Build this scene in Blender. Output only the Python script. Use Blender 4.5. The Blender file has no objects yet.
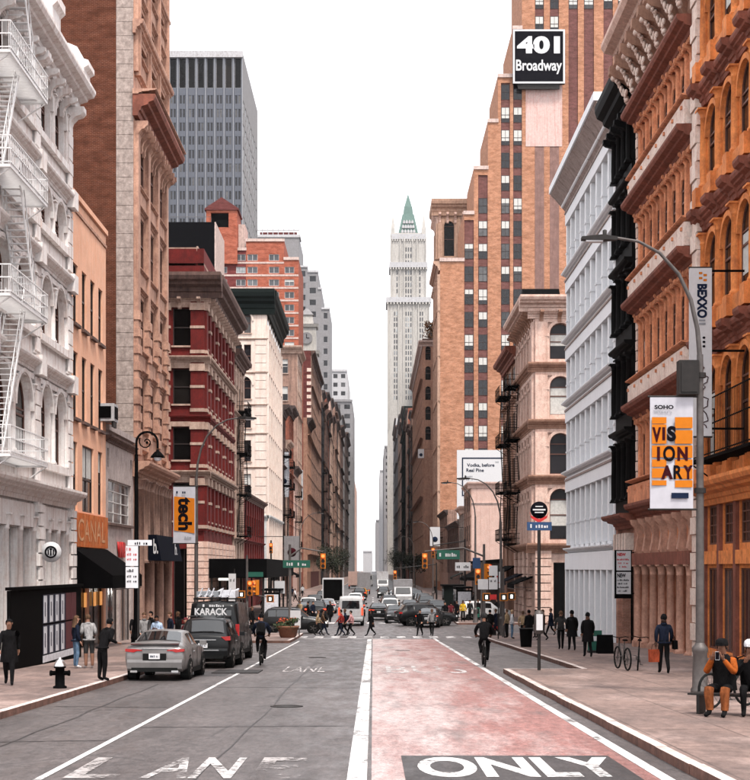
import bpy, bmesh, math, random
from mathutils import Vector, Matrix

SC = bpy.context.scene
COL = SC.collection
R = math.radians
F = 1500.0            # focal length in photograph pixels
VX, HY = 373.0, 568.0  # vanishing point of the street in the photograph
CAMZ = 2.3

# ------------------------------------------------------------------ camera
cam_d = bpy.data.cameras.new('camera')
cam = bpy.data.objects.new('camera', cam_d)
COL.objects.link(cam)
cam.location = (0, 0, CAMZ)
cam.rotation_euler = (R(90), 0, 0)
cam_d.sensor_fit = 'VERTICAL'
cam_d.sensor_height = 36.0
cam_d.lens = F / 780.0 * 36.0
cam_d.shift_y = (HY - 390.0) / 780.0
cam_d.shift_x = (375.0 - VX) / 780.0
cam_d.clip_start = 0.5
cam_d.clip_end = 6000
SC.camera = cam

# ------------------------------------------------------------------ sky (overcast)
SUN_EL, SUN_AZ = 62.0, 156.0     # degrees; azimuth clockwise from +Y (behind, a little to the west)
world = bpy.data.worlds.new('World')
SC.world = world
world.use_nodes = True
wn = world.node_tree
wn.nodes.clear()
sky = wn.nodes.new('ShaderNodeTexSky')
sky.sky_type = 'NISHITA'
sky.sun_disc = False
sky.sun_elevation = R(SUN_EL)
sky.sun_rotation = R(SUN_AZ)
sky.dust_density = 4.0
cloud = wn.nodes.new('ShaderNodeMix'); cloud.data_type = 'RGBA'
cloud.inputs['Factor'].default_value = 0.88
cloud.inputs['B'].default_value = (7.0, 7.02, 7.2, 1)
bgn = wn.nodes.new('ShaderNodeBackground')
bgn.inputs['Strength'].default_value = 0.1
wo = wn.nodes.new('ShaderNodeOutputWorld')
wn.links.new(sky.outputs['Color'], cloud.inputs['A'])
wn.links.new(cloud.outputs['Result'], bgn.inputs['Color'])
wn.links.new(bgn.outputs[0], wo.inputs[0])

# ------------------------------------------------------------------ sun behind cloud
sd = bpy.data.lights.new('sun', 'SUN')
sd.energy = 1.5
sd.angle = R(11)
sd.color = (1.0, 0.95, 0.88)
sun = bpy.data.objects.new('sun', sd)
COL.objects.link(sun)
_d = Vector((math.sin(R(SUN_AZ)) * math.cos(R(SUN_EL)), math.cos(R(SUN_AZ)) * math.cos(R(SUN_EL)), math.sin(R(SUN_EL))))
sun.rotation_euler = _d.to_track_quat('Z', 'Y').to_euler()
sun.location = (0, -20, 120)

SC.view_settings.view_transform = 'Standard'
SC.view_settings.look = 'None'
SC.view_settings.exposure = 1.5
SC.view_settings.gamma = 1.0
SC.view_settings.use_curve_mapping = False
SC.render.engine = 'CYCLES'
SC.cycles.max_bounces = 5
SC.cycles.diffuse_bounces = 1
SC.cycles.glossy_bounces = 3
SC.cycles.volume_bounces = 0
SC.cycles.use_denoising = True

rnd = random.Random(7)

# street geometry (metres): the road drops 2.3 % to the crossing, then runs level
SL = 0.0227
def zr(y):
    if y < 85: return -SL * y
    if y < 115:
        t = y - 85
        return -SL * 85 - SL * (t - t * t / 60.0)
    return -SL * 100
LX, RX = -13.9, 13.1            # building lines
KL, KR, KB = -7.3, 6.8, 4.22     # kerbs: left, right, bus bulb
SW = 0.14                       # kerb height
def wx(px, d): return (px - VX) * d / F
def wz(py, d): return CAMZ + (HY - py) * d / F
# ------------------------------------------------------------------ mesh builder
class MB:
    def __init__(s):
        s.v = []; s.f = []; s.m = []; s.s = []
    def add(s, vs, fs, m=0, smooth=False):
        b = len(s.v)
        s.v.extend(vs)
        for f in fs:
            s.f.append([b + i for i in f]); s.m.append(m); s.s.append(smooth)
        return s
    def box(s, x0, x1, y0, y1, z0, z1, m=0):
        return s.add([(x0,y0,z0),(x1,y0,z0),(x1,y1,z0),(x0,y1,z0),(x0,y0,z1),(x1,y0,z1),(x1,y1,z1),(x0,y1,z1)],
              [(0,3,2,1),(4,5,6,7),(0,1,5,4),(1,2,6,5),(2,3,7,6),(3,0,4,7)], m)
    def taper(s, x0, x1, y0, y1, z0, z1, k, m=0):
        cx, cy = (x0+x1)/2, (y0+y1)/2
        q = lambda x, c: c + (x-c)*k
        return s.add([(x0,y0,z0),(x1,y0,z0),(x1,y1,z0),(x0,y1,z0),(q(x0,cx),q(y0,cy),z1),(q(x1,cx),q(y0,cy),z1),(q(x1,cx),q(y1,cy),z1),(q(x0,cx),q(y1,cy),z1)],
              [(0,3,2,1),(4,5,6,7),(0,1,5,4),(1,2,6,5),(2,3,7,6),(3,0,4,7)], m)
    def quad(s, a, b, c, d, m=0): return s.add([a,b,c,d], [(0,1,2,3)], m)
    def poly(s, pts, m=0): return s.add(pts, [tuple(range(len(pts)))], m)
    def prism_x(s, prof, x0, x1, m=0):      # profile points (y, z) run along x
        n = len(prof)
        vs = [(x0,y,z) for y,z in prof] + [(x1,y,z) for y,z in prof]
        fs = [(i,(i+1)%n,n+(i+1)%n,n+i) for i in range(n)] + [tuple(range(n-1,-1,-1)), tuple(range(n,2*n))]
        return s.add(vs, fs, m)
    def prism_y(s, prof, y0, y1, m=0):      # profile points (x, z) run along y
        n = len(prof)
        vs = [(x,y0,z) for x,z in prof] + [(x,y1,z) for x,z in prof]
        fs = [(i,(i+1)%n,n+(i+1)%n,n+i) for i in range(n)] + [tuple(range(n-1,-1,-1)), tuple(range(n,2*n))]
        return s.add(vs, fs, m)
    def lathe(s, prof, n=10, cx=0, cy=0, m=0, smooth=True, axis='z', cz=0):
        vs = []
        for r, z in prof:
            for k in range(n):
                a = 2*math.pi*(k+.5)/n
                p = (r*math.cos(a), r*math.sin(a), z)
                if axis == 'x': p = (p[2], p[0], p[1])
                if axis == 'y': p = (p[0], p[2], p[1])
                vs.append((p[0]+cx, p[1]+cy, p[2]+cz))
        fs = []
        for j in range(len(prof)-1):
            for k in range(n):
                fs.append((j*n+k, j*n+(k+1)%n, (j+1)*n+(k+1)%n, (j+1)*n+k))
        s.add(vs, fs, m, smooth)
        s.add(vs[:n], [tuple(range(n-1,-1,-1))], m); s.add(vs[-n:], [tuple(range(n))], m)
        return s
    def tube(s, pts, r, n=6, m=0, closed=False, smooth=True):
        pts = [Vector(p) for p in pts]
        N = len(pts)
        rs = r if isinstance(r, (list, tuple)) else [r]*N
        vs = []
        up = None
        for i, p in enumerate(pts):
            if closed: t = pts[(i+1)%N] - pts[i-1]
            else: t = pts[min(i+1,N-1)] - pts[max(i-1,0)]
            t.normalize()
            if up is None:
                up = Vector((0,0,1)) if abs(t.z) < .9 else Vector((0,1,0))
            a = t.cross(up)
            if a.length < 1e-4: a = t.cross(Vector((1,0,0)))
            a.normalize(); b = a.cross(t); up = b
            for k in range(n):
                an = 2*math.pi*(k+.5)/n
                vs.append(tuple(p + a*math.cos(an)*rs[i] + b*math.sin(an)*rs[i]))
        fs = []
        for i in range(N if closed else N-1):
            j = (i+1) % N
            for k in range(n):
                fs.append((i*n+k, i*n+(k+1)%n, j*n+(k+1)%n, j*n+k))
        s.add(vs, fs, m, smooth)
        if not closed:
            s.add(vs[:n], [tuple(range(n-1,-1,-1))], m); s.add(vs[-n:], [tuple(range(n))], m)
        return s
    def ball(s, c, r, m=0, n=8, k=6):
        rx, ry, rz = r if isinstance(r, tuple) else (r, r, r)
        vs = []
        for j in range(k+1):
            th = math.pi*j/k
            for i in range(n):
                a = 2*math.pi*i/n
                vs.append((c[0]+rx*math.sin(th)*math.cos(a), c[1]+ry*math.sin(th)*math.sin(a), c[2]-rz*math.cos(th)))
        fs = [(j*n+i, j*n+(i+1)%n, (j+1)*n+(i+1)%n, (j+1)*n+i) for j in range(k) for i in range(n)]
        return s.add(vs, fs, m, True)
    def mesh(s, name, mats):
        me = bpy.data.meshes.new(name)
        me.from_pydata(s.v, [], s.f)
        if not isinstance(mats, (list, tuple)): mats = [mats]
        for mt in mats: me.materials.append(mt)
        if len(mats) > 1: me.polygons.foreach_set('material_index', s.m)
        me.polygons.foreach_set('use_smooth', s.s)
        me.update()
        return me

def link(o, parent=None, loc=(0,0,0), rz=0.0):
    COL.objects.link(o)
    if parent: o.parent = parent
    o.location = loc
    if isinstance(rz, tuple): o.rotation_euler = rz
    elif rz: o.rotation_euler = (0, 0, rz)
    return o
def ob(name, mesh, parent=None, loc=(0,0,0), rz=0.0, kind=None):
    o = bpy.data.objects.new(name, mesh)
    if name == 'print_line': kind = 'stuff'
    if kind: o['kind'] = kind
    return link(o, parent, loc, rz)
def thing(name, label, cat, loc=(0,0,0), rz=0.0, group=None, mesh=None):
    o = bpy.data.objects.new(name, mesh)
    o['label'] = label; o['category'] = cat
    if group: o['group'] = group
    return link(o, None, loc, rz)
def copy_tree(o, parent=None, label=None, loc=None, rz=None):
    c = o.copy(); COL.objects.link(c); c.parent = parent
    if label: c['label'] = label
    if loc is not None: c.location = loc
    if rz is not None: c.rotation_euler = (0, 0, rz)
    for ch in o.children: copy_tree(ch, c)
    return c
_cache = {}
def cached(key, fn):
    if key not in _cache: _cache[key] = fn()
    return _cache[key]

# ------------------------------------------------------------------ materials
class NT:
    def __init__(s, name):
        s.m = bpy.data.materials.new(name); s.m.use_nodes = True
        s.t = s.m.node_tree; s.b = s.t.nodes['Principled BSDF']
    def n(s, typ, **kw):
        nd = s.t.nodes.new('ShaderNode' + typ)
        for k, v in kw.items():
            if k.startswith('i_'):
                nd.inputs[k[2:].replace('_', ' ')].default_value = v
            else: setattr(nd, k, v)
        return nd
    def l(s, a, b): s.t.links.new(a, b)
    def pos(s): return s.n('NewGeometry').outputs['Position']
    def scaled(s, vec, sc):
        m = s.n('Mapping'); m.inputs['Scale'].default_value = sc
        s.l(vec, m.inputs['Vector']); return m.outputs[0]
    def noise(s, vec, scale, detail=3, rough=.55):
        nz = s.n('TexNoise'); nz.inputs['Scale'].default_value = scale; nz.inputs['Detail'].default_value = detail
        nz.inputs['Roughness'].default_value = rough
        s.l(vec, nz.inputs['Vector']); return nz.outputs['Fac']
    def ramp(s, fac, stops):
        r = s.n('ValToRGB'); e = r.color_ramp.elements
        while len(e) < len(stops): e.new(.5)
        for el, (p, c) in zip(e, stops):
            el.position = p; el.color = c if len(c) == 4 else (*c, 1)
        s.l(fac, r.inputs[0]); return r.outputs[0]
    def mix(s, fac, a, b, blend='MIX'):
        mx = s.n('Mix', data_type='RGBA', blend_type=blend)
        if isinstance(fac, float): mx.inputs['Factor'].default_value = fac
        else: s.l(fac, mx.inputs['Factor'])
        for nm, x in (('A', a), ('B', b)):
            if isinstance(x, tuple): mx.inputs[nm].default_value = (*x, 1) if len(x) == 3 else x
            else: s.l(x, mx.inputs[nm])
        return mx.outputs['Result']
    def bump(s, h, strength=.3, dist=.02):
        b = s.n('Bump'); b.inputs['Strength'].default_value = strength; b.inputs['Distance'].default_value = dist
        s.l(h, b.inputs['Height']); s.l(b.outputs[0], s.b.inputs['Normal'])
    def out(s, col=None, rough=.8, spec=.3, metal=0.0):
        if col is not None:
            if isinstance(col, tuple): s.b.inputs['Base Color'].default_value = (*col, 1)
            else: s.l(col, s.b.inputs['Base Color'])
        s.b.inputs['Roughness'].default_value = rough
        s.b.inputs['Specular IOR Level'].default_value = spec
        s.b.inputs['Metallic'].default_value = metal
        return s.m
def cl(c, k): return tuple(max(0, min(.95, x*k)) for x in c)

def stone(name, col, var=.22, streak=.35, dirt=(.10,.07,.06), rough=.85, scale=.9, bump=.25, grit=1.0):
    t = NT(name); p = t.pos()
    a = t.noise(p, scale, 5)
    c = t.ramp(a, [(.3, cl(col, 1-var)), (.7, cl(col, 1+var))])
    mid_ = t.noise(t.scaled(p, (1,1,.7)), 2.6, 5, .7)                    # soot and patched paint
    c = t.mix(t.ramp(mid_, [(.46,(0,0,0)),(.72,(.62*grit,)*3)]), c, cl(dirt, 1.5))
    fine = t.noise(p, 9, 4, .7)
    c = t.mix(t.ramp(fine, [(.42,(0,0,0)),(.72,(.55*grit,)*3)]), c, cl(col, .5))
    c = t.mix(t.ramp(t.noise(p, 14, 3, .7), [(.58,(0,0,0)),(.74,(.4,.4,.4))]), c, cl(col, 1.35))
    st = t.noise(t.scaled(p, (2.2, 2.2, .12)), 1.5, 5, .65)
    c = t.mix(t.ramp(st, [(.48,(0,0,0)),(.78,(min(.85,streak*1.5),)*3)]), c, dirt)
    t.bump(fine, bump, .03)
    return t.out(c, rough, .25)
def brick(name, c1, c2, mortar, var=.3, bw=.23, bh=.075):
    t = NT(name); p = t.pos()
    sx = t.n('SeparateXYZ'); t.l(p, sx.inputs[0])
    ad = t.n('Math', operation='ADD'); t.l(sx.outputs[0], ad.inputs[0]); t.l(sx.outputs[1], ad.inputs[1])
    cb = t.n('CombineXYZ'); t.l(ad.outputs[0], cb.inputs[0]); t.l(sx.outputs[2], cb.inputs[1])
    b = t.n('TexBrick'); t.l(cb.outputs[0], b.inputs['Vector'])
    b.inputs['Scale'].default_value = 1; b.inputs['Brick Width'].default_value = bw; b.inputs['Row Height'].default_value = bh
    b.inputs['Mortar Size'].default_value = .007
    b.inputs['Color1'].default_value = (*c1,1); b.inputs['Color2'].default_value = (*c2,1); b.inputs['Mortar'].default_value = (*mortar,1)
    a = t.noise(t.scaled(p, (.7,.7,1.8)), 1.1, 6, .75)
    c = t.mix(t.ramp(a, [(.38,(0,0,0)),(.62,(.8,.8,.8))]), b.outputs['Color'], cl(c1, .42))
    a2 = t.noise(t.scaled(p, (1.4,1.4,7)), 1.7, 5, .75)
    c = t.mix(t.ramp(a2, [(.52,(0,0,0)),(.72,(.85,.85,.85))]), c, cl(c2, 1.35+var))
    sp = t.noise(t.scaled(p, (2.4,2.4,8)), 3.1, 3, .7)
    c = t.mix(t.ramp(sp, [(.66,(0,0,0)),(.72,(.8,.8,.8))]), c, mortar)
    sp2 = t.noise(t.scaled(p, (2.4,2.4,8)), 2.3, 3, .7)
    c = t.mix(t.ramp(sp2, [(.62,(0,0,0)),(.70,(.75,.75,.75))]), c, cl(c1, .3))
    t.bump(b.outputs['Fac'], -.4, .01)
    return t.out(c, .9, .2)
def plain(name, col, rough=.5, spec=.4, metal=0.0, var=.15, scale=6):
    t = NT(name); tc = t.n('TexCoord').outputs['Object']
    a = t.noise(tc, scale, 4)
    c = t.ramp(a, [(.3, cl(col, 1-var)), (.72, cl(col, 1+var))])
    return t.out(c, rough, spec, metal)
def glass(name, lo, hi, rough=.08, spec=.45):
    t = NT(name)
    oi = t.n('ObjectInfo').outputs['Random']
    c = t.ramp(oi, [(0, lo), (.75, cl(lo, 1.6)), (1, hi)])
    a = t.noise(t.pos(), .8, 2)
    c = t.mix(t.ramp(a, [(.45,(0,0,0)),(.7,(.5,.5,.5))]), c, cl(lo, .6))
    b = t.noise(t.pos(), .5, 1)
    t.bump(b, .04, .3)
    return t.out(c, rough, spec)

M = {}
def defmats():
    M['white_stone'] = stone('white_painted_iron', (.88,.825,.80), .04, .42, (.34,.17,.12), grit=.5)
    M['white_iron'] = plain('white_paint', (.80,.78,.78), .5, .3, 0, .08)
    M['orange_stucco'] = stone('salmon_stucco', (.84,.47,.32), .10, .22, (.55,.16,.05), grit=.4)
    M['orange_sign'] = stone('rusty_orange_paint', (.50,.10,.010), .3, .35, (.55,.28,.12), .7, 3, grit=.5)
    M['grey_stucco'] = stone('pinkish_grey_stucco', (.50,.41,.385), .1, .2)
    M['dark_brick'] = brick('dark_red_brick', (.125,.034,.014), (.085,.024,.012), (.24,.125,.09), .3)
    M['quoin'] = stone('speckled_granite', (.40,.32,.285), .3, .2, scale=4)
    M['salmon_stone'] = stone('salmon_terracotta', (.54,.31,.225), .2, .45, (.12,.045,.035))
    M['red_paint'] = stone('deep_red_paint', (.135,.012,.010), .25, .2, (.03,.005,.005))
    M['cream_trim'] = stone('cream_stone_trim', (.50,.35,.28), .15, .4, (.15,.07,.05))
    M['cream'] = stone('cream_stone', (.72,.60,.53), .1, .3, (.40,.24,.18), grit=.6)
    M['teal_stone'] = stone('pale_grey_green_stone', (.56,.57,.56), .1, .2, (.25,.2,.2))
    M['green_metal'] = plain('dark_green_metal', (.006,.010,.009), .7, .12)
    M['apt_brick'] = brick('orange_red_brick', (.42,.105,.058), (.34,.08,.045), (.5,.25,.18), .12)
    M['apt_dark'] = brick('maroon_brick', (.19,.035,.035), (.15,.03,.03), (.3,.12,.1), .12)
    M['pale_band'] = stone('pale_band_stone', (.62,.47,.42), .1, .2)
    M['brown_stone'] = stone('brown_stone', (.36,.22,.17), .25, .5, (.07,.04,.035))
    M['brown_dark'] = stone('dark_brown_stone', (.15,.09,.075), .3, .5, (.03,.02,.02))
    M['maroon_wall'] = brick('maroon_party_wall', (.16,.04,.035), (.12,.03,.03), (.2,.09,.08), .2)
    M['grey_tower'] = stone('blue_grey_concrete', (.115,.125,.15), .06, .1, grit=.4)
    M['grey_light'] = stone('light_grey_concrete', (.5,.49,.5), .06, .15)
    M['grey_mid'] = stone('mid_grey_stone', (.26,.25,.255), .1, .3, (.12,.1,.1))
    M['grey_side'] = stone('warm_grey_concrete', (.25,.235,.235), .1, .25, (.12,.11,.11))
    M['black_slab'] = plain('black_cladding', (.004,.0037,.0047), .8, .03, 0, .1, .2)
    M['red_a'] = stone('rust_orange_iron', (.86,.275,.08), .16, .25, (.12,.02,.01), .7)
    M['red_b'] = stone('terracotta_red_iron', (.86,.335,.175), .18, .45, (.14,.035,.02), .75)
    M['ground_col'] = stone('brown_red_sandstone', (.60,.33,.24), .18, .35, (.15,.06,.04), .8)
    M['fin_grey'] = stone('pale_steel_fin', (.34,.345,.37), .05, .1, grit=.3)
    M['faded_brown'] = stone('faded_brown_paint', (.24,.14,.12), .2, .4, (.12,.06,.05))
    M['faded_letter'] = stone('bleached_sign_letter', (.66,.36,.20), .25, .6, (.45,.12,.02), .8, 3)
    M['red_dark'] = stone('dark_rust_iron', (.26,.085,.055), .25, .4, (.05,.015,.01), .75)
    M['pale_quoin'] = stone('pale_pink_stone', (.86,.69,.60), .08, .2, (.35,.15,.1))
    M['black_iron'] = plain('black_cast_iron', (.0035,.003,.003), .65, .08, 0, .5, 1.2)
    M['soft_brick'] = brick('pink_brick', (.50,.24,.17), (.42,.19,.13), (.5,.36,.3), .2)
    M['lav_white'] = stone('lavender_white_iron', (.90,.90,.92), .03, .10, (.5,.48,.5), .6, grit=.22)
    M['soffit'] = stone('brown_soffit', (.42,.33,.30), .15, .3)  # eave underside colour, browner and darker than the white iron
    M['beige'] = stone('beige_sandstone', (.78,.55,.46), .12, .35, (.3,.13,.09))
    M['beige_dark'] = stone('weathered_sandstone', (.42,.235,.165), .2, .4, (.14,.06,.04))
    M['pink_wall'] = stone('pink_party_wall', (.62,.43,.37), .1, .35, (.35,.2,.16))
    M['tower_brick'] = brick('orange_tower_brick', (.50,.225,.125), (.40,.165,.09), (.6,.4,.3), .12)
    M['tower_span'] = brick('maroon_spandrel', (.20,.085,.07), (.15,.06,.055), (.2,.1,.1), .15)
    M['mural'] = stone('pale_painted_brick', (.63,.46,.42), .08, .5, (.42,.20,.17), scale=2)
    M['palazzo'] = stone('tan_terracotta', (.52,.33,.24), .15, .4, (.14,.07,.05))
    M['gothic'] = stone('pale_terracotta', (.50,.47,.435), .08, .5, (.20,.18,.17))
    M['copper'] = stone('green_copper', (.11,.17,.15), .15, .3, (.15,.22,.2))
    M['far_dark'] = stone('dark_weathered_facade', (.085,.06,.055), .3, .4, (.02,.015,.015))
    M['far_black'] = plain('black_glazed_cladding', (.012,.012,.015), .4, .25)
    M['roof'] = plain('tar_roof', (.05,.045,.045), .9)
    M['glass'] = glass('window_glass', (.013,.012,.014), (.12,.115,.115))
    M['glass_pale'] = glass('hazy_window_glass', (.05,.05,.055), (.40,.42,.43))
    M['glass_dark'] = glass('dark_shop_glass', (.004,.0035,.0035), (.02,.016,.014), .15, .15)
    M['blind'] = plain('window_blind', (.55,.53,.50), .8)
    M['frame_dark'] = plain('dark_window_frame', (.035,.022,.02), .5)
    M['frame_white'] = plain('white_window_frame', (.62,.58,.56), .5)
    M['frame_brown'] = plain('brown_window_frame', (.12,.05,.035), .5)
    M['asphalt'] = None
    M['steel'] = plain('galvanised_steel', (.085,.073,.069), .5, .35, .2, .25)
    M['dark_steel'] = plain('dark_painted_steel', (.018,.015,.014), .55, .25, 0, .25)
    M['black'] = plain('black_paint', (.0022,.002,.0022), .7, .03)
    M['rubber'] = plain('rubber', (.006,.006,.006), .8, .15)
    M['chrome'] = plain('bright_metal', (.6,.6,.6), .25, .5, .9, .05)
    M['sign_white'] = plain('white_sign_face', (.58,.57,.58), .5, .3, 0, .05)
    M['banner_white'] = plain('banner_cloth', (.46,.45,.49), .8, .2, 0, .06)
    M['banner_orange'] = plain('orange_print', (.50,.145,.006), .8, .2, 0, .06)
    M['ink'] = plain('black_ink', (.004,.0035,.006), .8, .05)
    M['ink_blue'] = plain('navy_ink', (.010,.017,.04), .8, .06)
    M['ink_red'] = plain('red_ink', (.45,.03,.04), .7, .2)
    M['ink_maroon'] = plain('maroon_ink', (.035,.005,.008), .8, .05)
    M['ink_grey'] = plain('grey_ink', (.25,.26,.28), .7, .2)
    M['sign_black'] = plain('black_sign_face', (.006,.0055,.008), .8, .05)
    M['sign_green'] = plain('green_sign_face', (.01,.09,.06), .5, .4)
    M['sign_blue'] = plain('blue_sign_face', (.015,.05,.13), .5, .4)
    M['sign_red'] = plain('red_sign_face', (.5,.02,.02), .5, .4)
    M['signal_yellow'] = plain('signal_yellow', (.55,.165,.008), .5, .4, 0, .1)
    M['navy'] = plain('navy_canvas', (.005,.006,.011), .85, .03)
    M['awning'] = plain('black_canvas', (.0025,.0022,.0025), .9, .02)
    M['wood_black'] = plain('black_hoarding', (.003,.0025,.0025), .85, .03)
    M['poster_dark'] = plain('dark_poster', (.012,.014,.035), .6)
    M['poster_red'] = plain('maroon_poster', (.09,.015,.02), .6)
    M['poster_pale'] = plain('pale_poster', (.62,.62,.66), .6, .3, 0, .2)
    M['terracotta_pot'] = plain('planter_clay', (.20,.085,.05), .8)
    M['leaf'] = plain('leaf_green', (.035,.05,.02), .7, .2, 0, .5, 2)
    M['leaf_dark'] = plain('leaf_dark_green', (.022,.025,.015), .7, .2, 0, .5, 2)
    M['leaf_brown'] = plain('autumn_leaf', (.16,.075,.03), .7, .2, 0, .5, 2)
    M['flower'] = plain('orange_flower', (.5,.07,.02), .7)
    M['bark'] = plain('bark', (.06,.045,.035), .9)
    M['kerb_face'] = stone('brown_kerb_face', (.17,.085,.065), .35, .4, (.05,.03,.025), .8, 3)  # kerb sides, browner and darker than the granite top
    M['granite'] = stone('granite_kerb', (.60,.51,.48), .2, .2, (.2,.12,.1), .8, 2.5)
    def emis(name, col, s):
        t = NT(name); t.b.inputs['Emission Color'].default_value = (*col,1); t.b.inputs['Emission Strength'].default_value = s
        return t.out(cl(col,.5), .4)
    M['lamp_red'] = emis('lit_red_signal', (1,.12,.03), 1.6)
    M['lamp_white'] = emis('lit_white_walk_signal', (1,.95,.85), 1.2)
    M['tail'] = plain('tail_light_red', (.35,.015,.015), .2, .6)
    M['tail_lit'] = emis('lit_tail_light', (1,.08,.03), .5)
    M['head_lit'] = emis('lit_head_light', (1,.95,.85), 1.0)
    M['shop_lit'] = emis('lit_shop_display', (1,.42,.12), .22)
    M['lens_dark'] = plain('dark_lens', (.02,.015,.01), .3)
defmats()

# ------------------------------------------------------------------ lettering
def scribble(w, h, mat, seed=0, n=None):
    """a line of print too small to read: short irregular strokes"""
    rg = random.Random(seed); mb = MB(); x = -w/2; n = n or 9
    st = w/n
    for i in range(n):
        if i and rg.random() < .18: x += st; continue
        a = st*rg.uniform(.45,.85); b = h*rg.uniform(.55,1)
        mb.quad((x,0,-h/2),(x+a,0,-h/2),(x+a,0,-h/2+b),(x,0,-h/2+b)); x += st
    return mb.mesh('print_line', mat)
def text_mesh(txt, w, h, mat, bold=0.0, plane='xz', depth=0.0, shear=0.0):
    cu = bpy.data.curves.new('lettering', 'FONT')
    cu.body = txt; cu.offset = bold; cu.resolution_u = 5; cu.shear = shear
    cu.extrude = .05 if depth else 0
    o = bpy.data.objects.new('lettering', cu); COL.objects.link(o)
    me = bpy.data.meshes.new_from_object(o)
    bpy.data.objects.remove(o); bpy.data.curves.remove(cu)
    xs = [v.co.x for v in me.vertices]; ys = [v.co.y for v in me.vertices]
    x0, x1, y0, y1 = min(xs), max(xs), min(ys), max(ys)
    for v in me.vertices:
        x = (v.co.x - (x0+x1)/2) / (x1-x0) * w
        y = (v.co.y - (y0+y1)/2) / (y1-y0) * h
        z = v.co.z / .05 * depth / 2
        v.co = (x, y, z) if plane == 'xy' else (x, -z, y)
    me.materials.clear(); me.materials.append(mat); me.update()
    return me
# ------------------------------------------------------------------ ground materials
def asphalt_mat(name, base, red=None):
    t = NT(name); p = t.pos()
    big = t.noise(t.scaled(p, (.55,.10,1)), 1.0, 5, .6)      # long streaks along the lane
    mid = t.noise(t.scaled(p, (1,.45,1)), 1.7, 5, .65)
    fine = t.noise(p, 34, 3, .7)
    c = t.ramp(big, [(.3, cl(base,.72)), (.7, cl(base,1.4))])
    c = t.mix(t.ramp(mid, [(.42,(0,0,0)),(.75,(.55,.55,.55))]), c, cl(base, .6))
    if red:
        worn = t.noise(t.scaled(p, (.9,.16,1)), 1.3, 6, .7)
        sx = t.n('SeparateXYZ'); t.l(p, sx.inputs[0])
        rc = t.ramp(big, [(.3, cl(red,.8)), (.75, cl(red,1.2))])
        ad = t.n('Math', operation='MULTIPLY_ADD'); t.l(sx.outputs[0], ad.inputs[0]); ad.inputs[1].default_value = -.085; t.l(worn, ad.inputs[2])   # tyres wear the centre-line side most
        c = t.mix(t.ramp(ad.outputs[0], [(.22,(1,1,1)),(.52,(.16,.16,.16))]), cl(base, 2.4), rc)
        w2 = t.noise(t.scaled(p, (3,1.2,1)), 4.0, 5, .75)
        c = t.mix(t.ramp(w2, [(.52,(0,0,0)),(.74,(.35,.35,.35))]), c, cl(base, 1.6))
    sp = t.ramp(fine, [(.30,(.35,.35,.35)),(.72,(1.5,1.5,1.5))])
    c = t.mix(.85, c, sp, 'MULTIPLY')
    gr = t.ramp(t.noise(t.scaled(p, (1,.4,1)), 7.5, 4, .75), [(.32,(.55,.55,.55)),(.68,(1.4,1.4,1.4))])
    c = t.mix(.8, c, gr, 'MULTIPLY')
    oil = t.noise(t.scaled(p, (.9,.22,1)), .9, 4, .6)
    c = t.mix(t.ramp(oil, [(.56,(0,0,0)),(.66,(.55,.55,.55))]), c, cl(base, .45))
    # fine cracks
    vo = t.n('TexVoronoi', feature='DISTANCE_TO_EDGE'); vo.inputs['Scale'].default_value = .42
    wob = t.mix(.35, p, t.n('TexNoise').outputs['Color'], 'ADD')
    t.l(wob, vo.inputs['Vector'])
    cm = t.noise(p, .25, 2)
    ck = t.n('Math', operation='LESS_THAN'); ck.inputs[1].default_value = .012; t.l(vo.outputs['Distance'], ck.inputs[0])
    ckm = t.n('Math', operation='MULTIPLY'); t.l(ck.outputs[0], ckm.inputs[0]); t.l(t.ramp(cm, [(.42,(0,0,0)),(.6,(.7,.7,.7))]), ckm.inputs[1])
    if not red: c = t.mix(ckm.outputs[0], c, (.035,.03,.03))
    t.bump(t.noise(t.scaled(p, (1,.6,1)), 16, 5, .8), .35, .012)
    m_ = t.out(c, .45, .38)
    t.l(t.ramp(t.noise(t.scaled(p, (1,.25,1)), 2.2, 5, .7), [(.32,(.34,)*3),(.68,(.66,)*3)]), t.b.inputs['Roughness'])
    return m_
M['asphalt'] = asphalt_mat('asphalt', (.095,.080,.078))
M['asphalt_patch'] = asphalt_mat('asphalt_patch', (.040,.034,.034))
M['bus_red'] = asphalt_mat('worn_red_lane_paint', (.20,.162,.156), (.275,.122,.108))
def paint_mat(name, col, wear):
    """road paint, worn through to the asphalt under it"""
    t = NT(name); p = t.pos()
    w = t.noise(p, 7, 6, .8); w2 = t.noise(t.scaled(p, (1,.3,1)), 1.4, 4, .6)
    ad = t.n('Math', operation='ADD'); t.l(w, ad.inputs[0]); t.l(w2, ad.inputs[1])
    hf = t.n('Math', operation='MULTIPLY'); t.l(ad.outputs[0], hf.inputs[0]); hf.inputs[1].default_value = .5
    c = t.mix(t.ramp(t.noise(p, 3, 5, .7), [(.35,(0,0,0)),(.7,(.6,.6,.6))]), col, cl(col,.6))
    t.out(c, .5, .4)
    tr = t.n('BsdfTransparent'); mx = t.n('MixShader')
    t.l(t.ramp(hf.outputs[0], [(wear-.05,(0,0,0)),(wear+.05,(1,1,1))]), mx.inputs[0])
    t.l(t.b.outputs[0], mx.inputs[1]); t.l(tr.outputs[0], mx.inputs[2]); t.l(mx.outputs[0], t.t.nodes['Material Output'].inputs[0])
    return t.m
M['paint'] = paint_mat('white_road_paint', (.70,.67,.66), .565)
M['paint_worn'] = paint_mat('worn_road_paint', (.66,.62,.61), .52)
M['paint_half'] = paint_mat('half_worn_road_paint', (.62,.57,.56), .49)
M['paint_faint'] = paint_mat('faint_road_paint', (.44,.40,.39), .465)
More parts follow.
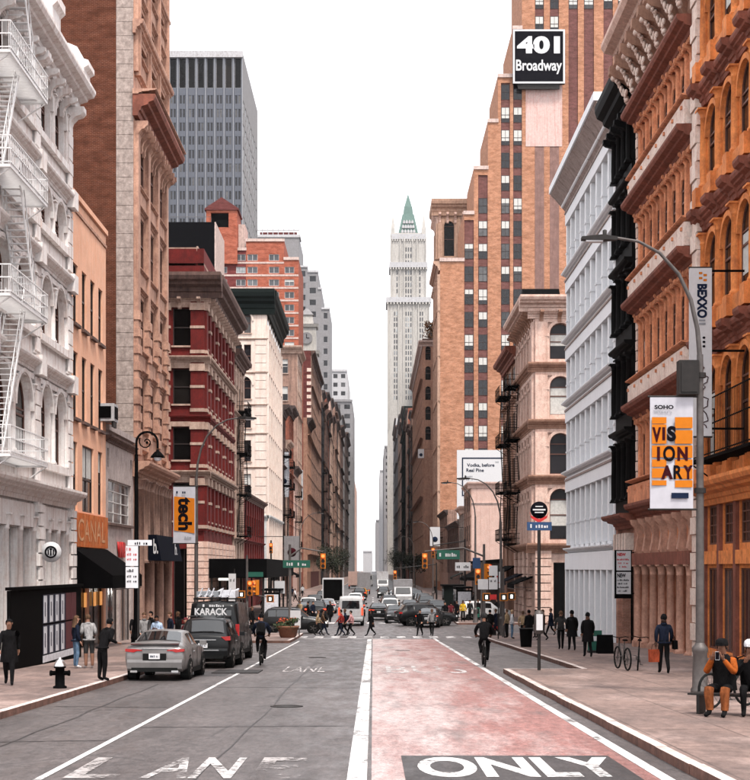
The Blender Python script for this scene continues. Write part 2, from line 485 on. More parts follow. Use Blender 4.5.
def sidewalk_mat():
    t = NT('concrete_sidewalk'); p = t.pos()
    br = t.n('TexBrick'); t.l(p, br.inputs['Vector'])
    br.offset = 0; br.inputs['Scale'].default_value = 1; br.inputs['Brick Width'].default_value = 1.5; br.inputs['Row Height'].default_value = 1.5
    br.inputs['Mortar Size'].default_value = .022
    base = (.235,.158,.135)
    br.inputs['Color1'].default_value = (*cl(base,1.08),1); br.inputs['Color2'].default_value = (*cl(base,.9),1); br.inputs['Mortar'].default_value = (*cl(base,.45),1)
    a = t.noise(t.scaled(p,(.5,.25,1)), .9, 5, .65)
    c = t.mix(t.ramp(a, [(.38,(0,0,0)),(.62,(.85,.85,.85))]), br.outputs['Color'], (.115,.082,.074))
    b = t.noise(t.scaled(p,(.35,.2,1)), 1.3, 4)
    c = t.mix(t.ramp(b, [(.52,(0,0,0)),(.68,(.7,.7,.7))]), c, (.36,.26,.23))
    sp = t.noise(p, 6, 4, .8)
    c = t.mix(t.ramp(sp, [(.64,(0,0,0)),(.70,(.5,.5,.5))]), c, (.09,.07,.065))
    c = t.mix(.8, c, t.ramp(t.noise(t.scaled(p,(1,.5,1)), 5, 5, .75), [(.32,(.6,.6,.6)),(.68,(1.35,1.35,1.35))]), 'MULTIPLY')
    f = t.noise(p, 40, 3)
    c = t.mix(.5, c, t.ramp(f, [(.3,(.7,.7,.7)),(.7,(1.2,1.2,1.2))]), 'MULTIPLY')
    t.bump(f, .3, .008)
    return t.out(c, .75, .35)
M['sidewalk'] = sidewalk_mat()
M['tar'] = plain('road_tar', (.038,.033,.033), .5, .35, 0, .5, 4)

def ysteps(y0, y1):
    ys = [y0]
    for k in list(range(-40, 80, 20)) + list(range(82, 120, 2)) + [150, 200, 300, 500, 900, 1600, 2300]:
        if y0 + .01 < k < y1 - .01: ys.append(float(k))
    return ys + [y1]
def sheet(mb, x0, x1, y0, y1, dz, m=0, nx=1):
    ys = ysteps(y0, y1)
    vs = []; fs = []
    for y in ys:
        for i in range(nx+1): vs.append((x0+(x1-x0)*i/nx, y, zr(y)+dz))
    for j in range(len(ys)-1):
        for i in range(nx):
            a = j*(nx+1)+i; fs.append((a, a+1, a+nx+2, a+nx+1))
    return mb.add(vs, fs, m)
def slab(mb, x0, x1, y0, y1, top, bot, m=0, side=None):   # sloping block following the street profile
    ys = ysteps(y0, y1)
    vs = []; fs = []
    for y in ys:
        z = zr(y); vs += [(x0,y,z+bot),(x1,y,z+bot),(x1,y,z+top),(x0,y,z+top)]
    n = len(ys)
    for j in range(n-1):
        a = 4*j; b = a+4
        for k in range(4): fs.append((a+k, a+(k+1)%4, b+(k+1)%4, b+k))
    fs += [(0,3,2,1), (4*n-4,4*n-3,4*n-2,4*n-1)]
    mb.add(vs, fs, m)
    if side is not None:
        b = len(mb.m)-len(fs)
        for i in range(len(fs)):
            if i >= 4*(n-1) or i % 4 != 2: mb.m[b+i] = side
    return mb
XS0, XS1 = 100.5, 121.0   # the cross street
def build_ground():
    g = ob('ground', sheet(MB(), -900, 900, -40, 2300, -.10).mesh('ground', M['asphalt_patch']), kind='structure')
    mb = MB(); sheet(mb, KL, KR, -30, XS0, 0); sheet(mb, KL, KR, XS1, 2200, 0); sheet(mb, -160, 160, XS0, XS1, 0)
    road = ob('road', mb.mesh('road', M['asphalt']), kind='structure')
    P = lambda name, me, k=None: ob(name, me, road, kind=k)
    # red bus lane, its dark lettering patch, a dark patch and a low dark slab on the road
    P('bus_lane_paint', sheet(MB(), -.02, 3.72, -30, 92, .004).mesh('bus_lane_paint', M['bus_red']))
    P('lettering_patch', sheet(MB(), .42, 3.50, 19.2, 22.4, .008).mesh('lettering_patch', M['asphalt_patch']))
    P('dark_road_patch', sheet(MB(), -7.2, -4.6, 46.5, 49.5, .005).mesh('dark_road_patch', M['asphalt_patch']))
    P('dark_road_slab', slab(MB(), -5.2, -3.7, 48.2, 50.4, .03, .0).mesh('dark_road_slab', M['dark_steel']))
    # lane lines
    P('lane_line', sheet(MB(), -.34, -.08, -30, 92, .008).mesh('lane_line', M['paint']))
    P('lane_line', sheet(MB(), 3.72, 3.90, -30, 93, .009).mesh('lane_line', M['paint']))
    P('lane_line', sheet(MB(), -4.39, -4.28, -30, 88, .008).mesh('lane_line', M['paint']))
    # stop line and crossing bars
    P('stop_line', sheet(MB(), -4.2, 3.6, 92.4, 92.9, .010).mesh('stop_line', M['paint_worn']))
    x = -6.6
    bar = sheet(MB(), -.28, .28, 94.3, 97.6, .008).mesh('crossing_bar', M['paint_worn'])
    while x < 6.7:
        ob('crossing_bar', bar, road, (x, 0, 0)); x += 1.05
    bar2 = sheet(MB(), -.28, .28, 123.0, 126.2, .008).mesh('crossing_bar', M['paint_worn'])
    x = -6.6
    while x < 6.7:
        ob('crossing_bar', bar2, road, (x, 0, 0)); x += 1.05
    # painted words
    def word(txt, x0, x1, y0, y1, mt, b=.03):
        me = text_mesh(txt, x1-x0, y1-y0, mt, b, 'xy')
        yc = (y0+y1)/2
        for v in me.vertices:
            v.co.z = zr(yc + v.co.y) - zr(yc) + .012
        ob('painted_lettering', me, road, ((x0+x1)/2, yc, zr(yc)))
    word('ONLY', .62, 3.44, 19.62, 22.15, M['paint'], .035)
    word('AN', -3.05, -1.85, 19.5, 22.1, M['paint_worn'], .02)
    word('L', -4.05, -3.35, 19.5, 22.1, M['paint_faint'], .02)
    word('E', -1.6, -.95, 19.5, 22.1, M['paint_faint'], .02)
    word('BUS', .45, 3.1, 48.3, 53.6, M['paint_half'], .0)
    word('LANE', -3.0, -1.6, 49.2, 53.2, M['paint_half'], .0)
    for k in range(8):      # centre line of the far street
        P('lane_line', sheet(MB(), -.12, .12, 130+k*14, 136+k*14, .008).mesh('lane_line', M['paint_worn']))
    # tar-sealed seams and a utility trench
    rg_ = random.Random(31)
    def seam(x0, y0, x1, y1, w=.022):
        n = 14; mb = MB(); L_ = []; R__ = []
        for q in range(n+1):
            t = q/n; x = x0+(x1-x0)*t+rg_.uniform(-.06,.06); y = y0+(y1-y0)*t+rg_.uniform(-.06,.06); h = w*rg_.uniform(.5,1.2)
            dx, dy = (h, 0) if abs(y1-y0) > abs(x1-x0) else (0, h*2)
            L_.append((x-dx, y-dy, zr(y-dy)+.0065)); R__.append((x+dx, y+dy, zr(y+dy)+.0065))
        for q in range(n): mb.quad(L_[q], R__[q], R__[q+1], L_[q+1])
        ob('tar_seam', mb.mesh('tar_seam', M['tar']), road)
    seam(-2.3, 14, -2.2, 60); seam(-5.9, 18, -6.0, 42); seam(-4.2, 27.5, -.5, 27.8); seam(-7.0, 33, -4.5, 32.7); seam(-4.2, 40.5, -.4, 40.1); seam(-4.1, 66, -.5, 66.3); seam(-7.1, 24.5, -4.4, 24.9)
    # manholes
    for (mx, my) in ((-1.9, 33.0), (-2.3, 62.0), (1.4, 71.0)):
        me = MB().lathe([(.36, 0), (.36, .012), (.30, .014), (.30, .008), (.04, .008)], 20).mesh('manhole_cover', M['dark_steel'])
        ob('manhole_cover', me, road, (mx, my, zr(my)+.004), ((-math.atan(SL)),0,0))
    # sidewalks
    mb = MB(); sheet(mb, -14.6, KL-.18, -30, XS0-.2, SW); sheet(mb, KL-.18, -4.85, 84.2, XS0-.2, SW)
    swl = ob('sidewalk', mb.mesh('sidewalk', M['sidewalk']), kind='structure')
    mb = MB(); sheet(mb, KR+.18, 13.9, -30, XS0-.2, SW); sheet(mb, KB+.18, KR+.18, -30, 48.4, SW)
    swr = ob('sidewalk', mb.mesh('sidewalk', M['sidewalk']), kind='structure')
    swfl = ob('sidewalk', sheet(MB(), -14.6, KL-.18, XS1+.2, 2200, SW).mesh('sidewalk', M['sidewalk']), kind='structure')
    swfr = ob('sidewalk', sheet(MB(), KR+.18, 13.9, XS1+.2, 2200, SW).mesh('sidewalk', M['sidewalk']), kind='structure')
    # kerb stones, one by one where they can be told apart
    def kerb_run(parent, x0, x1, y0, y1, step, far=None):
        y = y0
        while y < y1 - .05:
            e = min(y + step, y1)
            j = rnd.uniform(-.012, .012)
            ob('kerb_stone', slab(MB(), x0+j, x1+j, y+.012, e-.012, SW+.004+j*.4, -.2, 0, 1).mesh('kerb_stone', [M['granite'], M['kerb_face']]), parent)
            y = e
    def kerb_across(parent, x0, x1, y0, y1, step):
        x = x0
        while x < x1 - .05:
            e = min(x + step, x1)
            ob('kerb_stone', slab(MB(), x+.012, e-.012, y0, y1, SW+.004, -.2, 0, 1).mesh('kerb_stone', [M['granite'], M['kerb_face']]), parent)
            x = e
    kerb_run(swl, KL-.18, KL, 8, 84.2, 2.4)
    kerb_run(swl, -4.85, -4.67, 84.4, XS0-.2, 2.4); kerb_across(swl, KL, -4.67, 84.02, 84.2, 1.3)
    kerb_across(swl, -15, -4.67, XS0-.2, XS0, 2.2)
    kerb_run(swr, KB, KB+.18, 8, 48.6, 2.4); kerb_across(swr, KB+.18, KR, 48.4, 48.58, 1.3)
    kerb_run(swr, KR, KR+.18, 48.6, XS0-.2, 2.4); kerb_across(swr, KR, 15, XS0-.2, XS0, 2.2)
    kerb_run(swfl, KL-.18, KL, XS1+.2, 150, 3); kerb_across(swfl, -15, KL, XS1, XS1+.2, 2.2)
    kerb_run(swfr, KR, KR+.18, XS1+.2, 150, 3); kerb_across(swfr, KR, 15, XS1, XS1+.2, 2.2)
    for pr, a, b in ((swfl, KL-.18, KL), (swfr, KR, KR+.18)):
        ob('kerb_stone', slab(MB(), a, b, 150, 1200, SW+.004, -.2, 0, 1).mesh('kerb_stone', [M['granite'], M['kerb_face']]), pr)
build_ground()
# ------------------------------------------------------------------ building kit
def frame_mesh(w, h, arch, style, mat):
    def make():
        mb = MB(); t = .07; d = .07
        hh = h - w/2 if arch else h
        mb.box(0, t, 0, d, 0, hh); mb.box(w-t, w, 0, d, 0, hh); mb.box(t, w-t, 0, d, 0, t)
        if arch:
            n = 8; r = w/2
            for k in range(n):
                a0 = math.pi*k/n; a1 = math.pi*(k+1)/n
                o0 = (r-r*math.cos(a0), hh+r*math.sin(a0)); o1 = (r-r*math.cos(a1), hh+r*math.sin(a1))
                q = (r-t)
                i0 = (r-q*math.cos(a0), hh+q*math.sin(a0)); i1 = (r-q*math.cos(a1), hh+q*math.sin(a1))
                mb.add([(o0[0],0,o0[1]),(o1[0],0,o1[1]),(i1[0],0,i1[1]),(i0[0],0,i0[1]),(i0[0],d,i0[1]),(i1[0],d,i1[1])], [(0,1,2,3),(3,2,5,4)])
            mb.box(t, w-t, 0, d, hh-t/2, hh+t/2)
        else:
            mb.box(t, w-t, 0, d, h-t, h)
        if 'h' in style: mb.box(t, w-t, -.02, d-.01, h*.48, h*.48+.08)
        if 'v' in style: mb.box(w/2-.035, w/2+.035, .005, d-.012, t, hh-t)
        if 'g' in style:
            for k in (1, 2): mb.box(w*k/3-.025, w*k/3+.025, .004, d-.014, t, hh-t)
            for k in range(1, 4): mb.box(t, w-t, .008, d-.02, h*k/4-.025, h*k/4+.025)
        return mb.mesh('window', mat)
    return cached(('frame', round(w,2), round(h,2), arch, style, mat.name), make)
def pane_mesh(w, h, arch, mat):
    def make():
        mb = MB(); y = .045
        if arch:
            r = w/2; hh = h-r
            pts = [(0,y,0),(w,y,0)] + [(r+r*math.cos(math.pi*k/10), y, hh+r*math.sin(math.pi*k/10)) for k in range(11)]
            mb.poly(pts)
        else: mb.quad((0,y,0),(w,y,0),(w,y,h),(0,y,h))
        return mb.mesh('pane', mat)
    return cached(('pane', round(w,2), round(h,2), arch, mat.name), make)
def box_mesh(name, w, d, h, mat):      # u 0..w, outward d, up h
    return cached(('box', name, round(w,3), round(d,3), round(h,3), mat.name), lambda: MB().box(0, w, -d, .02, 0, h).mesh(name, mat))
def column_mesh(h, r, mat, n=10, cap=1.5, name='column'):
    def make():
        mb = MB(); k = min(.6, h*.12)
        mb.box(-r*1.35, r*1.35, -r*1.35, r*1.35, 0, r*.5)
        mb.lathe([(r*1.25,r*.5),(r*1.3,r*.8),(r*1.02,r*1.2),(r,r*1.4),(r*1.03,h*.35),(r*.9,h-k-.02),(r*1.05,h-k),(r*.92,h-k+.05),(r*.98,h-k*.6),(r*cap*.9,h-k*.25),(r*cap,h-.06*1)], n)
        mb.box(-r*cap*1.05, r*cap*1.05, -r*cap*1.05, r*cap*1.05, h-.07, h)
        return mb.mesh(name, mat)
    return cached(('col', round(h,2), round(r,3), mat.name, n, cap, name), make)
CORN = [(0,0),(-.22,0),(-.26,.22),(-.34,.26),(-.38,.42),(-.66,.52),(-.70,.62),(-.92,.70),(-1,.86),(-1,1),(0,1)]
def cornice_mesh(w, proj, h, mat, name='cornice', prof=CORN):
    return cached(('corn', name, round(w,2), round(proj,2), round(h,2), mat.name, len(prof)), lambda: MB().prism_x([(p[0]*proj+ (.02 if p[0]==0 else 0), p[1]*h) for p in prof], 0, w).mesh(name, mat))
def console_mesh(w, proj, h, mat):
    def make():
        pr = [(.02,0),(-.12*proj,0),(-.22*proj,.12*h),(-.2*proj,.3*h),(-.3*proj,.5*h),(-.55*proj,.66*h),(-.85*proj,.72*h),(-proj,.82*h),(-proj,h),(.02,h)]
        return MB().prism_x(pr, -w/2, w/2).mesh('bracket', mat)
    return cached(('cons', round(w,2), round(proj,2), round(h,2), mat.name), make)

class Fac:
    """One face of a building. u runs along it, v up, outward is local -y."""
    ROT = {0: 0.0, 1: R(90), -1: R(-90), 2: R(180)}
    def __init__(s, root, o, rot, W, H, mat, reveal=.25):
        s.root, s.o, s.rot, s.W, s.H, s.mat, s.reveal = root, Vector(o), rot, W, H, mat, reveal
        s.op = []
        s.M = Matrix.Rotation(s.ROT[rot], 3, 'Z')
    def add(s, name, me, u=0, v=0, n=0, parent=None, kind=None):
        if parent: return ob(name, me, parent, (u, -n, v), kind=kind)
        return ob(name, me, s.root, s.o + s.M @ Vector((u, -n, v)), s.ROT[s.rot], kind)
    def win(s, u0, v0, w, h, arch=False, style='h', frame=None, pane=None, sill=None, one=False, blind=0.0, hood=None, inset=None):
        frame = frame or M['frame_dark']; pane = pane or M['glass']
        s.op.append((u0, u0+w, v0, v0+h, arch))
        ins = s.reveal if inset is None else inset
        f = s.add('window', frame_mesh(w, h, arch, style, frame), u0, v0, -ins+.06)
        s.add('pane', pane_mesh(w, h, arch, pane), parent=f)
        if blind and rnd.random() < blind:
            bh = h * rnd.choice((.3,.45,.5,.5,.8))
            bm = cached(('blind', round(w,2), round(bh,2)), lambda: MB().quad((.07,.03,-bh),(w-.07,.03,-bh),(w-.07,.03,0),(.07,.03,0)).mesh('blind', M['blind']))
            ob('blind', bm, f, (0, 0, h-.07-(w/2 if arch else 0)))
        if sill: s.add('sill', box_mesh('sill', w+.24, .16+ins, .14, sill), -.12, -.14, -.06, f)
        if hood: s.add('hood', cornice_mesh(w+.5, .35, .4, hood, 'hood'), -.25, h+.12, ins-.06, f)
        return f
    def box(s, name, u, v, w, d, h, mat, n=0, kind=None): return s.add(name, box_mesh(name, w, d, h, mat), u, v, n, kind=kind)
    def cornice(s, v, proj, h, mat, u=0, w=None, name='cornice', n=0): return s.add(name, cornice_mesh(w or s.W, proj, h, mat, name), u, v, n)
    def consoles(s, v, proj, h, mat, num, w=.3, u0=.4, u1=None, n=0):
        u1 = s.W - .4 if u1 is None else u1
        for k in range(num):
            s.add('bracket', console_mesh(w, proj, h, mat), u0+(u1-u0)*k/max(1,num-1), v, n)
    def column(s, u, v, h, r, mat, n=.15, cap=1.5, name='column'): return s.add(name, column_mesh(h, r, mat, 10, cap, name), u, v, n)
    def quoins(s, u, v0, v1, mat, w=.7, step=.62, d=.08):
        v = v0; k = 0
        while v < v1 - .2:
            hh = min(step-.06, v1-v)
            s.box('quoin', u + (0 if k % 2 else .08), v, w - (0 if k % 2 else .16), d, hh, mat); v += step; k += 1
    def finish(s, name='wall'):
        us = sorted({0.0, s.W} | {round(x,4) for o in s.op for x in o[:2]})
        vs = sorted({0.0, s.H} | {round(x,4) for o in s.op for x in o[2:4]})
        mb = MB(); rv = s.reveal
        idx = {}
        def vid(u, v):
            if (u, v) not in idx: idx[(u, v)] = len(mb.v); mb.v.append((u, 0, v))
            return idx[(u, v)]
        for j in range(len(vs)-1):
            vm = (vs[j]+vs[j+1])/2
            row = [o for o in s.op if o[2] < vm < o[3]]
            for i in range(len(us)-1):
                um = (us[i]+us[i+1])/2
                if any(o[0] < um < o[1] for o in row): continue
                mb.f.append([vid(us[i],vs[j]), vid(us[i+1],vs[j]), vid(us[i+1],vs[j+1]), vid(us[i],vs[j+1])]); mb.m.append(0); mb.s.append(False)
        for (u0,u1,v0,v1,arch) in s.op:
            r = (u1-u0)/2; hh = v1-r if arch else v1
            mb.quad((u0,0,v0),(u0,rv,v0),(u0,rv,hh),(u0,0,hh)); mb.quad((u1,0,v0),(u1,0,hh),(u1,rv,hh),(u1,rv,v0))
            mb.quad((u0,0,v0),(u1,0,v0),(u1,rv,v0),(u0,rv,v0))
            if not arch: mb.quad((u0,0,v1),(u0,rv,v1),(u1,rv,v1),(u1,0,v1))
            else:
                pt = [(u0+r-r*math.cos(math.pi*k/10), hh+r*math.sin(math.pi*k/10)) for k in range(11)]
                for k in range(10):
                    a, b = pt[k], pt[k+1]
                    mb.quad((a[0],0,a[1]),(a[0],rv,a[1]),(b[0],rv,b[1]),(b[0],0,b[1]))
                    c = (u0, v1) if k < 5 else (u1, v1)
                    mb.add([(c[0],0,c[1]),(a[0],0,a[1]),(b[0],0,b[1])], [(0,1,2)])
        return s.add(name, mb.mesh('wall', s.mat))

def building(label, x, y, z, cat='building', name='building', group=None):
    return thing(name, label, cat, (x, y, z), group=group)
def shell(root, side, W, D, H, mat, skip=(), roof=None, zo=0, parapet=.0):
    """plain walls: side=-1 building on the left (x from -D to 0), +1 on the right (0..D). W along y."""
    x0, x1 = (-D, 0) if side < 0 else (0, D)
    if 'front' not in skip: Fac(root, (x0,0,zo), 0, D, H, mat).finish()
    if 'back' not in skip: Fac(root, (x1,W,zo), 2, D, H, mat).finish()
    if 'street' not in skip:
        if side < 0: Fac(root, (0,0,zo), 1, W, H, mat).finish()
        else: Fac(root, (0,W,zo), -1, W, H, mat).finish()
    if side < 0: Fac(root, (-D,W,zo), -1, W, H, mat).finish()
    else: Fac(root, (D,0,zo), 1, W, H, mat).finish()
    mb = MB(); mb.quad((x0,0,zo+H-.05),(x1,0,zo+H-.05),(x1,W,zo+H-.05),(x0,W,zo+H-.05))
    ob('roof', mb.mesh('roof', roof or M['roof']), root)
def street_face(root, side, W, H, mat, reveal=.25, zo=0):
    return Fac(root, (0,0,zo), 1, W, H, mat, reveal) if side < 0 else Fac(root, (0,W,zo), -1, W, H, mat, reveal)

def railing(w, d, h, mat, step=.16, r=.009, name='railing'):   # platform railing round three sides, local u 0..w, outward 0..d
    def make():
        mb = MB()
        for z in (h, h*.55, .08):
            mb.box(0, w, -d-.02, -d+.02, z-.02, z+.02); 
            mb.box(-.02, .02, -d, 0, z-.02, z+.02); mb.box(w-.02, w+.02, -d, 0, z-.02, z+.02)
        k = 0.0
        while k <= w+.01:
            mb.box(k-r, k+r, -d-r, -d+r, 0, h); k += step
        k = step
        while k < d:
            mb.box(-r, r, -k-r, -k+r, 0, h); mb.box(w-r, w+r, -k-r, -k+r, 0, h); k += step
        return mb.mesh(name, mat)
    return cached(('rail', round(w,2), round(d,2), h, mat.name, step), make)
def platform(w, d, mat, slat=.12):
    def make():
        mb = MB(); k = 0.0
        mb.box(0, w, -d, -d+.05, -.10, .0); mb.box(0, w, -.05, 0, -.10, 0); mb.box(0,.05,-d+.05,-.05,-.10,0); mb.box(w-.05,w,-d+.05,-.05,-.10,0)
        k = .05
        while k < w-.06:
            mb.box(k, k+slat*.28, -d+.05, -.05, -.035, -.005); k += slat
        return mb.mesh('fire_escape_platform', mat)
    return cached(('plat', round(w,2), round(d,2), mat.name), make)
def stair(run, rise, w, mat):   # a steep iron stair: from u=0,v=0 to u=run,v=rise
    def make():
        mb = MB()
        for y in (-.08, -w):
            mb.add([(0,y-.02,0),(.16,y-.02,0),(run+.16,y-.02,rise),(run,y-.02,rise),(0,y+.02,0),(.16,y+.02,0),(run+.16,y+.02,rise),(run,y+.02,rise)],
                   [(0,1,2,3),(7,6,5,4),(0,4,5,1),(1,5,6,2),(2,6,7,3),(3,7,4,0)])
            mb.tube([(0,y,.85),(run,y,rise+.85)], .022, 5)
            for k in range(9):
                t = k/8; mb.box(run*t+.07, run*t+.10, y-.012, y+.012, rise*t, rise*t+.85)
        n = int(rise/.22)
        for k in range(n):
            t = (k+.5)/n; mb.box(run*t-.02, run*t+.20, -w, -.08, rise*t-.012, rise*t+.012)
        return mb.mesh('fire_escape_stair', mat)
    return cached(('stair', round(run,2), round(rise,2), w, mat.name), make)
def brace(d, h, mat):
    return cached(('brace', d, h, mat.name), lambda: MB().tube([(0,-.0,-h),(0,-d,-.08)], .03, 5).tube([(0,0,-.08),(0,-d,-.08)], .025, 5).mesh('fire_escape_brace', mat))
def fire_escape(f, u, w, levels, d, mat, rail_h=1.0, stairs=True, step=.16, flip=False):
    for i, v in enumerate(levels):
        f.add('fire_escape_platform', platform(w, d, mat), u, v)
        f.add('fire_escape_railing', railing(w, d, rail_h, mat, step), u, v)
        for uu in (.15, w-.15): f.add('fire_escape_brace', brace(d, .9, mat), u+uu, v)
        if stairs and i < len(levels)-1:
            rise = levels[i+1]-v
            run = min(w*.62, rise*.6)
            if (i % 2 == 0) != flip: f.add('fire_escape_stair', stair(run, rise, d*.62, mat), u+.25, v, .12)
            else: f.add('fire_escape_stair', cached(('stm', run, rise, d, mat.name), lambda: mirror_u(stair(run, rise, d*.62, mat))), u+w-.25, v, .12)
def mirror_u(me):
    m2 = me.copy()
    for v in m2.vertices: v.co.x = -v.co.x
    m2.flip_normals(); return m2
# ================================================================== buildings, west... the side with the white iron front
def dbl_floor_pier(f, u, v0, v1, w, d, mat): f.box('pilaster', u, v0, w, d, v1-v0, mat)

def build_L1():
    y0, y1 = 44.0, 69.0
    zb = zr(y1); V = lambda Z: Z - zb
    b = building('white cast iron building with arched windows and a white fire escape', LX, y0, zb)
    W = y1-y0; m = M['white_stone']
    f = street_face(b, -1, W, V(25.2), m, .30)
    piers = [2.0, 9.8, 17.6, 24.2]
    fl = [5.7, 11.0, 15.6, 19.4, 24.0]
    for i in range(4):
        a, c = V(fl[i]), V(fl[i+1])
        for j in range(3):
            p0, p1 = piers[j]+.45, piers[j+1]-.45
            n = 2; bw = (p1-p0)/n
            for k in range(n):
                f.win(p0+bw*k+.34, a+1.15, bw-.68, c-a-2.1, True, 'h', M['frame_brown'], M['glass_dark'], None, blind=.15)
                if k: f.column(p0+bw*k, a+1.1, c-a-2.3, .12, m, .03)
            for uu in (p0+.06, p1-.06): f.column(uu, a+1.1, c-a-2.3, .12, m, .03)
            f.box('sill_course', p0-.1, a+.75, p1-p0+.2, .22, .3, m)
            f.cornice(c-.7, .42, .5, m, p0-.15, p1-p0+.3)
            f.box('frieze_panel', p0+.1, c-1.02, p1-p0-.2, .10, .22, m)
            # arch hoods
            for k in range(n):
                uc = p0+bw*(k+.5); r = bw/2-.34; vc = c-.95-r
                hm = cached(('arch', round(r,2)), lambda: arch_ring(r+.02, .16, .14, m))
                f.add('arch_moulding', hm, uc, vc)
        for j, p in enumerate(piers):
            f.box('pilaster', p-.42, a+.1, .84, .10, c-a-.85, m)
            f.quoins(p-.5, a+.2, c-.9, m, 1.0, .62, .17)
            f.box('pier_block', p-.45, c-.8, .9, .42, .8, m)
    # main cornice with end brackets and crest
    f.cornice(V(23.2), 1.15, 1.0, m, 0, W)
    f.consoles(V(21.9), .8, 1.3, m, 4, .6, 2.0, 24.2)
    f.consoles(V(22.35), .75, .85, m, 19, .22, .8, 24.0)
    for uu, ww, hh in ((1.2,1.6,2.0),(9.0,1.6,2.0),(16.8,1.6,2.6),(23.4,1.5,1.7)):
        mb = MB().prism_x([(.1,0),(-.9,0),(-.9,hh*.35),(-1.1,hh*.42),(-1.1,hh*.55),(-.7,hh*.62),(-.6,hh*.9),(-.2,hh),(.1,hh)], 0, ww)
        f.add('crest_block', mb.mesh('crest_block', m), uu, V(24.2))
    f.box('parapet', 0, V(24.21), W-.1, .25, .9, m)
    f.consoles(V(24.3), .5, .9, m, 3, .4, 4.5, 8.0)
    # ground floor
    f.cornice(V(5.0), .75, .75, m, 0, W)
    for j in range(3):
        p0, p1 = piers[j]+.5, piers[j+1]-.5
        bw = (p1-p0)/3
        for k in range(3):
            f.win(p0+bw*k+.25, .6, bw-.5, V(3.9)-.6, False, 'h', M['frame_white'], M['glass_dark'], None)
            f.column(p0+bw*k, .1, V(4.3), .16, m, .03)
        f.column(p1, .1, V(4.3), .16, m, .03)
        f.box('signboard', p0-.1, V(3.95), p1-p0+.2, .12, .95, m)
    for p in piers:
        f.quoins(p-.5, .1, V(4.9), m, 1.0, .55, .34)
        f.box('pilaster', p-.42, .05, .84, .24, V(4.95), m)
    f.finish()
    shell(b, -1, W, 25, V(24.9), M['dark_brick'], ('street',))
    # white fire escape
    fire_escape(f, 8.3, 6.0, [V(6.3), V(11.9), V(16.4), V(20.4), V(25.0)], 1.25, M['white_iron'], 1.0, True, .24)
def arch_ring(r, t, d, mat, n=12, name='arch_moulding'):
    mb = MB(); vs = []
    for k in range(n+1):
        a = math.pi*k/n; c, s_ = math.cos(a), math.sin(a)
        vs += [(-r*c,0.01,r*s_),(-r*c,-d,r*s_),(-(r+t)*c,-d,(r+t)*s_),(-(r+t)*c,0.01,(r+t)*s_)]
    fs = []
    for k in range(n):
        for q in range(3): fs.append((4*k+q,4*k+q+1,4*k+5+q,4*k+4+q))
    fs += [(0,1,2,3),(4*n+3,4*n+2,4*n+1,4*n)]
    mb.add(vs, fs)
    return mb.mesh(name, mat)
build_L1()

def build_L2():
    y0, y1 = 69.0, 78.0
    zb = zr(y1); V = lambda Z: Z - zb; W = 9.0; m = M['orange_stucco']
    b = building('narrow salmon stucco building with slit windows and rusty orange sign band', LX, y0, zb)
    f = street_face(b, -1, W, V(19.6), m, .16)
    for r0, h in ((13.7, 2.8), (9.3, 3.1)):
        for k in range(4):
            f.win(.45+k*2.15, V(r0), 1.15, h, False, 'h', M['frame_dark'], M['glass_dark'], M['brown_dark'])
    for u, w in ((.5,1.0),(2.7,2.9),(6.8,1.2)):
        f.win(u, V(5.0), w, 3.2, False, 'hv', M['frame_dark'], M['glass_dark'], None, blind=.6)
    f.box('coping', 0, V(19.55), W, .12, .25, m)
    f.box('string_course', 0, V(18.9), W, .06, .14, M['salmon_stone'])
    f.win(.6, .05, 3.3, V(2.3), False, 'v', M['frame_dark'], M['glass_dark'], None)
    f.win(4.4, .05, 3.9, V(2.3), False, 'v', M['frame_dark'], M['glass_dark'], None)
    f.finish()
    shell(b, -1, W, 22, V(19.5), M['dark_brick'], ('street',))
    # sign band with bleached lettering
    f.box('sign_band', .15, V(3.3), W-.3, .14, 1.6, M['orange_sign'])
    me = text_mesh('CANAL', W-2.0, 1.05, M['faded_letter'], .0)
    f.add('lettering', me, W/2, V(4.1), .15)
    # awning on a frame
    a = thing('awning', 'black canvas awning over the shop under the orange sign band', 'awning', (LX, y0+.1, zb))
    g = Fac(a, (0,0,0), 1, W, 4, m)
    pr = [(0,V(3.25)),(-.1,V(3.25)),(-1.9,V(1.95)),(-1.9,V(1.35)),(-1.86,V(1.35)),(-1.86,V(1.9)),(0,V(3.1))]
    g.add('canvas', MB().prism_x(pr, 0, 8.8).mesh('canvas', M['awning']))
    side = [(0,V(3.24)),(-.1,V(3.24)),(-1.89,V(1.94)),(-1.89,V(1.36)),(0,V(1.36))]
    g.add('side_panel', MB().prism_x(side, -.03, 0).mesh('side_panel', M['awning']))
    g.add('side_panel', MB().prism_x(side, 0, .03).mesh('side_panel', M['awning']), 8.8)
    g.add('frame_bar', MB().tube([(0,-1.85,V(1.3)),(8.8,-1.85,V(1.3))], .03, 6).mesh('frame_bar', M['steel']))
    for u in (1.2, 3.4, 5.9, 7.6):      # lit goods behind the window
        o = f.box('shop_display', u, V(.4), .5, .03, .7, M['shop_lit'], n=-.05)
build_L2()

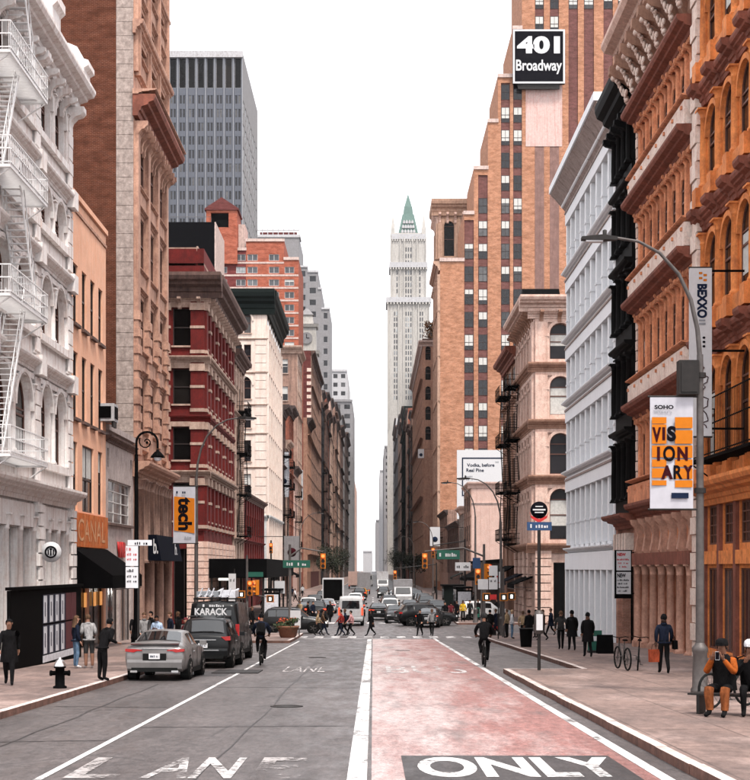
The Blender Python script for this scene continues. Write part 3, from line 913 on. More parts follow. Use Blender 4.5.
def build_L3():
    y0, y1 = 78.0, 87.0
    zb = zr(y1); V = lambda Z: Z - zb; W = 9.0; m = M['grey_stucco']
    b = building('low pinkish grey stucco building with a wide steel window', LX, y0, zb)
    f = street_face(b, -1, W, V(9.6), m, .2)
    f.win(.7, V(4.7), 7.4, 2.3, False, 'g', M['frame_white'], M['glass_pale'], M['brown_dark'])
    f.win(.4, V(7.6), .5, 1.0, False, 'n', M['frame_dark'], M['glass_dark']); f.win(7.9, V(7.4), .5, 1.1, False, 'n', M['frame_dark'], M['glass_dark'])
    f.win(.6, .05, 3.4, V(2.2), False, 'v', M['frame_dark'], M['glass'], None)
    f.win(4.6, .05, 3.6, V(2.2), False, 'v', M['frame_dark'], M['glass'], None)
    f.cornice(V(8.9), .3, .35, M['brown_dark']); f.box('coping', 0, V(9.5), W, .18, .3, m)
    f.finish()
    f.add('letters', text_mesh('WB', 2.2, .85, M['sign_red'], .06, depth=.12), 4.3, V(3.3), .1)
    shell(b, -1, W, 20, V(9.5), m, ('street',))
    ac = thing('air_conditioner', 'grey boxed air conditioner on the roof edge above the pinkish grey wall', 'air conditioner', (LX+.15, 77.6, 9.86))
    ob('casing', MB().box(-.6,.45,-.6,.6,0,.9).mesh('casing', M['grey_light']), ac)
    ob('grille', MB().box(.455,.48,-.45,.45,.15,.75).box(-.45,.3,-.64,-.605,.15,.75).mesh('grille', M['black']), ac)
    ob('foot', MB().box(-.5,-.4,-.5,.5,-.3,0).box(.3,.4,-.5,.5,-.3,0).mesh('foot', M['dark_steel']), ac)
build_L3()

def build_L4():
    y0, y1 = 87.0, 103.0 - 2.8
    zb = zr(y1); V = lambda Z: Z - zb; W = y1-y0; m = M['salmon_stone']; H = V(52)
    b = building('tall salmon terracotta building with a dark brick party wall and granite corner', LX, y0, zb)
    f = street_face(b, -1, W, H, m, .12)
    pil = [.55, 4.6, 8.65, 12.65]
    floors = [9.6, 14.3, 19.1, 23.9]
    tops = [31.6, 36.4, 41.2, 46.0]
    for base in floors + tops:
        for j in range(3):
            u0, u1 = pil[j]+.5, pil[j+1]-.5
            f.win(u0, V(base)+1.0, (u1-u0)/2-.12, 3.1, base == 23.9, 'h', M['frame_brown'], M['glass_dark'])
            f.win((u0+u1)/2+.12, V(base)+1.0, (u1-u0)/2-.12, 3.1, base == 23.9, 'h', M['frame_brown'], M['glass_dark'])
            f.box('spandrel_panel', u0-.05, V(base)-.35, u1-u0+.1, .12, 1.0, m)
            f.cornice(V(base)+.62, .3, .22, m, u0-.1, u1-u0+.2, 'sill_course')
            f.cornice(V(base)-.45, .26, .2, m, u0-.1, u1-u0+.2, 'sill_course')
    for p in pil:
        f.box('pilaster', p-.4, V(8.6), .8, .26, V(27.6)-V(8.6), m)
        f.box('pilaster', p-.4, V(31.2), .8, .26, H-V(31.2)-.5, m)
        f.box('pilaster', p-.2, V(31.0), .4, .36, H-V(31.0)-.6, m)
        f.add('capital', console_mesh(.8, .6, 1.2, m), p, V(27.0), .1)
        z = 8.9
        while z < 17.5:      # banded lower pilasters
            f.box('pilaster_band', p-.46, V(z), .92, .36, .5, m); z += .98
    f.cornice(V(28.5), 1.3, 1.25, M['red_dark'], -.2, W+.4); f.cornice(V(29.75), 1.38, .3, m, -.25, W+.5, 'cornice_lip')
    f.consoles(V(27.0), .8, 1.3, m, 13, .28, .3, W-.3)
    f.cornice(V(33.3), .6, .8, m, -.2, W+.3)
    f.cornice(V(38.2), .4, .5, m)
    f.cornice(H-1.5, 1.2, 1.5, m)
    # lower stage
    f.cornice(V(7.6), 1.0, .9, m, -.3, W+.5)
    for j in range(3):
        for k in range(4):
            u = pil[j]+.2+k*1.01
            if k: f.column(u, V(2.6), 4.9, .17, M['brown_stone'], .25)
        f.win(pil[j]+.6, V(2.8), 2.8, 4.4, False, 'gv', M['frame_brown'], M['glass_dark'])
        f.win(pil[j]+.6, .1, 2.8, V(1.9), False, 'v', M['frame_dark'], M['glass_dark'])
    for p in pil:
        f.column(p, .1, V(7.4), .30, M['brown_stone'], .25)
    f.finish()
    # granite corner strip facing up the street, brick wall beyond it
    D = 24
    g = Fac(b, (-D,0,0), 0, D-1.0, H, M['dark_brick']); g.finish()
    q = Fac(b, (-1.0,0,0), 0, 1.0, H, M['quoin']); q.finish()
    z = V(9.4)
    k = 0
    while z < H-1:
        q.box('quoin', .005, z, .99, .03, .79, M['quoin']); z += .82; k += 1
    shell(b, -1, W, D, H-.2, M['dark_brick'], ('street','front'))
    # fascia sign
    s = thing('fascia_sign', 'navy shop fascia with small white lettering below the terracotta columns', 'sign', (LX, y0, zb))
    h = Fac(s, (0,0,0), 1, W, 4, m)
    h.add('panel', MB().prism_x([(-.4,V(4.3)),(-.9,V(4.3)),(-1.2,V(2.75)),(-.4,V(2.75))], 3.0, W-.3).mesh('panel', M['navy']))
    h.add('lettering', text_mesh('b.', 1.4, .9, M['sign_white'], .02), 10.4, V(3.5), 1.12)
    e = text_mesh('b.', .28, .9, M['sign_white'], .02)
    ob('lettering', e, s, (.86, 2.97, V(3.6)))
build_L4()

def red_corner():
    y0, y1 = 123.5, 148.0
    zb = zr(y1); V = lambda Z: Z - zb; W = y1-y0; m = M['red_paint']; tr = M['cream_trim']; H = V(26.0); D = 20
    b = building('deep red corner building with cream trim and a heavy dark cornice', LX, y0, zb)
    fl = [5.2, 10.2, 14.8, 19.6, 24.6]
    f = street_face(b, -1, W, H, m, .3)
    g = Fac(b, (-D,0,0), 0, D, H, m, .3)
    for fc, n in ((f, 8), (g, 6)):
        bw = fc.W/n
        for i in range(4):
            a, c = V(fl[i]), V(fl[i+1])
            for k in range(n):
                fc.win(bw*k+.75, a+1.0, bw-1.5, c-a-1.9, False, 'h', M['frame_dark'], M['glass_dark'], tr)
                fc.box('lintel', bw*k+.6, c-.85, bw-1.2, .14, .4, tr)
            for k in range(n+1):
                u = min(max(bw*k-.55, 0), fc.W-1.1)
                fc.box('pilaster', u, a+.2, 1.1, .22, c-a-.6, m)
                fc.box('pilaster_band', u-.04, a+.35, 1.18, .27, .28, tr)
                if fc is g or k % 2: fc.box('pilaster_band', u-.04, a+(c-a)*.48, 1.18, .27, .22, tr)
                fc.box('capital', u-.08, c-1.1, 1.26, .34, .6, tr)
            fc.cornice(c-.5, .6 if i in (0, 2) else .35, .62, tr if i != 1 else m, -.05, fc.W+(.6 if fc is g else .05))
        fc.cornice(V(24.5), 1.6, 1.9, M['brown_dark'], -.1, fc.W+(1.6 if fc is g else .1))
        fc.consoles(V(23.6), .9, .9, tr, n*2+1, .3)
        fc.box('attic_wall', 0 if fc is f else 0, V(26.4), fc.W-.6, -.6, 2.2, m)
        fc.cornice(V(28.4), .1, .4, tr, 0, fc.W-.6, 'attic_coping', -.62); fc.box('attic_band', 0, V(27.2), fc.W-.65, -.55, .2, tr)
        # rusticated ground floor
        for k in range(n+1):
            u = min(max(bw*k-.7, 0), fc.W-1.4)
            z = .1
            while z < V(4.2):
                fc.box('rusticated_block', u, z, 1.4, .3, .5, M['beige']); z += .56
        for k in range(n): fc.win(bw*k+.8, .3, bw-1.6, V(3.6), False, 'v', M['frame_dark'], M['glass_dark'])
        fc.finish()
    shell(b, -1, W, D, H-.2, M['dark_brick'], ('street','front'))
red_corner()

def grid_rows(fc, us, zs, w, h, V, **kw):
    for z in zs:
        for u in us: fc.win(u, V(z), w, h, **kw)

def mid(side, y0, y1, ztop, D, mat, label, courses=4.2, z0=5.0, trim=None, cor=None, bays=3.6, fe=None, fwin=None, glazing=True, proj=.35, group=None, zbase=None, fmat=None, fcor=False, X=None):
    zb = zr(y1) if zbase is None else zbase
    V = lambda Z: Z - zb; W = y1-y0; H = V(ztop)
    trim = trim or mat
    b = building(label, X if X is not None else LX if side < 0 else RX, y0, zb, group=group)
    f = street_face(b, side, W, H, mat)
    f.finish()
    z = z0
    kq = 0
    while z < ztop-1.5:
        f.cornice(V(z), proj if kq % 3 == 0 else .14, .35, trim, name='string_course'); z += courses; kq += 1
    n = max(2, int(W/bays)); bw = W/n
    pm = box_mesh('pilaster', .5, .12, H-V(2.0), trim)
    for k in range(n+1): f.add('pilaster', pm, min(max(bw*k-.25, 0), W-.5), V(1.5))
    if glazing:
        mb = MB(); z = z0
        while z < ztop-3:
            for k in range(n):
                for q in range(2):
                    u = bw*k+.4+q*(bw-.8)/2
                    mb.box(u, u+(bw-.8)/2-.2, -.03, .02, V(z)+1.0, V(z)+courses-.9)
            z += courses
        f.add('window_glazing', mb.mesh('window_glazing', M['glass_dark']), kind='stuff')
    if cor: f.cornice(H-cor[1], cor[0], cor[1], cor[2])
    if fe:
        fire_escape(f, W*.3, min(5.0, W*.5), [V(z) for z in fe], 1.2, M['black'], .95, True, .3)
    g = Fac(b, (-D if side < 0 else 0, 0, 0), 0, D, H, fmat or mat, .25)
    if fwin:
        us, zs, w, h, kw = fwin
        grid_rows(g, us, zs, w, h, V, **kw)
    if cor and fcor: g.cornice(H-cor[1], cor[0], cor[1], cor[2], 0 if side < 0 else -cor[0], D+cor[0])
    g.finish()
    shell(b, side, W, D, H-.15, fmat or mat, ('street','front'))
    return b, f, g, V

mid(-1, 148.2, 160, 24.0, 18, M['cream_trim'], 'pinkish cream building with black fire escapes beside the deep red building', cor=(1.0,1.2,M['brown_dark']), fe=[5.6, 9.8, 14.0, 18.2], bays=2.4)
mid(-1, 160.2, 190, 10.4, 18, M['red_paint'], 'low dark red building beyond the pinkish cream one', courses=4, trim=M['red_paint'], cor=(.6,.7,M['brown_dark']), bays=3)

def cream_building():
    y0, y1 = 196.0, 226.0
    zb = zr(y1); V = lambda Z: Z - zb; W = y1-y0; D = 24; H = V(37.0); m = M['cream']
    b = building('cream stone building with arched window pairs and a dark green cornice', LX, y0, zb)
    g = Fac(b, (-D,0,0), 0, D, H, m, .3)
    rows = [(33.0,2.7,True),(28.6,2.9,False),(24.4,2.9,True),(20.6,2.6,False),(16.2,2.8,False),(11.6,3.0,False)]
    for z, h, ar in rows:
        for c in (2.0, 6.5, 11.0, 15.4, 19.85):
            for q in (0, 1): g.win(c+q*1.18, V(z), .92, h, ar, 'h', M['frame_brown'], M['glass'], M['cream_trim'], blind=.2)
            if ar: g.add('arch_moulding', cached(('archc',), lambda: arch_ring(1.2, .22, .15, m)), c+1.05, V(z)+h-1.1)
        g.cornice(V(z)-.95, .18, .25, M['cream_trim'], name='string_course')
    z = V(9.6)
    while z < V(32): g.box('stone_block', D-1.5, z, 1.45, .06, 1.0, m); z += 1.15
    g.box('base_facing', 0, 0, D, .15, V(8.4), M['teal_stone']); g.cornice(V(8.4), .5, .8, M['teal_stone'])
    g.cornice(V(2.4), .4, .5, M['teal_stone'])
    g.cornice(V(35.4), 1.3, 3.2, M['green_metal'], -.2, D+1.3); g.finish()
    f = street_face(b, -1, W, H, m)
    f.cornice(V(35.4), 1.3, 3.2, M['green_metal']); f.cornice(V(8.4), .5, .8, M['teal_stone'])
    for k in range(9): f.box('pilaster', k*3.6, V(2), .9, .3, V(34)-V(2), m)
    for z, h, ar in rows: f.cornice(V(z)-.95, .25, .3, M['cream_trim'], name='string_course')
    mb = MB()
    for z, h, ar in rows:
        for k in range(8): mb.box(k*3.6+1.2, k*3.6+3.2, -.03, .02, V(z), V(z)+h)
    f.add('window_glazing', mb.mesh('window_glazing', M['glass']), kind='stuff')
    f.finish()
    shell(b, -1, W, D, H-.2, m, ('street','front'))
cream_building()

mid(-1, 226.3, 236, 27.0, 20, M['brown_dark'], 'narrow dark brown front beside the cream building', fe=[6,10.5,15,19.5], cor=(1.3,1.5,M['far_dark']), proj=.5, bays=2.6)
mid(-1, 236.2, 246, 22.5, 20, M['brown_stone'], 'brown stone building with black fire escapes beyond the cream building', fe=[6,10.5,15,18.5], cor=(1.0,1.3,M['cream_trim']), proj=.4, bays=2.6, trim=M['cream_trim'])
mid(-1, 246.2, 260, 29.0, 20, M['red_dark'], 'dark rust front rising between two lower brown ones', cor=(1.1,1.3,M['far_dark']), proj=.45, bays=2.8)
mid(-1, 260.2, 274.5, 20.0, 20, M['pink_wall'], 'pinkish low building beside the dark rust front', cor=(1.0,1.2,M['far_dark']), proj=.45, fe=[6,10.5,15], bays=2.8)
mid(-1, 275, 291, 43.0, 24, M['brown_stone'], 'brown stone building at the foot of the orange red apartment block', cor=(.9,1.4,M['cream_trim']), fcor=True, trim=M['cream_trim'],
    fwin=([1.5,5.5,9.5,13.6,17.6,20.8], [38,33,28.2,23.5,19,14.5], 1.5, 2.6, dict(frame=M['frame_white'], blind=.4, sill=M['cream_trim'])))

def apartment():
    y0 = 292.0; zb = zr(y0); V = lambda Z: Z - zb
    b = building('orange red brick apartment block with white windows, stepped top and gabled tower', LX, y0, zb)
    m = M['apt_brick']; dk = M['apt_dark']; D = 20
    px = lambda x: wx(x, y0) - LX
    # main slabs: (x0, x1, top z, material)
    xs = [px(205), px(246), px(284), px(298.5)]
    tops = [wz(249, y0), wz(240, y0), wz(258.5, y0)]
    mats = [dk, m, m]
    rows = [262+13.1*k for k in range(0, 12)]
    for i in range(3):
        w = xs[i+1]-xs[i]; H = V(tops[i])
        g = Fac(b, (xs[i],0,0), 0, w, H, mats[i], .15)
        cols = {0: (.6, 4.6), 1: (.5, 5.2), 2: (.5,)}[i]
        cols = {0: [px(217.5)-xs[0], px(236)-xs[0]], 1: [px(247.5)-xs[1], px(269)-xs[1]], 2: [px(284.6)-xs[2]]}[i]
        for k in range(13):
            yy = 257.5+12.55*k
            if wz(yy-3, y0) > tops[i]-.5: continue
            ww = {0: 9.5, 1: 10.0, 2: 9.5}[i]*y0/F
            for c in cols:
                g.win(c, V(wz(yy+3.2, y0)), ww, 6.4*y0/F, False, 'v', M['frame_white'], M['glass_pale'], None, blind=.3)
            g.box('band_course', 0, V(wz(yy+6.2, y0)), w, .06, .35, M['pale_band'])
        g.box('coping', -.1, H-.3, w+.2, .2, .55, M['pale_band'])
        g.finish()
        if i == 2: Fac(b, (xs[3],0,0), 1, D, H, m).finish()
        if i == 1: Fac(b, (xs[2],0,V(tops[2])), 1, D, H-V(tops[2]), m).finish()
        mb = MB().box(xs[i]+.01, xs[i+1]-.01, .6, D, 0, H-.1)
        ob('building_mass', mb.mesh('building_mass', mats[i]), b)
    # gabled tower with a dark opening
    x0, x1 = px(206.5), px(237.5); z0, z1 = tops[0], wz(211, y0)
    w = x1-x0
    g = Fac(b, (x0,-.6,V(z0)-3), 0, w, z1-z0+3, m, .6)
    g.op.append((w*.15, w*.72, 3+ (wz(228,y0)-z0), 3+(wz(213.5,y0)-z0), False))
    g.finish('tower_wall')
    ob('tower_recess', MB().box(x0+w*.1, x0+w*.8, 0, .2, V(wz(230,y0)), V(wz(212,y0))).mesh('tower_recess', M['black']), b)
    Fac(b, (x1,-.6,V(z0)-3), 1, 8, z1-z0+3, m).finish('tower_wall'); Fac(b, (x0,7.4,V(z0)-3), -1, 8, z1-z0+3, m).finish('tower_wall')
    zz = V(z1)
    ob('gable_roof', MB().prism_y([(x0-.3,zz),(x1+.3,zz),(x1+.3,zz+.3),((x0+x1)/2,zz+2.5),(x0-.3,zz+.3)], -.9, 7.5).mesh('gable_roof', M['maroon_wall']), b)
    ob('penthouse', MB().box(px(219), px(244), 2, 9, V(tops[0]), V(wz(222,y0))).mesh('penthouse', M['pale_band']), b)
apartment()

# black slab behind the red corner building
bs = building('blank black clad slab rising behind the deep red corner building', wx(166, 240), 240, zr(240))
ob('wall', MB().box(0, wx(214.5,240)-wx(166,240), 0, 14, 0, wz(222,240)-zr(240)).mesh('wall', M['black_slab']), bs)
ob('corner_trim', MB().box(wx(214.5,240)-wx(166,240)+.01, wx(215.6,240)-wx(166,240), -.05, 14, 0, wz(222,240)-zr(240)).mesh('corner_trim', M['pale_band']), bs)
ob('roof_rail', MB().tube([(.6,.4,wz(222,240)-zr(240)),(.6,.4,wz(222,240)-zr(240)+.9),(7.2,.4,wz(222,240)-zr(240)+.9),(7.2,.4,wz(222,240)-zr(240))], .04, 5).mesh('roof_rail', M['steel']), bs)

def grey_tower():
    d = 400.0; zb = zr(d); V = lambda Z: Z - zb
    X0, X1 = wx(150, d), wx(242.5, d); W = X1-X0; top = wz(52, d); H = V(top)
    b = building('blue grey office tower with pale vertical fins and dark top storeys', X0, d, zb)
    g = Fac(b, (0,0,0), 0, W, H, M['grey_tower'], .2)
    nb = 10; bw = W/nb
    z1 = wz(88, d); z2 = wz(58, d)
    for k in range(nb):
        g.win(bw*k+.35, V(z1), bw-.7, z2-z1, False, 'n', M['grey_light'], M['glass_dark'], inset=.18)
        for r in range(24):
            zt = z1 - 4.2 - r*3.65
            if zt < 45: break
            for q in range(2):
                g.win(bw*k+.45+q*(bw-.75)/2, V(zt), (bw-1.05)/2-.05, 2.3, False, 'n', M['grey_tower'], M['glass'], inset=.12) if k >= 2 else None
    for k in range(nb+1): g.box('fin', min(max(bw*k-.08,0), W-.16), 0, .16, .4, H, M['fin_grey'])
    g.box('parapet', -.1, H-1.6, W+.2, .7, 1.7, M['grey_light'])
    g.finish()
    D = 52
    s_ = Fac(b, (W,0,0), 1, D, H, M['grey_side'], .12)
    for r in range(14):
        for k in range(8):
            s_.win(2+k*6.2, V(z1-6-r*6.2), 3.4, 3.4, False, 'n', M['grey_mid'], M['glass_dark'], inset=.12)
    s_.finish()
    Fac(b, (0,D,0), -1, D, H, M['grey_side']).finish()
    Fac(b, (W,D,0), 2, W, H, M['grey_side']).finish()
    ob('roof', MB().quad((0,0,H-.3),(W,0,H-.3),(W,D,H-.3),(0,D,H-.3)).mesh('roof', M['roof']), b)
    ob('mast', MB().tube([(wx(189,d)-X0,5,H-.3),(wx(189,d)-X0,5,H+9)], [.12,.05], 6).mesh('mast', M['grey_light']), b)
grey_tower()

def stepped_grey():
    d = 620.0; zb = zr(d); V = lambda Z: Z-zb
    b = building('grey stepped office block behind the apartment block', wx(240,d), d, zb)
    X0 = wx(240, d)
    steps = [(240,299,236),(299,307.5,266),(307.5,318,271),(318,321.5,288),(321.5,329.5,308)]
    for i, (a, c, t) in enumerate(steps):
        H = V(wz(t, d)); w = wx(c,d)-wx(a,d)
        g = Fac(b, (wx(a,d)-X0, i*.0, 0), 0, w, H, M['grey_mid'], .2)
        n = max(1, int(w/4.2)); cw = w/n
        for r in range(22):
            zt = wz(t, d) - 4.4 - r*4.9
            if zt < 62: break
            for k in range(n):
                if wx(a,d)+cw*k > wx(292,d): g.win(cw*k+.8, V(zt), cw-1.6, 2.4, False, 'n', M['grey_light'], M['glass'])
        g.box('coping', 0, H-.6, w+.3, .4, .8, M['grey_light']); g.finish()
        ob('building_mass', MB().box(wx(a,d)-X0, wx(c,d)-X0-.01, .5, 40, 0, H-.1).mesh('building_mass', M['grey_mid']), b)
        if i: pass
    # roof pergola
    H = V(wz(236,d)); x0, x1 = wx(257,d)-X0, wx(299,d)-X0
    mb = MB()
    for k in range(9): mb.box(x0+(x1-x0)*k/8-.15, x0+(x1-x0)*k/8+.15, 1, 1.3, H, H+4.4)
    mb.box(x0, x1, .9, 1.4, H+2.4, H+2.9); mb.box(x0-.5, x1+.5, 0, 10, H-.4, H+.6)
    ob('roof_frame', mb.mesh('roof_frame', M['grey_light']), b)
    ob('roof_screen', MB().box(x0+1, x1-1, 2, 12, H+.6, H+2.0).mesh('roof_screen', M['apt_dark']), b)
stepped_grey()

def clock_tower():
    d = 480.0; zb = zr(d)
    X = wx(306.5, d); b = building('ornate white clock tower rising beside the apartment block', X, d+6, zb, name='clock_tower', cat='tower')
    q = lambda y: wz(y, d)-zb
    m = M['gothic']
    ob('shaft', MB().box(-3.4,3.4,-6,.8,0,q(352)).mesh('shaft', m), b)
    ob('cornice', MB().taper(-3.9,3.9,-6.5,1.3,q(352)-.6,q(352)+.4,1.08).mesh('cornice', m), b)
    ob('clock_stage', MB().box(-3.0,3.0,-5.6,.4,q(352)+.4,q(326)).mesh('clock_stage', m), b)
    ob('cornice', MB().taper(-3.5,3.5,-6.1,.9,q(326)-.3,q(326)+.7,1.1).mesh('cornice', m), b)
    ob('clock_face', MB().lathe([(1.9,0),(1.9,.2),(1.5,.24),(1.5,.1)], 20, 0, -5.95, 0, False, 'y', q(338)).mesh('clock_face', M['grey_mid']), b)
    ob('clock_hand', MB().box(-.1,.1,-6.02,-5.98,q(338),q(338)+1.3).box(0,.9,-6.02,-5.98,q(338)-.1,q(338)+.1).mesh('clock_hand', M['ink']), b)
    ob('lantern', MB().taper(-2.2,2.2,-4.8,-.4,q(326)+.7,q(314),.8).mesh('lantern', m), b)
    ob('roof', MB().taper(-2.2,2.2,-4.8,-.4,q(314),q(307),.2).mesh('roof', M['grey_mid']), b)
clock_tower()

# the receding row on this side beyond the apartment block
mid(-1, 316, 335, 34, 22, M['beige_dark'], 'dark weathered building beyond the apartment block', proj=.6, cor=(1.2,1.5,M['far_dark']))
mid(-1, 335.5, 385, wz(375, 378), 26, M['maroon_wall'], 'maroon brick building with yellowish corner stones', proj=.5, cor=(1.0,1.2,M['brown_dark']), trim=M['brown_stone'])
def corner_stones():
    z = 8
    b = [o for o in bpy.data.objects if o.get('label') == 'maroon brick building with yellowish corner stones'][0]
    while z < 49:
        ob('quoin', cached(('ystone',), lambda: MB().box(-.9,.06,-.08,.02,0,.8).mesh('quoin', M['pale_quoin'])), b, (0, 0, z)); z += 1.5
corner_stones()
def far_row(side, y, specs, place):
    """narrow fronts one after another; each has its own height, colour and building line"""
    prev = None
    for i_, (w_, py, mt, word) in enumerate(specs):
        lb = '%s front in the %s row' % (word, place) if prev is None else '%s front beyond the %s one in the %s row' % (word, prev, place)
        off = (.0, .35, -.2, .5, .1)[i_ % 5]
        mid(side, y, y+w_-.3, wz(py, y), 24, M[mt], lb, glazing=True, proj=.3+.3*(i_%3), cor=(.9+.5*(i_%2),1.5,M['brown_dark'] if i_%2 else M['far_dark']), bays=4.5, courses=4.3,
            fe=[8,13,18,23,28] if i_ % 3 == 1 and y < 560 else None, trim=M['cream_trim'] if i_ % 4 == 2 else None, X=(LX+off) if side < 0 else (RX-off))
        prev = word; y += w_
far_row(-1, 386, [(14,376,'brown_stone','brown stone'),(12,402,'far_black','black'),(16,390,'cream_trim','pale cream'),(16,410,'brown_dark','dark brown'),(18,392,'red_dark','rust red'),(16,416,'far_dark','sooty'),(22,398,'pink_wall','pinkish'),(24,415,'far_black','glossy black'),(26,402,'brown_stone','tawny brown'),
    (34,420,'far_dark','charcoal'),(40,408,'beige_dark','sandstone'),(50,425,'brown_dark','umber'),(60,415,'grey_mid','grey stone'),(80,432,'far_dark','blackened')], 'far planter side')
def far_block(side, y0, y1, ztop, D, mat, label, wins=True, X=None, group=None, fx=None, wmat=None):
    zb = zr(y1); H = ztop-zb
    x = (LX if side < 0 else RX) if X is None else X
    b = building(label, x, y0, zb, group=group)
    g = Fac(b, (-D if side < 0 else 0,0,0), 0, D, H, mat, .2)
    if wins:
        n = max(2, int(D/4.4)); cw = D/n; z = ztop-5
        lim = max(16, ztop-62)
        while z > lim:
            for k in range(n): g.win(cw*k+1.0, z-zb, cw-2.0, 2.6, False, 'n', M['grey_light'], wmat or M['glass'])
            z -= 5.2
    g.box('coping', -.3, H-1, D+.6, .6, 1.3, mat); g.finish()
    f = street_face(b, side, y1-y0, H, mat); z = 8
    while z < ztop-3: f.cornice(z-zb, .5, .6, mat, name='string_course'); z += 9
    n = max(2, int((y1-y0)/8)); pm = box_mesh('pilaster', 1.4, .5, H-4, mat)
    for k in range(n+1): f.add('pilaster', pm, min((y1-y0)*k/n, y1-y0-1.4), 2)
    f.finish()
    shell(b, side, y1-y0, D, H-.2, mat, ('street','front'))
    return b
far_block(-1, 820, 900, wz(400, 820), 16, M['grey_mid'], 'slim grey tower with small windows closing the row', X=wx(352,820))
far_block(-1, 905, 1000, wz(370, 905), 14, M['grey_light'], 'pale grey slab tower peeping over the slim grey tower', X=wx(347,905))
far_block(-1, 1010, 1150, wz(478, 1010), 20, M['pink_wall'], 'pinkish far building at the end of the row', X=wx(354,1010))
far_block(-1, 1500, 1600, wz(551, 1500), 9, M['grey_light'], 'tiny grey building closing the view down the street', X=wx(372,1500), wins=False)
# ================================================================== buildings on the bus lane side
def build_R1():
    y0, y1 = 36.0, 60.0
    zb = zr(y1); V = lambda Z: Z - zb; W = y1-y0; m = M['red_a']; dk = M['red_dark']; pq = M['pale_quoin']; H = V(31)
    b = building('rust orange cast iron building with stout columns and stepped cornices', RX, y0, zb)
    f = street_face(b, 1, W, H, m, .12)     # u = 0 at the far end
    fl = [5.4, 11.3, 16.4, 21.3, 26.2, 30.6]
    nb = 9; off = 1.1; bw = (W-off)/nb
    for i in range(5):
        a, c = V(fl[i]), V(fl[i+1])
        for k in range(nb):
            u = off+bw*k
            f.win(u+.3, a+1.0, bw-.6, c-a-2.2, True, 'h', M['frame_brown'], M['glass_dark'], None, blind=.1)
            f.column(u, a+.75, c-a-1.75, .19, m, .07, 1.6)
            f.add('plinth', box_mesh('plinth', .66, .5, .75, m), u-.33, a)
            # stepped entablature: breaks forward over each column
            f.cornice(c-.9, .72, .8, dk, u-.42, .84, n=.0)
            f.add('arch_moulding', cached(('archR1',round(bw,2)), lambda: arch_ring((bw-.6)/2+.02, .2, .12, m)), u+bw/2, c-1.2-(bw-.6)/2)
        f.cornice(c-.88, .42, .74, dk, 0, W)
        f.box('pedestal_course', off, a+.0, W-off, .3, .7, m)
    # pale corner pier between the two red buildings
    v = .1; k = 0
    while v < H-.6:
        f.box('quoin', .02 if k % 2 else .1, v, .95, .42 if k % 2 else .36, .66, pq); v += .7; k += 1
    # street floor: shop windows, shutters, orange fascia
    for k in range(nb):
        u = off+bw*k
        f.win(u+.35, V(3.2), bw-.7, 1.5, False, 'gv', M['frame_brown'], M['glass_dark'])
        f.win(u+.25, .55, bw-.5, V(2.3)-.55, False, 'v', M['frame_brown'], M['glass'])
        f.box('fascia', u+.2, V(2.45), bw-.4, .16, .5, m)
        f.box('stall_riser', u+.3, .02, bw-.6, .1, .5, m)
        f.box('pilaster', u-.2, .02, .4, .14, V(4.9), dk)
    f.cornice(V(4.7), 1.0, .9, m, off, W-off)
    f.finish()
    shell(b, 1, W, 25, H-.2, M['dark_brick'], ('street',))
    # black fire escape balcony over the shop
    fire_escape(f, 3.4, 9.0, [V(6.3)], 1.15, M['black'], 2.0, False, .22, True)
build_R1()

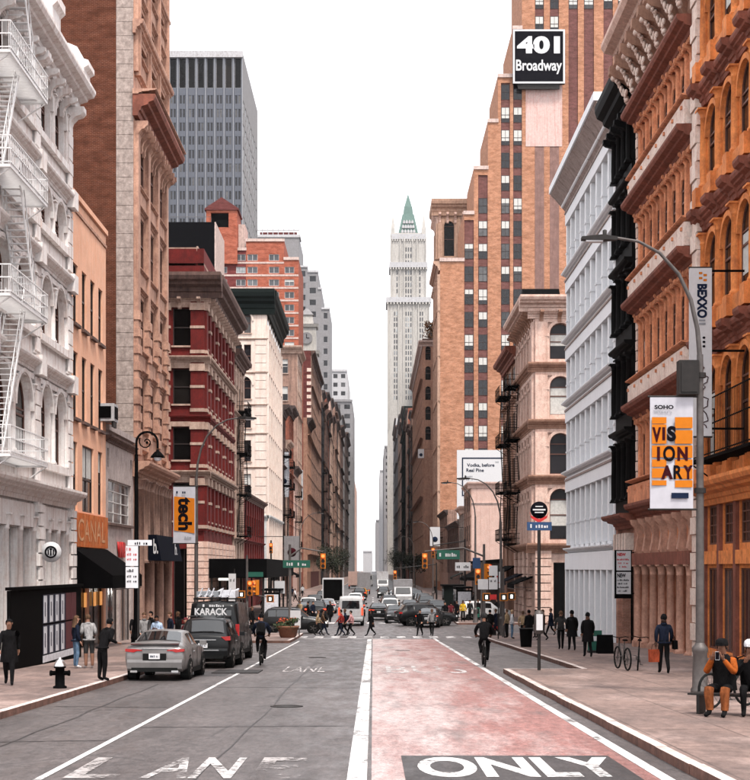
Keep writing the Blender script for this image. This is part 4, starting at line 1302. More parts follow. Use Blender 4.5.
def build_R2():
    y0, y1 = 60.05, 73.6
    zb = zr(y1); V = lambda Z: Z - zb; W = y1-y0; m = M['red_b']; dk = M['red_dark']; pq = M['pale_quoin']; H = V(28.0)
    b = building('terracotta red iron building with slender paired columns, pale bands and scroll brackets', RX, y0, zb)
    f = street_face(b, 1, W, H, m, .12)
    fl = [5.4, 10.3, 15.3, 20.2, 24.6]
    nb = 7; bw = (W-.9)/nb
    for i in range(4):
        a, c = V(fl[i]), V(fl[i+1])
        f.box('pale_band', .1, a-.06, W-.2, .62, .95, pq if i else m)
        f.cornice(a+.9, .74, .24, m, .05, W-.1, 'sill_course')
        for k in range(nb):
            u = .45+bw*k
            f.win(u+.22, a+1.25, bw-.44, c-a-2.5, True, 'h', M['frame_brown'], M['glass_dark'], None, blind=.08)
            f.column(u, a+1.15, c-a-2.1, .11, m, .06, 1.9)
            f.box('pilaster', u-.14, a+1.15, .28, .08, c-a-2.1, m)
            f.add('bracket', console_mesh(.24, .42, .7, m), u+bw/2, c-1.55)
            f.add('bracket', console_mesh(.2, .42, .55, m), u, c-1.2)
            # dentils
        dm = cached(('dent', W), lambda: dentils(W, m))
        f.add('dentil_course', dm, 0, c-.98, .2, kind='stuff')
        f.cornice(c-.95, .95, .85, dk, 0, W)  # dark iron colours the cornice as shadowed against the lighter wall
        for k in range(nb+1):
            f.box('knob', min(.45+bw*k-.13, W-.3), a+.6, .14, .70, .14, m)
        f.quoins(0, a+1.15, c-1.0, pq, .4, .5, .22); f.quoins(W-.4, a+1.15, c-1.0, pq, .4, .5, .22)
    # crowning consoles
    f.cornice(V(26.6), 1.9, 1.4, M['beige'], -.1, W+.2)
    f.consoles(V(24.6), 1.6, 2.1, M['beige_dark'], 9, .5, .5, W-.5)
    for k in range(9):
        f.add('acanthus', cached(('acan',), lambda: acanthus(M['pale_quoin'])), .5+(W-1.0)*k/8, V(25.0), .62)
    # street floor: scroll brackets over round columns
    f.cornice(V(4.6), .8, .8, dk, 0, W)
    f.box('frieze', .1, V(2.45), W-.2, .42, .55, dk)
    n = 6
    for k in range(n+1):
        u = .75+(W-1.5)*k/n
        mb = cached(('bigscroll',), lambda: MB().prism_x([(0,0),(-.30,0),(-.38,.15),(-.32,.5),(-.26,.9),(-.36,1.25),(-.54,1.45),(-.6,1.68),(0,1.68)], -.2, .2).mesh('scroll_bracket', M['ground_col']))
        f.add('scroll_bracket', mb, u, V(2.95))
        f.column(u, .35, V(2.45)-.35, .19, M['ground_col'], .22, 1.3)
        f.add('plinth', box_mesh('plinth', .55, .48, .42, M['ground_col']), u-.27, -.05)
        if k < n: f.win(u+.5, .5, (W-1.5)/n-1.0, V(2.2)-.5, False, 'v', M['frame_brown'], M['glass_dark'])
    f.finish()
    shell(b, 1, W, 25, H-.3, M['dark_brick'], ('street',))
def acanthus(mat):      # carved leaf bracket: many small lobes along an S curve
    mb = MB(); rg = random.Random(12)
    for q in range(26):
        t = q/25
        y = -.05-.75*t**1.6; z = 1.35*t
        w = .14+.16*math.sin(t*3.1)
        mb.ball((rg.uniform(-w,w), y+rg.uniform(-.08,.02), z+rg.uniform(-.05,.05)), (rg.uniform(.06,.13), rg.uniform(.06,.12), rg.uniform(.09,.17)), 0, 6, 4)
    mb.lathe([(.02,-.2),(.16,-.17),(.16,.17),(.02,.2)], 10, 0, -.72, 0, True, 'x', 1.2)
    mb.lathe([(.02,-.16),(.10,-.13),(.10,.13),(.02,.16)], 10, 0, -.12, 0, True, 'x', .08)
    return mb.mesh('acanthus', mat)
def dentils(W, mat):
    mb = MB(); u = .1
    while u < W-.2: mb.box(u, u+.14, -.12, .02, 0, .2); u += .28
    return mb.mesh('dentil_course', mat)
build_R2()

def build_R3():
    y0, y1 = 73.65, 79.55
    zb = zr(y1); V = lambda Z: Z - zb; W = y1-y0; m = M['black_iron']; H = V(26.4)
    b = building('narrow black cast iron building between the terracotta and the white fronts', RX, y0, zb)
    f = street_face(b, 1, W, H, M['soft_brick'], .5)
    fl = [4.9, 9.3, 13.6, 17.7, 21.6, 25.2]
    for i in range(5):
        a, c = V(fl[i]), V(fl[i+1])
        for k in range(3):
            u = .75+k*1.5
            f.win(u+.2, a+.9, 1.1, c-a-1.7, True, 'h', M['black'], M['glass_dark'])
            f.column(u, a+.8, c-a-1.4, .16, m, .42, 1.6)
        f.column(.75+4.5, a+.8, c-a-1.4, .16, m, .42, 1.6)
        f.box('front_panel', .5, a, W-1.0, .3, .8, m); f.cornice(c-.55, .7, .55, m, .45, W-.9)
        for k in range(4): f.box('pier_panel', .55+k*1.5, a+.8, .34, .34, c-a-1.3, m)
        f.box('spandrel', .5, c-.85, W-1.0, .28, .4, m)
    f.cornice(V(24.6), 1.35, 2.1, m, .1, W-.15)
    f.consoles(V(23.6), 1.0, 1.2, m, 5, .3, .6, W-.6)
    f.cornice(V(4.3), 1.0, .7, M['red_dark'], 0, W)
    f.box('pilaster', 0, .05, .5, .2, V(4.3), M['soft_brick']); f.box('pilaster', W-.5, .05, .5, .2, V(4.3), M['soft_brick'])
    f.win(.8, .1, 4.3, V(2.6), False, 'v', M['black'], M['glass_dark'])
    f.finish()
    shell(b, 1, W, 25, H-.3, M['soft_brick'], ('street',))
    # pale louvred transom and two sale signs set across the pavement
    for k in range(5): f.box('transom_slat', .9+k*.85, V(3.2), .35, .5, .85, M['pale_quoin'])
    s = thing('sale_sign', 'two stacked white notice panels with red and black lettering by the black iron building', 'sign', (wx(615.5,74.0), 74.0, zb))
    x1 = wx(631.5,74.0)-wx(615.5,74.0); q = lambda py: wz(py, 74.0)-zb
    ob('panel', MB().box(-.04, x1+.04, 0, .06, q(598.5), q(550)).mesh('panel', M['black']), s)
    for (a, c) in ((551, 570.5), (572, 594)):
        ob('notice', MB().box(.05, x1-.03, -.02, -.005, q(c), q(a)).mesh('notice', M['sign_white']), s)
    ob('lettering', text_mesh('NEW', .42, .16, M['ink_red'], .05), s, (.30, -.03, q(554.5)))
    ob('lettering', text_mesh('NEW', .42, .20, M['ink'], .05), s, (.30, -.03, q(575.5)))
    for k, (ln, c) in enumerate((('', 'ink_red'),)*3):
        ob('print_line', scribble(.62-.12*k, .09, M[c], k), s, (.38, -.03, q(559.5+3.6*k)))
    for k, ln in enumerate(('',)*4):
        ob('print_line', scribble(.6-.08*(k%2), .09, M['ink'], k+4), s, (.38, -.03, q(580+3.6*k)))
    ob('bracket', MB().box(x1, RX-wx(615.5,74.0), .02, .08, q(553), q(552)).box(x1, RX-wx(615.5,74.0), .02, .08, q(594), q(593)).mesh('bracket', M['black']), s)
build_R3()

def build_R4():
    y0, y1 = 79.65, 99.6
    zb = zr(y1); V = lambda Z: Z - zb; W = y1-y0; m = M['lav_white']; H = V(26.6)
    b = building('white cast iron building with plain square columns and a deep curved eave', RX, y0, zb)
    f = street_face(b, 1, W, H, m, .6)
    fl = [3.5, 8.3, 12.9, 17.0, 21.5, 26.0]
    nb = 9; bw = W/nb
    for i in range(5):
        a, c = V(fl[i]), V(fl[i+1])
        for k in range(nb):
            f.win(bw*k+.24, a+.35, bw-.48, c-a-1.45, False, 'h', M['frame_white'], M['glass_pale'], None, inset=.55)
        for k in range(nb+1):
            u = min(max(bw*k-.22, 0), W-.44)
            f.box('square_column', u, a+.3, .44, .26, c-a-1.3, m)
            f.box('column_collar', u-.04, a+(c-a)*.35, .52, .30, .1, m)
        f.box('floor_band', 0, c-1.0, W, .34, .95, m)
        f.cornice(c-.1, .62, .4, m, 0, W, 'sill_course')
        f.box('painted_shadow_line', 0, c-.28, W, .4, .12, M['soffit'])  # brown strip paints a shadow line under each sill course
    f.cornice(V(3.2), .5, .4, m, 0, W, 'sill_course')
    for k in range(nb):
        f.win(bw*k+.26, .1, bw-.52, V(2.3), False, 'h', M['frame_white'], M['glass_pale'], None, inset=.5)
    for k in range(nb+1): f.box('square_column', min(max(bw*k-.22,0),W-.44), .02, .46, .34, V(2.4), m)
    f.box('floor_band', 0, V(2.2), W, .36, 1.05, m)
    # curved eave
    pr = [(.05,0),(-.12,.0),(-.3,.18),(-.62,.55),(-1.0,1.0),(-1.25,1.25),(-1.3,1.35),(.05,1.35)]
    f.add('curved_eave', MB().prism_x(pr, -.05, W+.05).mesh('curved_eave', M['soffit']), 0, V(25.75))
    f.box('eave_lip', -.1, V(27.11), W+.2, 1.4, .45, m)
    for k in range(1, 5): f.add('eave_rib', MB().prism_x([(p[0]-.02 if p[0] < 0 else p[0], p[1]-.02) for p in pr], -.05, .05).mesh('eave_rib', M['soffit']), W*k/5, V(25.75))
    f.finish()
    shell(b, 1, W, 25, V(27.0), m, ('street',))
build_R4()

def build_R5():
    y0, y1 = 121.3, 136.0
    zb = zr(y1); V = lambda Z: Z - zb; W = y1-y0; D = 26; m = M['beige']; H = V(23.6)
    b = building('beige stone corner building with arched windows and a bracketed cornice', RX, y0, zb)
    f = street_face(b, 1, W, H, m, .35); g = Fac(b, (0,0,0), 0, D, H, m, .35)
    rows = [(4.6,4.1),(9.9,3.3),(14.7,3.1),(19.2,2.9)]
    for fc in (f, g):
        n = 6 if fc is f else 9
        if fc is f: us = [(W/n)*(k+.5) for k in range(n)]; ww = 1.35
        else: us = [2.05+2.75*k for k in range(9)]; ww = 1.7
        for z, h in rows:
            for u in us:
                fc.win(u-ww/2, V(z), ww, h, True, 'h', M['frame_brown'], M['glass'], None, blind=.2)
                fc.add('arch_moulding', cached(('arR5',ww), lambda: arch_ring(ww/2+.02, .24, .16, m)), u, V(z)+h-ww/2)
                fc.box('imposts', u-ww/2-.42, V(z)+h-ww/2-.25, .36, .28, .25, m); fc.box('imposts', u+ww/2+.06, V(z)+h-ww/2-.25, .36, .28, .25, m)
                fc.box('pilaster', u-ww/2-.36, V(z)-.4, .26, .2, h-ww/2+.2, m); fc.box('pilaster', u+ww/2+.1, V(z)-.4, .26, .2, h-ww/2+.2, m)
            lft = 0 if fc is f else -.6
            fc.cornice(V(z)+h+.35, .6, .75, M['beige_dark'] if z < 19 else m, lft, fc.W-lft)
            fc.box('frieze', 0, V(z)+h+.05, fc.W, .12, .28, m)
            fc.box('corner_pier', fc.W-1.0 if fc is f else 0, V(z)-.4, 1.0, .26, h+.5, m)
        fc.cornice(V(23.0), 1.3, 1.2, m, 0 if fc is f else -1.3, fc.W+(0 if fc is f else 1.3))
        fc.consoles(V(22.1), 1.0, .95, M['beige_dark'], 12 if fc is f else 18, .3, .5, fc.W-.5)
        u = 0
        for u in [0.0, 3.6, 7.2, 10.8] + ([14.4, 18.0, 21.6] if fc is g else []):
            z = .1
            while z < V(3.4): fc.box('rusticated_block', min(u, fc.W-1.3), z, 1.3, .3, .58, m); z += .66
            if u < fc.W-3.5: fc.win(u+1.5, .15, 1.9, V(2.6), False, 'v', M['frame_dark'], M['glass_dark'])
        fc.cornice(V(3.5), .7, .8, M['beige_dark'], 0 if fc is f else -.7, fc.W+(0 if fc is f else .7))
        fc.finish()
    shell(b, 1, W, D, H-.2, m, ('street','front'))
    ob('roof_gable', MB().prism_x([(9.0,V(24.1)),(14.5,V(24.1)),(12.5,V(27.2))], 0.2, 3.5).mesh('roof_gable', M['black']), b)
    fire_escape(f, .4, 3.6, [V(4.4), V(9.0), V(13.7), V(18.4)], 1.3, M['black'], .95, True, .3)
build_R5()
mid(1, 136.3, 150, 22.5, 20, M['beige_dark'], 'weathered sandstone building behind the bracketed corner building', fe=[5, 9.5, 14, 18.5], cor=(1.1,1.2,M['red_dark']))
mid(1, 150.5, 199, 3.2, 16, M['far_dark'], 'low dark shop building before the pink blank wall', glazing=True, courses=3, z0=1.0, cor=(.4,.4,M['black']))

def pink_wall():
    y0, y1 = 200.0, 214.0; zb = zr(y0); V = lambda Z: Z-zb
    b, f, g, V = mid(1, y0, y1, wz(482, y0), 12, M['brown_stone'], 'low pink walled building with a plain end wall before the tower', cor=(.5,.8,M['pink_wall']), fcor=True, fmat=M['pink_wall'], courses=4)
    g2 = Fac(b, (0,0,0), 0, 12, V(8), M['pink_wall'])
    for (u, z, w, h) in ((4.3,3.8,1.1,2.0),(7.4,.8,1.0,2.6),(4.3,-1.0,1.2,2.4)):
        g2.add('window', frame_mesh(w, h, False, 'h', M['frame_dark']), u, V(z), .05)
        o = g2.add('pane', pane_mesh(w, h, False, M['glass_dark']), u, V(z), .055)
    g2.cornice(V(wz(505,y0)), .15, .3, M['pale_band'], 0, 12, 'string_course')
    g2.add('conduit', MB().tube([(6.2,-.06,0),(6.2,-.06,V(9))], .05, 5).mesh('conduit', M['steel']))
pink_wall()
mid(1, 215, 226, wz(507, 218), 9, M['quoin'], 'small tan stone house front beside the billboard', cor=(.8,1.0,M['beige']), fcor=True, courses=4)

def billboard():
    d = 240.0; zb = zr(d); q = lambda py: wz(py, d)-zb
    x0, x1 = wx(457, d), wx(512, d); W = x1-x0
    b = thing('billboard', 'white billboard with a thin grey border and serif lettering above the pink wall', 'billboard', (x0, d, zb))
    ob('panel', MB().box(0, W, 0, .4, q(519), q(450)).mesh('panel', M['sign_white']), b)
    a, c, e, g = wx(462,d)-x0, W-.6, q(496), q(457.5)
    mb = MB()
    for (u0,u1,v0,v1) in ((a,c,g-.18,g),(a,c,e,e+.18),(a,a+.18,e+.18,g-.18),(c-.18,c,e+.18,g-.18)): mb.box(u0,u1,-.05,-.01,v0,v1)
    ob('border', mb.mesh('border', M['ink_blue']), b)
    ob('lettering', text_mesh('Vodka, before', 4.4, .62, M['ink_blue'], .02), b, (a+3.0, -.03, q(465.3)))
    ob('lettering', text_mesh('Real Pine', 2.8, .55, M['ink_blue'], .02), b, (a+2.1, -.03, q(470.2)))
    ob('print_line', scribble(.9, .28, M['ink_grey'], 1, 5), b, (c-1.6, -.03, q(462)))
    for k in range(2): ob('print_line', scribble(1.1, .25, M['ink_grey'], k, 6), b, (a+1.2, -.03, q(476.5+3*k)))
    ob('print_line', scribble(1.0, .3, M['ink_grey'], 3, 4), b, (a+.9, -.03, q(498.5)))
    for u in (1, W/2, W-1): ob('support_post', MB().box(u-.2,u+.2,.42,.8,0,q(452)).mesh('support_post', M['dark_steel']), b)
    ob('catwalk', MB().box(0, W, -1.0, 0, q(520.5), q(519.6)).mesh('catwalk', M['dark_steel']), b)
billboard()
mid(1, 228, 262, 9.5, 20, M['brown_dark'], 'low brown shop row under the billboard', courses=3.5, cor=(.6,.8,M['far_dark']))
mid(1, 262.5, 292, 12.5, 20, M['brown_stone'], 'low brown stone building at the foot of the brick tower', courses=4, cor=(.7,.9,M['far_dark']), fe=[4,8])

def tower401():
    d = 293.0; zb = zr(d); V = lambda Z: Z-zb
    b = building('stepped orange brick tower with dark window columns and a rooftop street number sign', RX, d, zb, name='brick_tower', cat='tower')
    m = M['tower_brick']; D = 22
    P = lambda px: wx(px, d) - RX
    strips = [(440.1,464,259),(464,474,212),(474,488,167),(488,498,120),(498,513,75),(513,522,27),(522,652,-60)]
    cols = [(466,475.6),(481,490.5),(501,510),(515.6,525),(535,544),(550,559),(568.6,578),(584,594),(603.6,613),(618,627.5),(636,645)]
    ztops = {}
    # one front wall per setback strip, walls of the steps, window columns
    for i, (a, c, t) in enumerate(strips):
        H = V(wz(t, d)); w = P(c)-P(a)
        g = Fac(b, (P(a),0,0), 0, w, H, m, .3)
        for (x0, x1) in cols:
            xm = (x0+x1)/2
            if not (a <= xm < c): continue
            ww = (x1-x0)*d/F
            # keep each opening inside its own strip
            u0 = max(.05, min(P(x0)-P(a), w-ww-.05))
            k = 0
            ylo = 267 if xm < 560 else -20
            g.op.append((u0, u0+ww, V(6) if xm < 560 else V(6), V(wz(max(t+8, -58), d)) , False))
            col_top = wz(max(t+8, -58), d)
            g.add('spandrel_strip', cached(('sps', round(ww,2), round(col_top,1)), lambda: MB().box(0, ww, .0, .05, V(6), V(col_top)).mesh('spandrel_strip', M['tower_span'])), u0, 0, -.24)
            y = 267.0 - 22.75*20
            while y < 540:
                ztop = wz(y-.8, d); zbot = wz(y+14.4, d)
                mural = 526 < xm < 562 and 84 < y+6 < 148
                if ztop < col_top-.2 and not mural and zbot > 7:
                    if xm < 562 or y < -2:
                        f = g.add('window', frame_mesh(ww-.16, ztop-zbot, False, 'hv', M['frame_dark']), u0+.08, V(zbot), -.16)
                        dull = 526 < xm < 562 and y > 140
                        g.add('pane', pane_mesh(ww-.16, ztop-zbot, False, M['glass']), parent=f)
                        if not dull and rnd.random() < .55:
                            bh = (ztop-zbot)*rnd.choice((.3,.48,.48,.7))
                            ob('blind', cached(('tb', round(ww,2), round(bh,2)), lambda: MB().quad((.08,.03,-bh),(ww-.24,.03,-bh),(ww-.24,.03,0),(.08,.03,0)).mesh('blind', M['blind'])), f, (0,0,ztop-zbot-.07))
                y += 22.75
        g.box('coping', -.1, H-.5, w+.2, .25, .7, M['pale_band'])
        g.finish()
        if i:
            lo = V(wz(strips[i-1][2], d))
            Fac(b, (P(a),D,lo), -1, D, H-lo, m).finish()
        mb = MB(); mb.quad((P(a),0,H-.2),(P(c),0,H-.2),(P(c),D,H-.2),(P(a),D,H-.2))
        ob('roof', mb.mesh('roof', M['roof']), b)
    # street side
    H = V(wz(259,d)); f = Fac(b, (0,D,0), -1, D, H, M['tower_brick'], .3)
    for k in range(6): f.box('pilaster', min(k*4.5, D-.9), 2, .9, .5, H-5, M['palazzo'])
    z = 8
    while z < 60: f.cornice(V(z), .6, .6, M['palazzo'], name='string_course'); z += 8.8
    f.cornice(H-2.2, 1.3, 1.8, M['palazzo'])
    f.finish()
    W = P(652); Hm = V(wz(-60,d))
    Fac(b, (W,0,0), 1, D, Hm, m).finish(); Fac(b, (W,D,0), 2, W, V(60), m).finish()
    # pale painted patch
    ob('painted_panel', MB().box(P(525.8), P(562.2), -.06, .02, V(wz(146.5,d)), V(wz(84,d))).mesh('painted_panel', M['mural']), b)
    for (x0,x1) in ((535,544),(550,559)):      # bleached window strips below the patch
        ob('faded_strip', MB().box(P(x0)-.02, P(x1)+.02, -.04, .0, V(wz(300,d)), V(wz(147.4,d))).mesh('faded_strip', M['faded_brown']), b)
    for k in range(0): ob('faded_band', MB().box(P(526), P(562), -.09, -.045, V(wz(155+k*11.4,d)), V(wz(155+k*11.4,d))+.25).mesh('faded_band', M['mural']), b)
    # the number sign
    s = thing('number_sign', 'black square sign reading 401 Broadway with a white border, on the brick tower', 'sign', (wx(513,d-1.5), d-1.5, wz(83.5,d-1.5)))
    k = (d-1.5)/F; SWd, SH = 52*k, 54*k
    ob('panel', MB().box(0, SWd, 0, .8, 0, SH).mesh('panel', M['sign_black']), s)
    mb = MB(); t = .35
    for (u0,u1,v0,v1) in ((0,SWd,SH-t,SH),(0,SWd,0,t),(0,t,t,SH-t),(SWd-t,SWd,t,SH-t)): mb.box(u0,u1,-.08,-.01,v0,v1)
    ob('border', mb.mesh('border', M['sign_white']), s)
    ob('lettering', text_mesh('401', 43*k, 17.5*k, M['sign_white'], .05), s, (25.5*k, -.1, 38.5*k))
    ob('lettering', text_mesh('Broadway', 46*k, 14.5*k, M['sign_white'], .022), s, (26*k, -.1, 16.5*k))
    ob('support_frame', MB().box(1, SWd-1, .2, .6, -1.0, 0).mesh('support_frame', M['dark_steel']), s)
tower401()

def palazzo():
    d0, d1 = 320.0, 333.0; zb = zr(d0); V = lambda Z: Z-zb; H = V(wz(200,d0)); D = 24; W = d1-d0; m = M['palazzo']
    b = building('tan terracotta palazzo with a wide bracketed cornice and tall arches behind the tower', RX+.75, d0, zb)
    g = Fac(b, (0,0,0), 0, D, H, m, .5); f = street_face(b, 1, W, H, m, .5)
    for fc in (g, f):
        n = 5 if fc is g else 3; bw = fc.W/n
        for k in range(n):
            fc.win(bw*k+1.3, V(wz(256,d0)), bw-2.6, (256-221)*d0/F, True, 'h', M['frame_brown'], M['glass_dark'])
            z = wz(285, d0)
            while z > 55:
                fc.win(bw*k+1.2, V(z), bw-2.4, 3.2, False, 'v', M['frame_brown'], M['glass']); z -= 5.2
        fc.cornice(H-3.4, 1.4, 3.4, m, 0 if fc is f else -1.4, fc.W+(0 if fc is f else 1.4))
        fc.consoles(H-5.0, 1.1, 2.2, M['beige'], n*3, .5)
        fc.cornice(V(wz(263,d0)), .7, .9, m, 0 if fc is f else -.7, fc.W+(0 if fc is f else .7)); fc.cornice(V(wz(292,d0)), 1.0, 1.4, m, 0 if fc is f else -1.0, fc.W+(0 if fc is f else 1.0))
        for k in range(n+1): fc.box('pilaster', min(max(bw*k-.5,0),fc.W-1), V(20), 1.0, .4, H-V(20)-5, m)
        fc.finish()
    shell(b, 1, W, D, H-.3, m, ('street','front'))
palazzo()

def far_right():
    b, f, g, V = mid(1, 337, 425, wz(341, 337), 22, M['beige_dark'], 'brown building with arched windows and a planted roof beyond the palazzo', X=11.3, proj=.7, cor=(1.1,1.2,M['pale_band']), fcor=True, courses=4.4,
        fwin=([.45,2.35,4.9,7.9], [wz(360,337), wz(380,337), wz(400,337), wz(420,337), wz(440,337)], 1.25, 3.1, dict(arch=True, frame=M['frame_brown'], pane=M['glass_dark'])))
    t = thing('roof_shrub', 'reddish brown shrub growing on the roof of the arched building', 'shrub', (wx(432,339), 340, wz(341,337)))
    leaf_cloud(t, 'foliage', (0,0,2.2), (2.6,2.2,2.8), 500, .35, M['leaf_brown'], 3)
    ob('planter_box', MB().box(-2.2,2.2,-1.4,1.4,0,.8).mesh('planter_box', M['brown_dark']), t)
    bb = building('dark glazed slab behind the planted roof', wx(428,440), 440, zr(440))
    ob('wall', MB().prism_y([(0,0),(14,0),(14,wz(296,440)-zr(440)),(3.2,wz(296,440)-zr(440)),(1.4,wz(320,440)-zr(440)),(0,wz(345,440)-zr(440))], 0, 26).mesh('wall', M['far_black']), bb)
    far_row(1, 427, [(16,404,'far_black','black glazed'),(16,425,'cream_trim','pale cream'),(18,412,'brown_dark','dark brown'),(20,428,'far_dark','sooty'),(24,410,'brown_stone','brown stone'),(26,424,'far_black','glossy black'),(30,408,'red_dark','rust red'),(36,420,'far_dark','charcoal'),(44,406,'green_metal','dark green'),(54,422,'pink_wall','pinkish'),(66,414,'brown_dark','umber'),(90,425,'grey_mid','grey stone'),(110,418,'grey_light','pale grey')], 'far bus lane side')
    far_block(1, 1180, 1300, wz(446, 1180), 16, M['grey_mid'], 'grey far tower with rows of tiny windows beside the sky gap', X=wx(384.5,1180))
    far_block(1, 1320, 1450, wz(470, 1320), 14, M['grey_light'], 'pale far block stepping down to the sky gap', X=wx(380,1320), wins=False)
    far_block(1, 1500, 1700, wz(520, 1500), 12, M['grey_mid'], 'lowest grey block at the end of the street', X=wx(376,1500), wins=False)

def gothic_tower():
    d = 1060.0; zb = zr(d); q = lambda py: wz(py, d)-zb; k = d/F
    b = building('pale gothic skyscraper with a green copper spire', wx(408.5,d), d+14, zb, name='skyscraper', cat='skyscraper')
    m = M['gothic']
    def stage(hw, y0, y1, dep, name='tower_stage'):
        return ob(name, MB().box(-hw*k, hw*k, -dep, dep, q(y1), q(y0)).mesh(name, m), b)
    stage(21.0, 300, 575, 15, 'lower_tower'); stage(18.0, 236, 300.01, 12.6); stage(15.5, 232, 236.01, 11)
    def rows(hw, y0, y1, dep, groups, step, hh):
        y = y0
        while y < y1:
            for c in groups:
                mb = cached(('gw', hh), lambda: MB().box(-.55*k, .55*k, -.15, .05, 0, hh*k).mesh('window', M['glass_pale']))
                ob('window', mb, b, (c*k, -dep-.02, q(y+hh)))
            y += step
    gr = [-14,-11.8,-2.4,0,2.4,11.8,14]
    rows(18, 247, 262, 12.6, [-2.4,0,2.4], 6.5, 4.0)
    rows(18, 270, 296, 12.6, [-11.4,-2.4,0,2.4,11.4], 6.2, 4.2)
    rows(21, 312, 400, 15, gr, 5.6, 3.8)
    # vertical ribs
    for hw, y0, y1, dep in ((18,236,300,12.6),(21,300,430,15)):
        for c in (-hw+.6, -hw*.47, -hw*.24, hw*.24, hw*.47, hw-.6):
            ob('rib', MB().box((c-.5)*k,(c+.5)*k,-dep-.9,-dep,q(y1),q(y0)-.5).mesh('rib', m), b)
    for hw, y, dep in ((22.4,300,16),(19.2,264.5,13.6),(17,236,12.6)):
        ob('crown_cornice', MB().box(-hw*k,hw*k,-dep-.8,dep+.8,q(y)-2.0,q(y)+1.6).mesh('crown_cornice', M['grey_light']), b)
        n = 14
        for j in range(n):
            ob('crown_tracery', cached(('ctr',), lambda: MB().taper(-.5,.5,-.3,.3,0,3.2,.3).mesh('crown_tracery', m)), b, ((-hw+hw*2*(j+.5)/n)*k, -dep-.6, q(y)-3.4))
    for sx in (-1, 1):
        for sy in (-1, 1):
            ob('pinnacle', MB().box(-1.5,1.5,-1.5,1.5,q(250),q(228)).taper(-1.5,1.5,-1.5,1.5,q(228),q(213),.08).mesh('pinnacle', m), b, (sx*15.5*k, sy*10.5, 0))
    # copper roof: steep pyramid, lantern, spire
    ob('copper_roof', MB().taper(-11*k,11*k,-8.5,8.5,q(236),q(211),.52).mesh('copper_roof', M['copper']), b)
    ob('copper_lantern', MB().taper(-5*k,5*k,-4,4,q(211),q(203),.82).mesh('copper_lantern', M['copper']), b)
    ob('copper_spire', MB().taper(-3.8*k,3.8*k,-3,3,q(203),q(189.5),.06).mesh('copper_spire', M['copper']), b)
    for r, (y, hw) in enumerate(((231,9.2),(226,8.0),(221,7.0))):
        for j in range(5-r//2):
            n = 5-r//2
            ob('dormer', cached(('dorm',), lambda: MB().prism_y([(-.8,0),(.8,0),(.8,1.4),(0,2.6),(-.8,1.4)], -1.0, 0.6).mesh('dormer', M['grey_light'])), b, ((-hw+2*hw*(j+.5)/n)*k*.8, -8.5*(1-.55*(236-y)/25)-.2, q(y)))
    # lower ornate wing in front
    ob('gabled_wing', MB().box(4*k,16*k,-40,-16,0,q(375)).prism_y([(4*k,q(375)),(16*k,q(375)),(10*k,q(366))], -40, -16).mesh('gabled_wing', M['grey_light']), b)
# ------------------------------------------------------------------ foliage
def leaf_cloud(parent, name, c, r, n, size, mat, seed=1, lumps=7):
    rg = random.Random(seed); mb = MB()
    cs = [(rg.uniform(-.6,.6), rg.uniform(-.6,.6), rg.uniform(-.55,.6), rg.uniform(.35,.6)) for _ in range(lumps)]
    for _ in range(n):
        l = rg.choice(cs)
        v = Vector((rg.gauss(0,1), rg.gauss(0,1), rg.gauss(0,1))).normalized() * (rg.random()**.45) * l[3]
        p = Vector((c[0]+(l[0]+v.x)*r[0], c[1]+(l[1]+v.y)*r[1], c[2]+(l[2]+v.z)*r[2]))
        a = Vector((rg.uniform(-1,1), rg.uniform(-1,1), rg.uniform(-1,1))).normalized(); b = a.orthogonal().normalized()
        s = size*rg.uniform(.6,1.3)
        mb.add([tuple(p-a*s), tuple(p+b*s*.5), tuple(p+a*s), tuple(p-b*s*.5)], [(0,1,2,3)])
    return ob(name, mb.mesh(name, mat), parent, kind='stuff')
def tree(x, y, h, r, label, seed, mat):
    t = thing('street_tree', label, 'tree', (x, y, zr(y)+SW), group='street trees in the far street')
    mb = MB(); rg = random.Random(seed)
    mb.tube([(0,0,0),(.05,.02,h*.25),(-.04,.05,h*.5),(.02,0,h*.8)], [.16,.13,.10,.04], 7)
    for k in range(6):
        a = rg.uniform(0,6.28); z = h*rg.uniform(.35,.6)
        mb.tube([(0,0,z),(math.cos(a)*r*.4,math.sin(a)*r*.4,z+h*.18),(math.cos(a)*r*.8,math.sin(a)*r*.8,z+h*.3)], [.07,.05,.02], 5)
    ob('trunk', mb.mesh('trunk', M['bark']), t)
    leaf_cloud(t, 'crown', (0,0,h*.68), (r,r,h*.36), 1500, .22, mat, seed, 9)
far_right()
gothic_tower()
tree(-9.2, 335, 9.5, 3.4, 'dark leafed tree on the pavement beyond the maroon building', 1, M['leaf_dark'])
tree(-9.0, 300, 8.0, 2.8, 'dark tree with a rounded crown below the apartment block', 2, M['leaf_dark'])
tree(-9.2, 430, 10.5, 3.6, 'tall dark tree far along the row of brown fronts', 3, M['leaf_dark'])
tree(9.0, 520, 11, 3.6, 'dark tree far along the pavement before the brown stone front', 4, M['leaf_dark'])
tree(9.0, 640, 12, 4.2, 'hazy dark tree far down the bus lane side', 5, M['leaf'])
tree(9.2, 330, 8.0, 2.5, 'small dark tree below the tan palazzo', 6, M['leaf_dark'])
